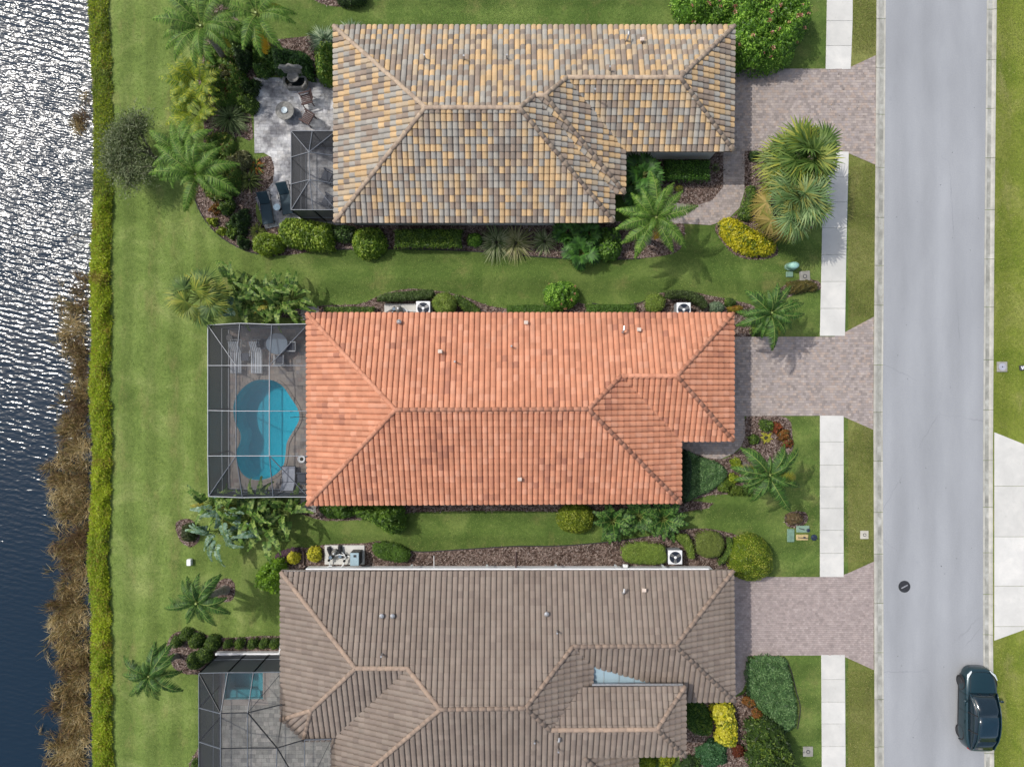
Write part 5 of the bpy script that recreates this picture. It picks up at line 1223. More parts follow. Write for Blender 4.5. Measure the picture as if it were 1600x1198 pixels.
def palm(name, label, cat, px, py, z, n, meshes, base=None, az0=0.0, zs=.3, scale=(.85, 1.1), custom=None, trunk_r=(.17, .12), shaft=True, group=None, tiers=3, tilt=(0, .35), extra=None, part='frond'):
    c = P(px, py, z); root = thing(name, label, cat, (c.x, c.y, 0), 0, group)
    if base: b = P(base[0], base[1], 0); trunk(root, b.x - c.x, b.y - c.y, z, *trunk_r, shaft=shaft)
    else: trunk(root, 0, 0, z, *trunk_r, shaft=shaft)
    for i in range(n):
        az = az0 + i * 2.39996 + random.uniform(-.12, .12); s_ = random.uniform(*scale); t = random.uniform(*tilt)
        if custom: az, s_, t = custom[i]
        M = Matrix.Translation((0, 0, z + zs)) @ Matrix.Rotation(az, 4, 'Z') @ Matrix.Rotation(t, 4, 'Y') @ Matrix.Rotation(random.uniform(-.25, .25), 4, 'X') @ Matrix.Scale(s_, 4)
        link(part, meshes[i % len(meshes)], None, root, M=M)
    if custom:
        for i in range(6):
            link(part, meshes[i % len(meshes)], None, root, M=Matrix.Translation((0, 0, z + zs - .1)) @ Matrix.Rotation(i * 1.05 + random.uniform(-.3, .3), 4, 'Z') @ Matrix.Rotation(random.uniform(.15, .6), 4, 'Y') @ Matrix.Rotation(random.uniform(-.5, .5), 4, 'X') @ Matrix.Scale(random.uniform(.7, 1.0), 4))
        for i in range(5):
            link(part, meshes[i % len(meshes)], None, root, M=Matrix.Translation((0, 0, z + zs)) @ Matrix.Rotation(i * 1.26 + .5, 4, 'Z') @ Matrix.Rotation(random.uniform(-.5, -.1), 4, 'Y') @ Matrix.Scale(random.uniform(.5, .75), 4))
    for az, s_, t, me in (extra or []):
        link(part, me, None, root, M=Matrix.Translation((0, 0, z + zs * .8)) @ Matrix.Rotation(az, 4, 'Z') @ Matrix.Rotation(t, 4, 'Y') @ Matrix.Scale(s_, 4), label=None)
    return root
PGREEN = G((84, 124, 40), (108, 148, 52), (66, 100, 34), (136, 168, 74))
PYEL = G((150, 164, 40), (122, 146, 34), (172, 176, 52), (96, 128, 36))
PDK = G((60, 98, 38), (80, 122, 48), (50, 80, 32), (108, 146, 66))
FR = [frond_mesh(2.1, 1.0, 1.7, seed=i, pal=PDK, ll=.42, lw=.032, hang=.8, nl=84, curl=(.14, -.12, .05, -.05)[i]) for i in range(4)]
FRL = [frond_mesh(2.6, 1.05, 1.6, seed=10 + i, pal=PGREEN, ll=.5, nl=80, lw=.034, hang=.65, curl=random.uniform(-.12, .12)) for i in range(5)]
FRY = [frond_mesh(1.9, 1.1, 1.4, seed=20 + i, pal=PYEL, ll=.5, nl=34, lw=.05) for i in range(4)]
DYING = frond_mesh(2.0, .2, 1.5, seed=31, pal=PYEL, col=(226, 170, 36), ll=.5, name='frond'); DRY = frond_mesh(1.7, 0, 1.4, seed=32, pal=OLIVE, col=(150, 130, 100), ll=.35)
YTIP = frond_mesh(2.0, .9, 1.7, seed=33, pal=PYEL, col=(170, 160, 52), ll=.5)
Rr = math.radians
# azimuth: 0 points to +x (towards the road), 90 towards the top of the picture
palm('palm_tree', 'feathery palm at the corner of the orange roof, one frond over the driveway', 'palm tree', 1200, 490, 3.2, 11, FR, (1176, 500),
     custom=[(Rr(5), 1.0, .15), (Rr(62), .95, .1), (Rr(80), .9, -.15), (Rr(140), 1.0, .2), (Rr(178), .85, .1), (Rr(208), 1.05, .25), (Rr(268), 1.1, .2), (Rr(28), .9, .2), (Rr(100), .75, -.3), (Rr(330), .8, .3), (Rr(232), .8, .35)], extra=[(Rr(285), .9, .4, YTIP)])
palm('palm_tree', 'feathery palm with a bare pale trunk in the front bed of the orange tiled house', 'palm tree', 1197, 740, 3.3, 10, FR, (1163, 727),
     custom=[(Rr(128), 1.15, .15), (Rr(75), 1.0, .1), (Rr(40), 1.15, .2), (Rr(345), 1.0, .25), (Rr(295), 1.25, .25), (Rr(250), .95, .35), (Rr(200), .85, .35), (Rr(172), 1.1, .3), (Rr(55), .9, .0), (Rr(320), .7, .2)], extra=[(Rr(352), 1.0, .4, YTIP), (Rr(252), .95, .5, DRY), (Rr(170), 1.0, .35, YTIP)])
palm('palm_tree', 'feathery palm at the bend of the curved walk, with a yellow lower frond', 'palm tree', 1022, 343, 3.2, 11, FRL, (1012, 378),
     custom=[(Rr(20), 1.0, .15), (Rr(55), .85, .1), (Rr(95), 1.05, .1), (Rr(125), .8, -.1), (Rr(165), .95, .2), (Rr(200), 1.0, .2), (Rr(222), 1.0, .3), (Rr(240), 1.05, .35), (Rr(318), 1.0, .25), (Rr(300), .9, .35), (Rr(75), .7, -.3)], extra=[(Rr(290), .85, .5, DYING), (Rr(12), .8, .4, DRY), (Rr(340), .8, .5, DRY)])
palm('palm_tree', 'largest feathery palm at the top edge of the lake lawn, above the patio bed', 'palm tree', 320, 48, 3.4, 20, FRL, (350, 92), az0=.3, extra=[(Rr(205), .9, .5, DRY), (Rr(330), .9, .5, YTIP)])
palm('palm_tree', 'feathery palm with one bright orange dying frond hanging over the patio corner', 'palm tree', 405, 28, 3.2, 14, FRL, (425, 72), az0=1.1, scale=(.75, 1.05), extra=[(Rr(268), 1.1, .35, DYING), (Rr(272), 1.0, .45, DYING), (Rr(20), .8, .2, YTIP)])
palm('palm_tree', 'feathery palm leaning over the lake lawn with broad fronds and a yellowing one pointing down', 'palm tree', 312, 277, 3.2, 10, FRL, (345, 300), az0=.9,
     custom=[(Rr(10), 1.1, .2), (Rr(338), 1.1, .3), (Rr(325), .95, .35), (Rr(50), .9, .1), (Rr(90), .9, .1), (Rr(120), 1.05, .15), (Rr(150), 1.1, .2), (Rr(172), 1.1, .3), (Rr(250), .9, .4), (Rr(75), .8, -.2)], extra=[(Rr(248), .95, .45, YTIP), (Rr(95), .75, .2, YTIP), (Rr(185), .8, .6, DRY)])
palm('palm_tree', 'smaller feathery palm crowded against the leaning palm beside the thorny tree', 'palm tree', 290, 242, 2.9, 15, FRL, (318, 268), az0=.2, scale=(.65, .95))
palm('palm_tree', 'small feathery palm on the lawn with its shadow beside the brown tiled house', 'palm tree', 313, 938, 3.0, 9, FR, (352, 921),
     custom=[(Rr(178), .95, .15), (Rr(125), .8, .1), (Rr(78), .9, .1), (Rr(50), 1.1, .2), (Rr(5), .9, .2), (Rr(345), 1.0, .3), (Rr(280), .65, .4), (Rr(100), .7, -.2), (Rr(150), .6, .1)], extra=[(Rr(268), .65, .6, DRY)], trunk_r=(.24, .12))
palm('palm_tree', 'feathery palm standing over the clipped round bushes near the small cage', 'palm tree', 240, 1050, 3.2, 10, FR, (276, 1024), trunk_r=(.15, .1),
     custom=[(Rr(45), 1.15, .15), (Rr(40), .9, -.05), (Rr(80), 1.0, .2), (Rr(145), .95, .2), (Rr(170), .85, .3), (Rr(232), .9, .3), (Rr(262), .7, .35), (Rr(335), 1.05, .3), (Rr(30), 1.0, .1), (Rr(300), .7, .4)], extra=[(Rr(60), .8, .4, YTIP)])
# clumping areca, several stems in one plant
for q, (px, py, s_, lab) in enumerate([(298, 125, 1.0, 'lime yellow clumping palm reaching out over the lake lawn, the one higher up the bed'), (296, 165, .9, 'lime yellow clumping palm just below its twin at the lawn edge')]):
    c = P(px, py, 1.9); r = thing('areca_palm', lab, 'palm tree', (c.x, c.y, 0))
    for k in range(4):
        a = k * 1.57 + .4; MB().tube([(.15 * math.cos(a), .15 * math.sin(a), 0), (.3 * math.cos(a), .3 * math.sin(a), 1.1)], [.05, .035], 8).build('stem', M_STALK, r)
        for i in range(5):
            link('frond', FRY[(i + k) % 4], None, r, M=Matrix.Translation((.3 * math.cos(a), .3 * math.sin(a), 1.1)) @ Matrix.Rotation(a + (i - 2) * .5 + random.uniform(-.2, .2), 4, 'Z') @ Matrix.Rotation(random.uniform(-.2, .3), 4, 'Y') @ Matrix.Scale(s_ * random.uniform(.7, 1.0), 4))
# fan palms
FANG = [fan_mesh(.95, .8, e, seed=40 + i, pal=G((92, 120, 52), (70, 98, 40), (118, 142, 70))) for i, e in enumerate((1.2, .9, .6, .35))]
FANY = [fan_mesh(.95, .85, e, seed=50 + i, pal=G((160, 164, 66), (128, 144, 54), (104, 126, 46))) for i, e in enumerate((.8, .5, .25))]
FANP = [fan_mesh(.95, .85, e, seed=60 + i, w_=.075, pal=G((120, 148, 94), (98, 128, 74), (146, 168, 112), (150, 156, 84))) for i, e in enumerate((1.25, .95, .65, .4))]
FANT = [fan_mesh(.9, .75, e, seed=70 + i, pal=G((176, 156, 92), (150, 136, 72), (130, 130, 60)), hang=.5) for i, e in enumerate((.1, -.15))]
palm('fan_palm', 'yellow green fan palm at the lake side corner of the big pool cage', 'palm tree', 318, 466, 2.4, 26, FANG[1:] + FANY + FANY, (345, 478), scale=(.9, 1.15), tiers=3, shaft=False, part='fan_leaf', tilt=(-.5, .5))
palm('fan_palm', 'green fan palm at the top of the corner bed by the tan tiled house driveway', 'palm tree', 1248, 256, 2.6, 30, FANG + FANG[:2] + FANY[:1], (1222, 275), scale=(1.25, 1.6), shaft=False, part='fan_leaf', tilt=(-.5, .4), extra=[(Rr(150 + 14 * i), 1.5, .15, FANY[i % 3]) for i in range(8)])
palm('fan_palm', 'silvery green fan palm below the greener one, overhanging the sidewalk', 'palm tree', 1236, 320, 2.5, 30, FANP, (1210, 338), scale=(1.2, 1.5), shaft=False, part='fan_leaf', tilt=(-.5, .3), extra=[(Rr(130 + 22 * i), 1.5, .35, FANT[i % 2]) for i in range(11)])

# strap leaved clumps --------------------------------------------------------
def grass_clump(name, label, px, py, L, n, pal, lw=.05, zz=.3, droop=.9, cat='ornamental grass', el=(.3, 1.45), tipcol=None):
    c = P(px, py, zz); root = thing(name, label, cat, (c.x, c.y, 0)); th = RG.uniform(0, 2 * PI, n); e = RG.uniform(*el, n)
    D = np.stack([np.cos(th) * np.cos(e), np.sin(th) * np.cos(e), np.sin(e)], 1); B = np.stack([np.cos(th) * .06, np.sin(th) * .06, np.full(n, .03)], 1); ln = L * RG.uniform(.7, 1.15, n)
    V, F, sg = strips(B, D, ln, lw, ln * np.sin(e) * droop * RG.uniform(.7, 1.2, n), 4, .1); C = rep(pal[RG.integers(0, len(pal), n)] * RG.uniform(.8, 1.2, (n, 1)), sg)
    link('blades', quad_mesh('blades', V, F, C), M_NEEDLE, root); MB().lathe((0, 0, 0), [(.12, 0), (.14, .08), (.06, .2)], 10).build('crown', M_TWIG, root); return root
SILV = G((120, 146, 112), (146, 166, 132), (96, 124, 88), (168, 184, 150))
VARI = G((150, 160, 116), (122, 138, 86), (176, 182, 140), (92, 112, 62))
grass_clump('silver_grass', 'silvery strap leaved clump at the roof corner nearest the patio', 506, 62, 1.15, 330, SILV)
grass_clump('silver_grass', 'silvery strap leaved clump peeping over the upper eave of the tan roof', 550, 50, 1.0, 240, SILV)
grass_clump('silver_grass', 'grey green strap leaved clump at the lawn edge beside the patio', 358, 184, 1.35, 380, G((112, 132, 80), (136, 152, 98), (86, 108, 58)))
grass_clump('variegated_flax', 'striped cream and green flax clump nearer the long clipped hedge', 776, 378, 1.35, 380, VARI)
grass_clump('variegated_flax', 'striped cream and green flax clump second from the long clipped hedge', 806, 379, 1.3, 360, G((160, 160, 110), (132, 138, 80), (186, 180, 136)))
grass_clump('variegated_flax', 'small striped flax clump next to the big leaved plants', 851, 376, .95, 200, VARI)
grass_clump('bromeliad', 'spiky green and orange plant on the dark mulch island of the patio', 398, 258, .6, 120, G((110, 130, 40), (196, 120, 40), (90, 110, 40)), .06)
grass_clump('bromeliad', 'spiky green plant below the mulch island', 388, 280, .85, 160, G((96, 112, 50), (120, 134, 62), (76, 94, 40)), .055)
grass_clump('bromeliad', 'light spiky plant beside the bright hedge corner', 400, 361, .6, 130, G((150, 160, 70), (124, 140, 56)), .05)

# palmate and paddle leaved plants -------------------------------------------
PHIL = G((62, 98, 40), (82, 122, 50), (50, 80, 34), (108, 146, 68))
PL = [frond_mesh(1.25, 1.0, 1.1, nl=16, ll=.42, lw=.1, hang=.3, fwd=.5, pal=PHIL, seed=80 + i, name='leaf', start=.35, full=.5) for i in range(4)]
PL2 = [fan_mesh(.75, .5, e, nseg=13, spread=2.0, w_=.15, pal=G((66, 110, 40), (86, 132, 52), (52, 88, 34)), seed=90 + i, name='leaf') for i, e in enumerate((1.1, .8, .5))]
def rosette(name, label, px, py, n, meshes, z=.35, scale=(.8, 1.1), cat='shrub', tilt=(-.4, .4)):
    c = P(px, py, z + .5); root = thing(name, label, cat, (c.x, c.y, 0)); MB().tube([(0, 0, 0), (0, 0, z)], [.1, .08], 8).build('stem', M_BARK, root)
    for i in range(n):
        s_ = random.uniform(*scale); link('leaf', meshes[i % len(meshes)], None, root, M=Matrix.Translation((0, 0, z)) @ Matrix.Rotation(i * 2.4 + random.uniform(-.2, .2), 4, 'Z') @ Matrix.Rotation(random.uniform(*tilt), 4, 'Y') @ Matrix.Scale(s_, 4))
    return root
rosette('philodendron', 'cut leaved philodendron under the tan eave, nearer the flax', 888, 368, 18, PL2, .5, (.8, 1.15))
rosette('philodendron', 'cut leaved philodendron lowest of the group under the tan eave', 908, 392, 18, PL2, .5, (.9, 1.3))
rosette('philodendron', 'cut leaved philodendron touching the eave corner of the tan roof', 920, 366, 14, PL2, .4, (.7, 1.0))
rosette('philodendron', 'tall cut leaved plant against the garage wall beside the dark hedge', 1004, 272, 24, PL2, 1.1, (1.0, 1.35))
rosette('philodendron', 'second cut leaved plant between the garage wall one and the palm', 1000, 312, 18, PL2, .8, (.8, 1.1))
rosette('philodendron', 'fine leaved philodendron beside the round bush under the orange eave', 958, 815, 22, PL, .5, (.9, 1.25))
rosette('philodendron', 'fine leaved philodendron in the middle of the row under the orange eave', 1000, 808, 20, PL, .5, (.85, 1.15))
rosette('philodendron', 'fine leaved philodendron at the corner of the orange roof', 1038, 812, 24, PL, .55, (.95, 1.3))
BP = G((84, 118, 44), (108, 142, 58), (66, 96, 38), (150, 172, 88)); BPB = G((120, 152, 128), (96, 130, 100), (148, 174, 150), (80, 114, 62))
PAD = [frond_mesh(2.0, 1.25, 1.5 + .2 * i, nl=22, ll=.3, lw=.2, hang=.25, fwd=.12, pal=BP, seed=110 + i, name='leaf', start=.42, full=.6, curl=.1 * (i - 1.5)) for i in range(4)]
PADB = [frond_mesh(2.0, 1.1, 1.5 + .2 * i, nl=22, ll=.3, lw=.2, hang=.25, fwd=.12, pal=BPB, seed=120 + i, name='leaf', start=.42, full=.6, curl=.12 * (i - 1)) for i in range(3)]
PADY = [frond_mesh(1.7, .9, 1.7, nl=15, ll=.3, lw=.12, hang=.5, fwd=.3, pal=G((170, 160, 60), (140, 140, 50)), seed=130, name='leaf', start=.42, full=.6)]
def bop(label, px, py, n, meshes, z=1.6, scale=(.8, 1.15)):
    c = P(px, py, z); root = thing('bird_of_paradise', label, 'shrub', (c.x, c.y, 0))
    for k in range(3): a = k * 2.1; MB().tube([(.15 * math.cos(a), .15 * math.sin(a), 0), (.2 * math.cos(a), .2 * math.sin(a), z - .5)], [.09, .07], 8).build('stem', M_STALK, root)
    for i in range(n):
        link('leaf', meshes[i % len(meshes)], None, root, M=Matrix.Translation((random.uniform(-.2, .2), random.uniform(-.2, .2), z - .6 + random.uniform(-.4, .3))) @ Matrix.Rotation(i * 2.4 + random.uniform(-.3, .3), 4, 'Z') @ Matrix.Rotation(random.uniform(-.35, .4), 4, 'Y') @ Matrix.Rotation(random.uniform(-.6, .6), 4, 'X') @ Matrix.Scale(random.uniform(*scale), 4))
    return root
for lab, px, py, n, ms in [('beside the yellow green fan palm', 366, 452, 13, PAD), ('with a pale leaf, second from the fan palm', 385, 470, 12, PAD + PADB[:1]), ('in the middle of the row above the big cage', 412, 460, 13, PAD),
                           ('drooping over the screen roof', 432, 476, 11, PAD + PADY), ('nearest the roof above the big cage', 450, 462, 11, PAD)]:
    bop('bird of paradise clump ' + lab, px, py, n, ms)
for lab, px, py, n, ms in [('yellowing at the lake side corner below the big cage', 326, 792, 11, PAD + PADY + PADY), ('with bluish leaves just below the cage corner', 352, 800, 13, PADB + PAD[:1]), ('with long blue green leaves reaching over the lawn ring', 338, 832, 11, PADB),
                           ('spreading at the middle of the lower row', 385, 812, 14, PAD + PADB[:1]), ('against the lower beam of the big cage', 402, 790, 12, PAD), ('at the lower edge of the lower row', 412, 826, 12, PAD + PADB[:1]), ('nearest the orange roof in the lower row', 444, 802, 12, PAD + PADY)]:
    bop('bird of paradise clump ' + lab, px, py, n, ms)

# mounds, hedges and clipped shrubs -----------------------------------------
PINK = G((222, 152, 138), (230, 172, 154), (196, 104, 104), (236, 200, 184))
bush('flowering_shrub', 'big green shrub covered with pink flower clusters at the corner of the tan roof', 'shrub', [(1140, -25), (1210, -30), (1262, -10), (1276, 20), (1268, 45), (1252, 62), (1250, 82), (1222, 98), (1185, 106), (1152, 100), (1140, 80), (1134, 40)], 2.6, BRIGHT, (.16, .07), 520, 1.3, nz=.3, flowers=38, fcol=PINK, fsize=.13, rnd=1.4)
bush('flowering_shrub', 'lower green shrub with a few pink flowers above the tan roof', 'shrub', [(1055, -20), (1100, -28), (1142, -20), (1146, 40), (1110, 40), (1075, 30), (1058, 10)], 2.0, BRIGHT, (.15, .07), 480, .9, nz=.3, flowers=16, fcol=PINK, fsize=.15, rnd=1.4)
bush('flowering_shrub', 'small loose shrub with orange pink flowers above the orange roof', 'shrub', circ(877, 461, 29, 24), 1.3, BRIGHT, (.12, .05), 420, .7, nz=.35, flowers=6, fcol=G((226, 150, 128), (232, 176, 150)), fsize=.10)
bush('croton', 'rounded bright yellow green croton at the bend of the curved walk', 'shrub', [(1125, 348), (1135, 338), (1152, 340), (1172, 352), (1200, 366), (1216, 380), (1212, 394), (1190, 400), (1165, 396), (1142, 382), (1128, 364)], .9, CROTON, (.2, .075), 330, .7, nz=.12, rnd=.8)
bush('hedge', 'low green hedge curving between the walk and the silvery fan palm', 'hedge', [(1168, 290), (1182, 290), (1184, 310), (1178, 335), (1172, 345), (1152, 338), (1160, 322), (1166, 305)], .6, GREEN, R=.3)
bush('round_bush', 'small dark green ball bush by the tan house driveway edge', 'shrub', circ(1180, 242, 9, 8), .6, DKGREEN, R=.35, dens=500)
bush('hedge', 'square dark green hedge against the garage wall of the tan house', 'hedge', box4(1037, 250, 1109, 283), 1.0, G((52, 88, 24), (70, 112, 30), (88, 132, 36)), (.1, .05), 480, .25, base=.55, nz=.1)
bush('hedge', 'long clipped hedge under the south eave of the tan roof', 'hedge', box4(617, 358, 722, 388), 1.0, G((66, 96, 26), (88, 118, 32), (112, 138, 36)), (.1, .05), 480, .25, base=.5, nz=.1)
bush('round_bush', 'round bright green bush between the lime hedge and the long clipped hedge', 'shrub', circ(574, 377, 28, 26), 1.3, G((104, 136, 32), (128, 158, 44), (84, 114, 28), (156, 178, 66)), (.18, .07), 380, .8, nz=.15)
bush('hedge', 'wide lime green hedge below the small screen cage', 'hedge', [(440, 342), (460, 338), (500, 345), (520, 350), (520, 380), (512, 392), (470, 388), (438, 380), (432, 360)], 1.4, G((106, 134, 30), (132, 158, 42), (84, 110, 28), (156, 176, 60)), (.18, .07), 380, .6, nz=.2)
bush('round_bush', 'lime green mound at the outer end of the hedge below the small cage', 'shrub', circ(416, 380, 26, 19), 1.1, G((118, 142, 34), (140, 162, 48), (92, 116, 30)), (.17, .065), 380, .6, nz=.2)
bush('shrub', 'dark glossy shrub in the gap between the lime hedge and the round bush', 'shrub', [(518, 352), (552, 352), (556, 372), (548, 378), (520, 374)], 1.0, DKGREEN, (.13, .07), 380, .4)
bush('shrub', 'small bright green bush between the long hedge and the flax', 'shrub', circ(741, 374, 13, 12), .7, BRIGHT, R=.4)
bush('shrub', 'open shrub with rounded light green leaf tufts under the tan roof corner', 'shrub', [(936, 356), (965, 354), (972, 370), (972, 395), (955, 408), (936, 400), (932, 378)], 1.1, G((88, 126, 40), (112, 150, 52), (50, 78, 28)), (.17, .12), 200, .5, nz=.4)
bush('shrub', 'dark leafy shrub behind the stone fountain', 'shrub', [(425, 78), (455, 72), (482, 84), (488, 118), (468, 114), (440, 116), (424, 105)], 1.6, G((46, 78, 28), (62, 98, 34), (86, 124, 44)), (.16, .08), 340, .7, nz=.3)
bush('shrub', 'bushy bright shrub between the fountain and the tan roof', 'shrub', [(492, 72), (520, 62), (524, 122), (498, 124), (488, 100)], 1.9, G((84, 120, 30), (108, 140, 40), (62, 94, 26), (130, 148, 50)), (.15, .075), 380, .7, nz=.25)
for lab, x, y, r, h, pl_ in [('dark green shrub under the orange dying palm frond', 390, 135, 13, 1.0, DKGREEN), ('dark shrub at the bed edge beside the patio', 385, 160, 14, .8, GREEN), ('reddish leaved small plant in the bark bed by the patio', 357, 143, 8, .5, REDG),
                            ('dark shrub hidden beneath the big palm above the bed', 378, 90, 16, 1.1, DKGREEN), ('olive green mound between the two big palms', 372, 60, 20, 1.2, GREEN), ('low shrub at the upper corner of the patio bed', 350, 112, 12, .7, OLIVE),
                            ('dark leafy shrub between the leaning palm and the patio mulch', 372, 345, 19, .9, DKGREEN), ('green shrub below the leaning palm crown', 350, 322, 13, .7, GREEN), ('small yellow green tuft on the bark by the lawn edge', 331, 346, 7, .4, LIME),
                            ('second yellow green tuft further down the bark edge', 344, 361, 7, .4, LIME), ('dark shrub at the lower tip of the patio bed', 378, 380, 12, .8, DKGREEN), ('green shrub among the stones near the teal lounger', 362, 360, 10, .7, GREEN),
                            ('olive brown plant in the shadow under the leaning palm', 335, 325, 10, .5, RUST), ('pale green feathery shrub above the patio mulch island', 372, 250, 16, .9, OLIVE)]:
    bush('shrub', lab, 'shrub', circ(x, y, r * 1.1, r, wob=.32, n=11), h, pl_, (.17, .07), 300, R=r / 24, nz=.6, rnd=1.7)
# north side of the orange roof
NH = dict(dens=520, leaf=(.07, .04))
bush('hedge', 'clipped curved hedge behind the pool pump pad of the orange house', 'hedge', [(589, 464), (605, 457), (640, 454), (677, 452), (676, 467), (640, 470), (605, 473), (590, 472)], .9, G((64, 84, 36), (80, 102, 46), (96, 118, 58)), R=.2, base=.5, nz=.08, **NH)
bush('round_bush', 'flat topped round clipped bush beside the air conditioner pad', 'shrub', circ(694, 474, 20, 18, wob=.03), 1.2, TOPIARY, R=.4, nz=.06, base=.45, **NH)
bush('hedge', 'slanting clipped hedge between two bark patches above the orange roof', 'hedge', [(708, 460), (720, 462), (740, 474), (754, 490), (735, 492), (718, 480)], .9, GREEN, R=.25, base=.4, **NH)
bush('hedge', 'low clipped hedge at the corner of the orange roof above the cage', 'hedge', box4(506, 479, 586, 492, 3), .6, GREEN, R=.2, base=.5, **NH)
bush('hedge', 'short low hedge along the orange eave left of the flowering shrub', 'hedge', box4(792, 476, 868, 492, 4), .7, G((72, 104, 34), (92, 126, 44)), R=.2, base=.5, **NH)
tag(bpy.data.objects['hedge.006'] if False else bush('hedge', 'short low hedge along the orange eave between the flowering shrub and the round bush', 'hedge', box4(915, 475, 994, 492, 4), .7, G((72, 104, 34), (92, 126, 44)), R=.2, base=.5, **NH), 'short low hedge along the orange eave between the flowering shrub and the round bush', 'hedge')
bush('round_bush', 'round clipped bush above the orange roof, next to the arched hedge', 'shrub', circ(1024, 473, 17, 16, wob=.03), 1.2, TOPIARY, R=.4, nz=.06, base=.45, **NH)
bush('hedge', 'arched clipped hedge screening the blue air conditioner', 'hedge', [(1037, 456), (1052, 452), (1080, 454), (1098, 462), (1106, 474), (1102, 484), (1092, 478), (1078, 470), (1060, 467), (1040, 468)], 1.0, G((60, 76, 34), (76, 94, 42), (92, 112, 52)), R=.2, base=.5, nz=.08, **NH)
bush('shrub', 'pale grey green small shrub at the end of the arched hedge', 'shrub', circ(1121, 480, 13, 10), .7, G((120, 140, 110), (98, 122, 90)), R=.4)
bush('shrub', 'yellow and red tinged small plant by the orange roof corner', 'shrub', circ(1150, 482, 13, 6), .6, G((150, 130, 40), (120, 120, 40), (150, 90, 40)), R=.3)
bush('shrub', 'olive shrub tucked under the palm at the orange roof corner', 'shrub', circ(1142, 472, 10, 8), .6, GREEN, R=.3)
bush('shrub', 'dark green shrub on the driveway edge under the corner palm', 'shrub', circ(1184, 515, 11, 9), .6, GREEN, R=.3)
bush('shrub', 'untidy brown green shrub below the concrete meter box', 'shrub', [(1229, 442), (1240, 438), (1262, 436), (1278, 442), (1280, 454), (1262, 456), (1240, 460), (1230, 454)], .6, G((96, 90, 40), (74, 78, 32), (120, 104, 52)), (.12, .04), 300, .4, nz=.4)
# south of the orange roof
bush('shrub', 'leafy green shrub along the orange eave near the cage corner', 'shrub', [(497, 792), (520, 790), (545, 792), (560, 800), (545, 810), (515, 812), (500, 803)], .9, G((78, 112, 34), (102, 138, 44), (60, 90, 30)), (.13, .06), 380, .5, nz=.3)
bush('small_tree', 'spreading bright green small tree leaning over the lawn below the orange roof', 'tree', [(548, 790), (580, 782), (600, 780), (625, 790), (632, 810), (632, 832), (610, 838), (590, 828), (565, 815), (550, 803)], 1.9, G((88, 122, 36), (112, 144, 46), (68, 98, 32)), (.15, .06), 300, .8, nz=.45, rnd=1.5)
bush('round_bush', 'round yellow green bush below the orange roof', 'shrub', circ(901, 812, 31, 25, wob=.04), 1.4, G((112, 130, 24), (138, 152, 34), (90, 108, 22), (158, 166, 60)), (.1, .05), 520, .9, nz=.12)
bush('ground_cover', 'dense blue green ground cover patch beside the orange garage corner', 'ground cover', [(1068, 706), (1090, 712), (1118, 720), (1130, 728), (1137, 740), (1128, 756), (1108, 768), (1085, 778), (1068, 782)], .45, BLUEG, (.14, .05), 380, .2, nz=.15, base=.4)
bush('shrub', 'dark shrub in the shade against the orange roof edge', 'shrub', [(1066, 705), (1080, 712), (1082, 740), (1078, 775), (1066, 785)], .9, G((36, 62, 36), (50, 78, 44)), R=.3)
for lab, x, y, r, h, pl_ in [('green mound first in the arc of bedding plants by the driveway', 1199, 664, 10, .5, GREEN), ('orange leaved plant second in the arc by the driveway', 1214, 668, 9, .5, REDG), ('olive plant in the middle of the bedding arc', 1225, 679, 10, .5, RUST),
                            ('red leaved plant at the lawn side end of the bedding arc', 1234, 692, 9, .5, REDG), ('green plant beside the yellow spiky one in the front bed', 1180, 686, 10, .5, GREEN), ('yellow green shrub at the foot of the bare palm trunk', 1152, 724, 9, .6, LIME),
                            ('green mound beside the blue green ground cover', 1135, 757, 12, .6, G((86, 110, 34), (110, 130, 42))), ('green mound second along the lower edge of the front bed', 1152, 766, 11, .6, G((80, 100, 30), (104, 124, 36))),
                            ('dark mound third along the lower edge of the front bed', 1168, 768, 10, .5, GREEN), ('reddish plant beneath the palm fronds in the front bed', 1176, 752, 9, .4, REDG), ('lime leaved plant beneath the palm in the front bed', 1147, 748, 9, .6, LIME)]:
    bush('shrub', lab, 'shrub', circ(x, y, r * 1.05, r * .95, wob=.25, n=11), h, pl_, (.14, .06), 330, R=r / 26, nz=.5, rnd=1.6)
grass_clump('bromeliad', 'yellow striped spiky plant in the front bed of the orange house', 1198, 684, .4, 70, G((196, 186, 70), (150, 156, 56)), .07, .2)
# north side of the brown roof
bush('hedge', 'flat topped clipped hedge block beside the air conditioner of the brown house', 'hedge', [(969, 858), (982, 848), (1005, 845), (1036, 850), (1040, 860), (1040, 879), (1000, 881), (975, 876)], 1.0, TOPIARY, R=.2, base=.6, nz=.06, flat=True, **NH)
bush('hedge', 'narrow clipped hedge curving round the air conditioner of the brown house', 'hedge', [(1050, 838), (1070, 832), (1080, 842), (1086, 862), (1084, 874), (1076, 872), (1070, 856), (1060, 846)], .9, TOPIARY, R=.2, base=.5, nz=.06, **NH)
bush('round_bush', 'flat topped oval clipped bush second from the large ball bush', 'shrub', circ(1108, 850, 24, 22, wob=.03), 1.0, G((104, 118, 50), (120, 134, 62), (90, 104, 40)), R=.3, base=.6, nz=.05, flat=True, **NH)
bush('hedge', 'small clipped hedge wedged between the oval bush and the large ball bush', 'hedge', [(1134, 838), (1146, 842), (1144, 860), (1134, 878), (1120, 884), (1124, 874), (1134, 858)], .8, GREEN, R=.2, base=.5, **NH)
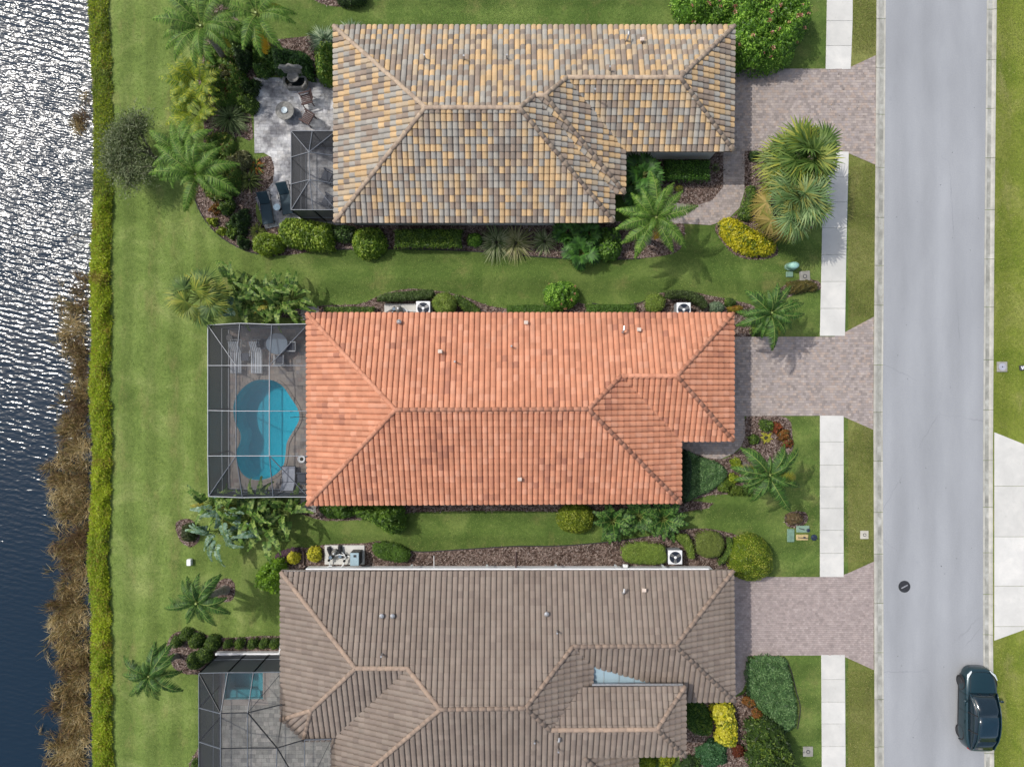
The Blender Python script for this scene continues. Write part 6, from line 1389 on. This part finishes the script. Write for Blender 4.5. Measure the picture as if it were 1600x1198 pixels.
bush('ball_bush', 'largest clipped ball bush, yellow green, at the corner of the brown house driveway', 'shrub', circ(1178, 876, 36, 38, n=20, wob=.02), 2.0, G((102, 124, 20), (124, 144, 28), (84, 104, 18), (160, 164, 60)), (.075, .045), 900, 1.1, nz=.06)
bush('hedge', 'oval bright green clipped hedge beside the pool heater', 'hedge', [(580, 850), (600, 846), (620, 850), (640, 862), (640, 874), (630, 880), (600, 876), (584, 868)], .8, G((78, 110, 34), (98, 132, 44), (60, 88, 28)), R=.35, base=.3, nz=.1, **NH)
bush('shrub', 'bright yellow shrub nearest the crowded equipment pad', 'shrub', circ(490, 867, 12, 13), .7, YELLOW, (.12, .07), 300, .4, nz=.25)
bush('shrub', 'bright yellow shrub at the outer end of the bark bed by the brown roof', 'shrub', circ(457, 872, 12, 11), .7, YELLOW, (.11, .06), 300, .4, nz=.25)
bush('shrub', 'purplish low plants behind the outer yellow shrub', 'shrub', [(428, 868), (445, 858), (465, 855), (468, 864), (450, 872), (432, 876)], .35, PURP, (.08, .04), 300, .3)
bush('small_tree', 'bright lime green bushy tree against the brown roof corner', 'tree', [(398, 895), (415, 880), (438, 876), (442, 900), (440, 925), (425, 932), (408, 925), (396, 910)], 1.9, G((104, 142, 28), (130, 168, 40), (80, 114, 24)), (.15, .07), 360, .8, nz=.35, rnd=1.4)
bush('shrub', 'small dark mound inside its bark ring on the lawn by the bird of paradise', 'shrub', circ(293, 833, 13, 16), .8, G((58, 72, 30), (76, 84, 36), (50, 58, 30)), R=.4, nz=.4)
bush('shrub', 'brown dry shrub behind the green utility boxes', 'shrub', circ(1243, 811, 14, 10), .5, G((120, 100, 70), (96, 88, 50), (80, 84, 40)), R=.3, nz=.4)
# round bushes by the small cage
for i, (x, y, r, lab) in enumerate([(289, 993, 11, 'ball bush at the top of the cluster by the small cage'), (274, 1004, 10, 'ball bush at the lake side edge of the cluster by the small cage'), (304, 1003, 13, 'ball bush in the upper middle of the cluster by the small cage'), (330, 1006, 13, 'ball bush that starts the row above the small cage'),
                                    (302, 1034, 14, 'ball bush lowest in the cluster by the small cage'), (318, 1025, 14, 'large ball bush of the cluster, nearest the cage corner'), (355, 1007, 8, 'ball bush second in the row above the small cage'), (373, 1007, 9, 'ball bush third in the row above the small cage'), (394, 1007, 9, 'ball bush fourth in the row above the small cage'), (412, 1007, 9, 'ball bush fifth in the row above the small cage'), (428, 1007, 9, 'ball bush last in the row, against the brown roof')]):
    bush('ball_bush', 'dark green ' + lab, 'shrub', circ(x, y, r, r, wob=.05), .8, G((56, 80, 22), (78, 104, 28), (100, 124, 34)), (.08, .045), 600, r / 30, nz=.1, group='ball bushes by the small cage')
# south east bed
bush('ground_cover', 'large dense blue green ground cover bed beside the brown house driveway', 'ground cover', [(1169, 1028), (1222, 1026), (1232, 1040), (1240, 1075), (1246, 1105), (1243, 1135), (1225, 1145), (1210, 1130), (1185, 1105), (1168, 1085)], .5, BLUEG, (.17, .05), 360, .25, nz=.15, base=.4)
bush('shrub', 'bright yellow leaved shrub in front of the brown house entry', 'shrub', [(1115, 1105), (1135, 1100), (1150, 1108), (1152, 1125), (1156, 1145), (1150, 1165), (1135, 1168), (1118, 1160), (1122, 1140), (1112, 1120)], 1.0, YELLOW, (.17, .12), 240, .45, nz=.3)
bush('shrub', 'dark to bright green feathery shrub against the brown entry wing', 'shrub', [(1075, 1100), (1100, 1100), (1115, 1125), (1112, 1148), (1095, 1152), (1075, 1140)], 1.0, G((50, 84, 20), (74, 108, 24), (104, 130, 30)), (.14, .04), 460, .5, nz=.2)
bush('small_tree', 'dark leafy small tree at the lower end of the front bed', 'tree', [(1172, 1142), (1190, 1132), (1210, 1132), (1228, 1145), (1240, 1165), (1246, 1190), (1240, 1215), (1200, 1225), (1175, 1205), (1170, 1170)], 2.2, G((58, 84, 26), (80, 106, 34), (104, 126, 44), (44, 64, 22)), (.17, .08), 380, .9, nz=.35, rnd=1.5)
for lab, x, y, r, h, pl_ in [('rust coloured low shrub beside the ground cover, upper of two', 1171, 1096, 11, .5, RUST), ('rust coloured low shrub beside the ground cover, lower of two', 1184, 1118, 10, .5, RUST), ('dark red low shrub at the bottom of the front bed', 1156, 1176, 11, .5, G((96, 44, 26), (112, 60, 30))),
                            ('blue green fine leaved mound below the yellow shrub', 1115, 1180, 24, .5, G((60, 100, 60), (80, 122, 74))), ('lime yellow bush by the brown entry eave, outer one', 1042, 1194, 14, .8, G((150, 160, 30), (170, 176, 40), (110, 130, 28))), ('lime yellow bush by the brown entry eave, inner one', 1012, 1194, 12, .8, G((140, 156, 30), (164, 172, 40), (100, 124, 28))),
                            ('dark low shrub at the bottom edge beside the lime bushes', 1082, 1194, 16, .6, DKGREEN)]:
    bush('shrub', lab, 'shrub', circ(x, y, r * 1.05, r * .95, wob=.25, n=11), h, pl_, (.14, .06), 330, R=r / 26, nz=.5, rnd=1.6)
bush('shrub', 'dark bush at the top edge of the picture in a bark bed', 'shrub', circ(545, -12, 26, 18), 1.2, DKGREEN, R=.6)
bush('shrub', 'small shrub below the small cage at the lawn edge', 'shrub', circ(303, 1196, 7, 9), .6, GREEN, R=.3)
bush('shrub', 'small green plant on the dark bark by the curved walk', 'shrub', circ(1062, 294, 7, 6), .4, G((120, 120, 40), (90, 100, 40)), R=.2)
grass_clump('bromeliad', 'thin light green plant on bark between the square hedge and the walk', 1119, 262, .35, 50, G((120, 140, 70), (96, 120, 56)), .03, .2)

bush('undergrowth', 'mixed low green undergrowth filling the bark bed beneath the tall palms', 'undergrowth', [(330, 60), (352, 78), (372, 100), (386, 120), (380, 150), (350, 170), (330, 160), (322, 120), (318, 90)], .55, G((84, 116, 40), (108, 138, 50), (66, 92, 34), (130, 150, 60), (124, 100, 60)), (.2, .06), 170, .5, nz=.9, rnd=1.8)
bush('undergrowth', 'mixed low undergrowth at the foot of the leaning palm', 'undergrowth', [(322, 210), (350, 205), (366, 215), (372, 250), (380, 270), (372, 300), (350, 312), (328, 312), (312, 290), (318, 250)], .55, G((84, 112, 40), (106, 132, 50), (66, 88, 34), (134, 140, 56), (112, 92, 50)), (.2, .06), 170, .5, nz=.9, rnd=1.8)
bush('undergrowth', 'green low planting above the patio beside the fountain and below the dying frond', 'undergrowth', [(395, 66), (425, 70), (440, 82), (430, 108), (415, 120), (400, 118), (392, 96)], .7, G((70, 104, 36), (92, 126, 46), (56, 82, 30), (112, 140, 56)), (.18, .08), 220, .5, nz=.7, rnd=1.7)
# thorny grey green tree on the lake lawn
def scrub_tree(label, px, py, R, h):
    c = P(px, py, h * .6); root = thing('scrub_tree', label, 'tree', (c.x, c.y, 0)); b = MB(); tips = []
    rr = random.Random(4)
    def grow_(p, d, L, r, lev):
        q = p + d * L; b.tube([p, (p + q) / 2 + Vector((rr.uniform(-.05, .05), rr.uniform(-.05, .05), 0)) * L, q], [r, r * .8, r * .6], 5, cap=False); tips.append((q, d, lev))
        if lev < 4:
            for k in range(3 if lev else 6):
                a = rr.uniform(0, 2 * PI); sp = rr.uniform(.45, .95); nd_ = (d + Vector((math.cos(a), math.sin(a), rr.uniform(-.35, .35))) * sp).normalized(); nd_.z = nd_.z * .7 + .1; grow_(q, nd_.normalized(), L * rr.uniform(.62, .85), r * .6, lev + 1)
    grow_(Vector((0, 0, 0)), Vector((.05, 0, 1)), h * .3, .1, 0)
    b.build('branches', solid('grey_twig_bark', alb(112, 108, 84), .9, sc=8, var=.4), root)
    T = [(q, d) for q, d, l in tips if l >= 2]; n = 16000; k = RG.integers(0, len(T), n); B = np.array([T[i][0] for i in k]) + RG.normal(0, .2, (n, 3)) - np.array([T[i][1] for i in k]) * RG.uniform(0, .5, (n, 1)); B[:, 2] = np.maximum(B[:, 2], .15)
    D = np.array([T[i][1] for i in k]) + RG.normal(0, .7, (n, 3)); D /= np.linalg.norm(D, axis=1)[:, None]; V, F = kites(B, D, RG.normal(0, 1, (n, 3)) + np.array([0, 0, 1.]), RG.uniform(.07, .17, n), RG.uniform(.015, .035, n))
    link('foliage', quad_mesh('foliage', V, F, G((96, 112, 66), (116, 128, 84), (76, 92, 50), (134, 142, 104))[RG.integers(0, 4, n)] * RG.uniform(.8, 1.2, (n, 1))), M_LEAF, root)
    m = max(math.hypot(q.x, q.y) for q, d in T); s_ = R / S / m * 1.0; root.scale = (s_ * 1.12, s_ * 1.12, min(1, 1 / 1.0)); return root
scrub_tree('grey green wispy tree on the lawn next to the lake bank', 221, 232, 60, 3.0)

# short grass tufts over the lawns
def tufts(name, label, region, n, pal, mat_h=(.03, .07), avoid=()):
    x0, y0, x1, y1 = region; X = RG.uniform((x0 - 800) / S, (x1 - 800) / S, n); Y = RG.uniform((599 - y1) / S, (599 - y0) / S, n); ok = np.ones(n, bool)
    for a in avoid: ok &= ~((X * S + 800 > a[0]) & (X * S + 800 < a[2]) & (599 - Y * S > a[1]) & (599 - Y * S < a[3]))
    for h_ in bpy.data.objects:
        if h_.name.startswith('mulch_bed'):
            pl_ = [(v.co.x, v.co.y) for v in h_.data.vertices]; ok &= ~in_poly(X, Y, pl_)
    X = X[ok]; Y = Y[ok]; n = len(X); th = RG.uniform(0, 2 * PI, n); D = np.stack([np.cos(th) * .8, np.sin(th) * .8, RG.uniform(.2, .9, n)], 1); D /= np.linalg.norm(D, axis=1)[:, None]
    V, F = kites(np.stack([X, Y, np.zeros(n)], 1), D, RG.normal(0, .3, (n, 3)) + np.array([0, 0, 1.]), RG.uniform(*mat_h, n), RG.uniform(.02, .04, n)); f = (lump(X, Y, 77, .5) * .25 + 1)[:, None]
    link(name, quad_mesh(name, V, F, pal[RG.integers(0, len(pal), n)] * RG.uniform(.75, 1.25, (n, 1)) * f), M_NEEDLE, kind='stuff')['label'] = label
HS = [(515, 36, 1140, 350), (975, 36, 1165, 360), (470, 480, 1168, 795), (325, 500, 480, 770), (430, 880, 1170, 1300), (335, 1018, 460, 1300), (396, 122, 525, 358), (1165, 85, 1295, 240), (1165, 524, 1295, 652), (1165, 899, 1295, 1025)]
tufts('grass_tufts', 'short mown grass blades over the lawns', (176, -20, 1281, 1220), 190000, G((112, 132, 62), (132, 150, 74), (150, 164, 94), (100, 122, 50), (140, 152, 88)), avoid=HS)
tufts('verge_tufts', 'coarser grass blades on the strip between sidewalk and curb', (1333, -20, 1366, 85), 3500, G((108, 118, 52), (130, 136, 66), (146, 140, 88)))
tufts('verge_tufts', 'coarser grass blades on the verge by the middle sidewalk', (1327, 260, 1363, 495), 8000, G((108, 118, 52), (130, 136, 66), (146, 140, 88)))
tufts('verge_tufts', 'coarser grass blades on the verge below the middle driveway', (1320, 672, 1361, 878), 8000, G((112, 120, 54), (134, 138, 68), (150, 144, 92)))
tufts('verge_tufts', 'coarser grass blades on the lowest verge', (1322, 1048, 1361, 1220), 7000, G((112, 120, 54), (134, 138, 68), (150, 144, 92)))
tufts('roadside_tufts', 'bright coarse grass blades across the road', (1559, -20, 1640, 672), 26000, G((128, 142, 56), (146, 154, 70), (162, 162, 92), (112, 126, 46)))
tufts('roadside_tufts', 'bright coarse grass blades across the road below the white driveway', (1556, 1005, 1640, 1220), 9000, G((124, 144, 50), (146, 156, 66), (160, 164, 90)))
# ---------------------------------------------------------------- car
def car(label, px0, py0, px1, py1, L=4.75, Wd=1.92, Hh=1.62):
    """front of the car points to the top of the picture"""
    c = P((px0 + px1) / 2, (py0 + py1) / 2, 0); root = thing('car', label, 'car', (c.x, c.y, 0.02), Rr(0))
    paint, n, bs = new_mat('dark_teal_car_paint'); bs.inputs['Base Color'].default_value = (0.004, 0.030, 0.040, 1); bs.inputs['Metallic'].default_value = .35; bs.inputs['Roughness'].default_value = .28
    bs.inputs['Coat Weight'].default_value = 1; bs.inputs['Coat Roughness'].default_value = .04
    glass = solid('car_glass', (.006, .016, .024), .06, var=0, spec=.7); roofg = solid('car_roof_glass', (.004, .020, .034), .12, var=0, spec=.8); black = M_BLACKP
    hw, hl = Wd / 2, L / 2
    # stations from nose (+y) to tail: (y, half width, belt z, centre z)
    st = [(hl, .34, .50, .52), (hl - .05, .54, .62, .66), (hl - .2, .74, .72, .79), (hl - .5, .87, .82, .92), (hl - 1.0, .955, .91, 1.01), (hl - 1.35, .955, .95, 1.04), (hl - 1.9, .95, .98, 1.0), (hl - 2.6, .955, 1.0, 1.02), (hl - 3.3, .96, 1.03, 1.05), (-hl + .85, .965, 1.05, 1.08), (-hl + .4, .90, 1.06, 1.10), (-hl + .14, .74, 1.0, 1.04), (-hl + .03, .55, .86, .90), (-hl, .42, .7, .74)]
    prof = lambda w_, zb, zc: [(w_ * .96, .22), (w_ * 1.0, .34), (w_ * 1.0, .55), (w_ * .985, zb - .14), (w_ * .93, zb - .03), (w_ * .80, zb + (zc - zb) * .35), (w_ * .45, zb + (zc - zb) * .85), (0, zc)]
    V = []; F = []
    for y, w_, zb, zc in st:
        pr_ = prof(w_ * hw / .96, zb, zc); row = [(-x, y, z) for x, z in pr_] + [(x, y, z) for x, z in pr_[-2::-1]]; V += row
    k = 15
    for i in range(len(st) - 1):
        for j in range(k - 1): F.append((i * k + j, i * k + j + 1, (i + 1) * k + j + 1, (i + 1) * k + j))
    F.append(tuple(range(k - 1, -1, -1))); F.append(tuple((len(st) - 1) * k + j for j in range(k)))
    F = [f[::-1] for f in F]
    body = link('body', py_mesh('body', V, F, smooth=True), paint, root); sb = body.modifiers.new('s', 'SUBSURF'); sb.levels = 2; sb.render_levels = 2
    # greenhouse
    gs = [(hl - 1.30, .80, .80, .98, 1.02), (hl - 1.62, .83, .72, .99, 1.26), (hl - 2.0, .84, .66, 1.0, 1.50), (hl - 2.4, .845, .635, 1.0, 1.60), (hl - 2.9, .85, .63, 1.02, 1.62), (hl - 3.4, .845, .62, 1.03, 1.58), (hl - 3.85, .82, .60, 1.05, 1.47), (hl - 4.25, .76, .58, 1.06, 1.26), (hl - 4.5, .68, .60, 1.07, 1.12)]
    def gh(y, wb, wt, zb, zt): return [(-wb, zb), (-(wb * .5 + wt * .5) - .02, (zb * .45 + zt * .55)), (-wt, zt - .02), (-wt * .6, zt + .015), (0, zt + .03), (wt * .6, zt + .015), (wt, zt - .02), (wb * .5 + wt * .5 + .02, (zb * .45 + zt * .55)), (wb, zb)]
    V = []; 
    for g_ in gs: V += [(x * hw / .96, g_[0], z) for x, z in gh(*g_)]
    def sub(name, ii, jj, mat):
        F = []
        for i in ii:
            for j in jj: F.append((i * 9 + j, (i + 1) * 9 + j, (i + 1) * 9 + j + 1, i * 9 + j + 1))
        us = sorted({v for f in F for v in f}); mp = {v: q for q, v in enumerate(us)}
        o = link(name, py_mesh(name, [V[v] for v in us], [tuple(mp[v] for v in f) for f in F], smooth=True), mat, root); s_ = o.modifiers.new('t', 'SOLIDIFY'); s_.thickness = .02; return o
    sub('windscreen', range(0, 3), range(2, 6), glass); sub('roof', range(3, 6), range(2, 6), roofg); sub('rear_window', range(6, 8), range(2, 6), glass)
    sub('side_window', range(0, 8), range(0, 2), glass); sub('side_window', range(0, 8), range(6, 8), glass)
    for s in (-1, 1):   # roof rails and pillars
        MB().tube([(s * g_[2] * hw / .96, g_[0], g_[4] + .0) for g_ in gs], .028, 6).build('roof_rail', paint, root, smooth=True)
        for i in (3, 5):
            g_ = gs[i]; MB().tube([(s * g_[1] * hw / .96, g_[0], g_[3]), (s * (g_[1] + g_[2]) / 2 * hw / .96 + s * .025, g_[0], g_[3] * .45 + g_[4] * .55), (s * g_[2] * hw / .96, g_[0], g_[4])], .03, 6).build('pillar', black, root)
        m = MB(); m.box((s * 1.04, hl - 1.75, 1.06), (.2, .14, .13), bev=.04); m.box((s * .95, hl - 1.72, 1.0), (.12, .06, .04)); m.build('mirror', paint, root)
        h = MB(); h.add([(s * .52, hl - .12, .70), (s * .80, hl - .34, .74), (s * .86, hl - .62, .84), (s * .74, hl - .42, .84), (s * .55, hl - .2, .76)], [(0, 1, 2, 3, 4)]); hd = h.build('headlight', solid('headlight_lens', (.55, .6, .62), .1, var=0), root); hd.location.z = .05; sm_ = hd.modifiers.new('t', 'SOLIDIFY'); sm_.thickness = .04
        t = MB(); t.box((s * .66, -hl + .2, .90), (.3, .12, .07), rz=s * .5, bev=.02); t.build('taillight', solid('taillight_lens', (.25, .01, .01), .2, var=0), root)
        for y in (hl - .92, -hl + .92):
            wh = thing_part = MB(); wh.tube([(s * (hw - .3), y, .35), (s * (hw - .27), y, .35), (s * (hw - .05), y, .35), (s * (hw - .035), y, .35)], [.30, .355, .355, .31], 24); w2 = wh.build('wheel', solid('tyre_rubber', (.018, .018, .02), .85, var=.2), root)
            r_ = MB(); r_.tube([(s * (hw - .045), y, .35), (s * (hw - .02), y, .35)], [.235, .225], 20); r_.build('rim', M_DARK, w2)
            a_ = MB(); pts = [(s * (hw - .03), y + .43 * math.cos(th), .35 + .43 * math.sin(th)) for th in [PI * q / 10 for q in range(11)]]; a_.tube(pts, .035, 6); a_.build('wheel_arch', black, root)
        MB().box((s * (hw - .03), 0, .27), (.06, L * .5, .1), bev=.02).build('sill', black, root)
        for y in (.35, -.65): MB().box((s * (hw + .002), y, .86), (.02, .2, .03), bev=.008).build('door_handle', paint, root)
    for s in (-1, 1):      # shut lines
        MB().tube([(s * .60, hl - .3, .80), (s * .70, hl - .7, .955), (s * .74, hl - 1.25, 1.015)], .009, 5).build('bonnet_seam', black, root)
        for y in (hl - 1.45, hl - 2.45, hl - 3.4): MB().tube([(s * (hw - .005), y, .32), (s * (hw + .0), y, .6), (s * (hw - .02), y, .85), (s * (hw - .07), y, .98)], .009, 5).build('door_seam', black, root)
    MB().tube([(-.6, hl - .3, .80), (-.3, hl - .17, .80), (.3, hl - .17, .80), (.6, hl - .3, .80)], .009, 5).build('bonnet_seam', black, root)
    MB().box((0, hl - .1, .38), (1.0, .16, .2), bev=.05).build('front_bumper', black, root); MB().box((0, -hl + .12, .4), (1.1, .14, .25), bev=.05).build('rear_bumper', black, root)
    for x in (-.35, .3): MB().tube([(x, hl - 1.30, 1.05), (x + .28, hl - 1.42, 1.12)], .012, 5).build('wiper', black, root)
    return root
car('dark teal rounded crossover parked half over the curb at the far side of the road', 1490, 1036, 1544, 1161)
bpy.data.objects['car'].rotation_euler = (0, 0, Rr(-1.0))

# ---------------------------------------------------------------- street and utility fittings
def meter_box(label, px, py, s_, lid='ring', rot=0.0, mat=None):
    r = thing('meter_box', label, 'utility box', tuple(P(px, py, 0)), rot); m = mat or M_BOX
    MB().box((0, 0, .03), (s_, s_, .07), bev=.012).build('concrete_frame', m, r)
    if lid == 'ring':
        MB().lathe((0, 0, .065), [(s_ * .2, 0), (s_ * .2, .008), (s_ * .05, .009)], 24).build('lid', M_LIDD, r)
        MB().lathe((0, 0, .074), [(s_ * .13, 0), (s_ * .13, .006), (s_ * .04, .007)], 20).build('cap', m, r)
    elif lid == 'dot':
        MB().lathe((0, 0, .065), [(s_ * .36, 0), (s_ * .36, .006), (s_ * .04, .007)], 28).build('lid', M_ZLID, r); MB().lathe((0, 0, .073), [(s_ * .07, 0), (s_ * .06, .006), (.01, .007)], 12).build('key_hole', M_LIDD, r)
    return r
M_BOX = concrete('meter_box_concrete', alb(150, 148, 140), alb(170, 168, 160), .85, 4); M_LIDD = solid('dark_lid', alb(60, 60, 66), .6); M_ZLID = solid('pale_lid', alb(176, 178, 190), .5)
M_GRNP = solid('faded_green_plastic', alb(118, 150, 130), .6, var=.2); M_MINT = solid('mint_plastic', alb(160, 206, 192), .5, var=.1)
meter_box('square concrete meter box with a round ring beside the untidy shrub', 1257, 432, .62, 'ring', Rr(4))
meter_box('small square concrete meter box on the verge opposite the ball bush', 1350, 835, .48, 'ring', 0, concrete('pale_box', alb(196, 192, 178), alb(204, 202, 190), .9, 4))
meter_box('square concrete meter box on the lawn by the lowest sidewalk', 1262, 1173, .58, 'ring')
meter_box('pale square meter box with a round lid on the grass across the road', 1565, 573, .6, 'dot')
def lidbox(name, label, px, py, w_, d, h, mat, rz=0.0, extra=None):
    r = thing(name, label, 'utility box', tuple(P(px, py, 0)), rz); MB().box((0, 0, h / 2), (w_, d, h), bev=.03).build('body', mat, r); MB().box((0, 0, h + .01), (w_ * .92, d * .92, .03), bev=.012).build('lid', mat, r)
    if extra: extra(r)
    return r
cp = P(1235, 417, 0); tb = thing('utility_pedestal', 'rounded mint green utility pedestal above the flat green cover', 'utility box', tuple(cp))
MB().lathe((0, 0, 0), [(.26, 0), (.26, .5), (.24, .6), (.14, .68), (.03, .7)], 18, 1.15, .8).build('dome', M_MINT, tb, smooth=True); MB().lathe((0, 0, 0), [(.32, 0), (.31, .1), (.27, .12)], 18, 1.15, .8).build('base', M_GRNP, tb)
lidbox('utility_cover', 'flat green utility cover just below the mint pedestal', 1233, 429, .42, .33, .08, M_GRNP)
lidbox('utility_cover', 'upright rectangular green cover beside the tan one near the ball bush', 1235, 836, .43, .78, .07, M_GRNP)
def tool(r): MB().tube([(-.25, .06, .12), (.05, -.02, .14)], .025, 6).build('handle', M_LIDD, r); MB().lathe((.28, -.06, .09), [(.1, 0), (.1, .04), (.04, .06)], 12).build('valve_cap', M_BLUE, r)
lidbox('utility_cover', 'pale green cover with a dark valve on it near the ball bush', 1254, 826, .78, .4, .07, solid('pale_green_plastic', alb(132, 160, 140), .6), 0, tool)
def tool2(r): MB().tube([(-.28, .0, .12), (.3, -.03, .14)], .02, 6).build('handle', M_LIDD, r); MB().box((.1, .0, .12), (.12, .1, .05)).build('latch', M_LIDD, r)
lidbox('utility_cover', 'tan irrigation cover with dark fittings, lowest of the three near the ball bush', 1253, 839, .72, .34, .07, solid('tan_plastic', alb(196, 176, 124), .6), 0, tool2)
vb = thing('valve_cap', 'dark blue round valve cap beside the tan irrigation cover', 'valve cap', tuple(P(1271, 839, 0))); MB().lathe((0, 0, 0), [(.16, 0), (.18, .1), (.14, .14), (.05, .16)], 16).build('cap', M_BLUE, vb); MB().box((0, 0, .17), (.2, .05, .04)).build('grip', M_DARK, vb)
lidbox('sprinkler_box', 'small white box standing on the lawn near the bark ring', 298, 877, .26, .38, .25, M_WHITE)
mh = thing('manhole_cover', 'round dark manhole cover in the road with a pale diagonal streak', 'manhole cover', tuple(P(1413, 916, 0)))
MB().lathe((0, 0, 0), [(.35, .004), (.35, .014), (.31, .016), (.31, .012), (.02, .013)], 32).build('ring', M_DARK, mh); g_ = MB()
for i in range(-4, 5): g_.box((i * .06, 0, .018), (.018, 2 * math.sqrt(.3 ** 2 - (i * .06) ** 2) * .95, .01))
g_.build('tread', M_LIDD, mh); MB().box((0, 0, .026), (.42, .07, .008), rz=Rr(28)).build('pale_bar', M_STEEL, mh)  # pale steel bar laid diagonally across the cover
for lab, px, py, h_ in [('dark post cap at the edge of the picture across from the car, upper one', 1597, 1109, .9), ('grey slotted post cap at the edge of the picture across from the car, lower one', 1597, 1125, .9)]:
    mb_ = thing('mailbox', lab, 'mailbox', tuple(P(px - 4, py, 0) + Vector((.35, 0, 0)))); MB().box((0, 0, h_ / 2), (.1, .1, h_), bev=.01).build('post', M_GREYF, mb_); b = MB(); b.tube([(-.3, 0, h_ + .05), (-.27, 0, h_ + .05), (.27, 0, h_ + .05), (.3, 0, h_ + .05)], [.1, .14, .14, .1], 14); b.build('box', solid('slate_box', alb(92, 90, 104), .5), mb_)
wb = thing('meter_box', 'white louvred box at the edge of the picture across the road', 'utility box', tuple(P(1602, 574, 0)), Rr(6)); MB().box((0, 0, .05), (.75, .3, .12), bev=.03).build('frame', M_LIDD, wb)
for i in range(6): MB().box((-.28 + i * .11, 0, .12), (.06, .2, .03), rz=.3).build('louvre', M_WHITE, wb)
pl = thing('steel_edging', 'short brown board between two parts of the bark bed by the outer yellow shrubs', 'board', tuple(P(475, 872, 0))); MB().box((0, 0, .08), (.08, .75, .16), bev=.01).build('board', solid('weathered_board', alb(110, 92, 84), .9), pl)
MB().box((0, .4, .1), (.12, .08, .2), bev=.01).build('stake', solid('weathered_stake', alb(96, 80, 74), .9), pl)
st_ = thing('stepping_pad', 'small square of grey pavers outside the orange roof corner above the cage', 'pavers')
pieces('paver', ccw(pix_poly([(470, 479), (498, 479), (498, 500), (470, 500)])), .2, .15, .012, .034, PALG, M_DECK, st_)
st_ = thing('stepping_pad', 'strip of grey pavers outside the big cage below the orange roof corner', 'pavers')
pieces('paver', ccw(pix_poly([(470, 766), (494, 766), (494, 800), (476, 800), (470, 790)])), .2, .15, .012, .034, PALG, M_DECK, st_)
# bed edging boards along the lawn
M_EDGE = solid('black_bed_edging', (.03, .028, .026), .8)
for lab, pts in [('thin dark edging curving round the bark bed at the lake lawn', [(300, 300), (318, 340), (345, 370), (385, 392), (425, 400)]), ('thin dark edging between lawn and bark above the orange eave', [(925, 474), (960, 478), (1000, 473), (1030, 458)]),
                 ('thin dark edging along the long bark strip above the brown roof', [(600, 845), (645, 861), (720, 858), (800, 853), (880, 852), (960, 845), (1010, 838)]), ('thin dark edging along the bed under the tan south eave', [(520, 390), (620, 389), (740, 393), (850, 402), (930, 406), (1000, 404)]),
                 ('thin dark edging round the blue green ground cover by the brown house driveway', [(1224, 1025), (1235, 1045), (1244, 1080), (1250, 1105), (1246, 1138)])]:
    w_ = smooth_poly([tuple(P(x, y)[:2]) for x, y in pts], 5, False); o = MB().tube([(x, y, .03) for x, y in w_], .03, 6).build('bed_edging', M_EDGE); tag(o, lab, 'edging')
# leaves and litter on the paving
def litter(n, boxes, pal, lab):
    V = []; X = []; Y = []
    for x0, y0, x1, y1 in boxes: X.append(RG.uniform(x0, x1, n)); Y.append(RG.uniform(y0, y1, n))
    X = (np.concatenate(X) - 800) / S; Y = (599 - np.concatenate(Y)) / S; m = len(X); th = RG.uniform(0, 6.28, m); D = np.stack([np.cos(th), np.sin(th), np.zeros(m)], 1)
    V, F = kites(np.stack([X, Y, np.full(m, .04)], 1), D, np.tile([0., 0, 1], (m, 1)) + RG.normal(0, .2, (m, 3)), RG.uniform(.05, .1, m), RG.uniform(.02, .05, m)); o = link('leaf_litter', quad_mesh('leaf_litter', V, F, pal[RG.integers(0, len(pal), m)]), M_CHIP, kind='stuff'); o['label'] = lab
litter(16, [(1170, 110, 1360, 230), (1290, 110, 1360, 230), (400, 125, 520, 200), (1070, 325, 1150, 350), (345, 515, 470, 590)], G((110, 90, 60), (80, 66, 50), (150, 120, 70)), 'scattered dry leaves on the pavers')
litter(26, [(1390, 10, 1530, 1190)], G((90, 90, 96), (60, 60, 64)), 'small dark bits lying on the road')
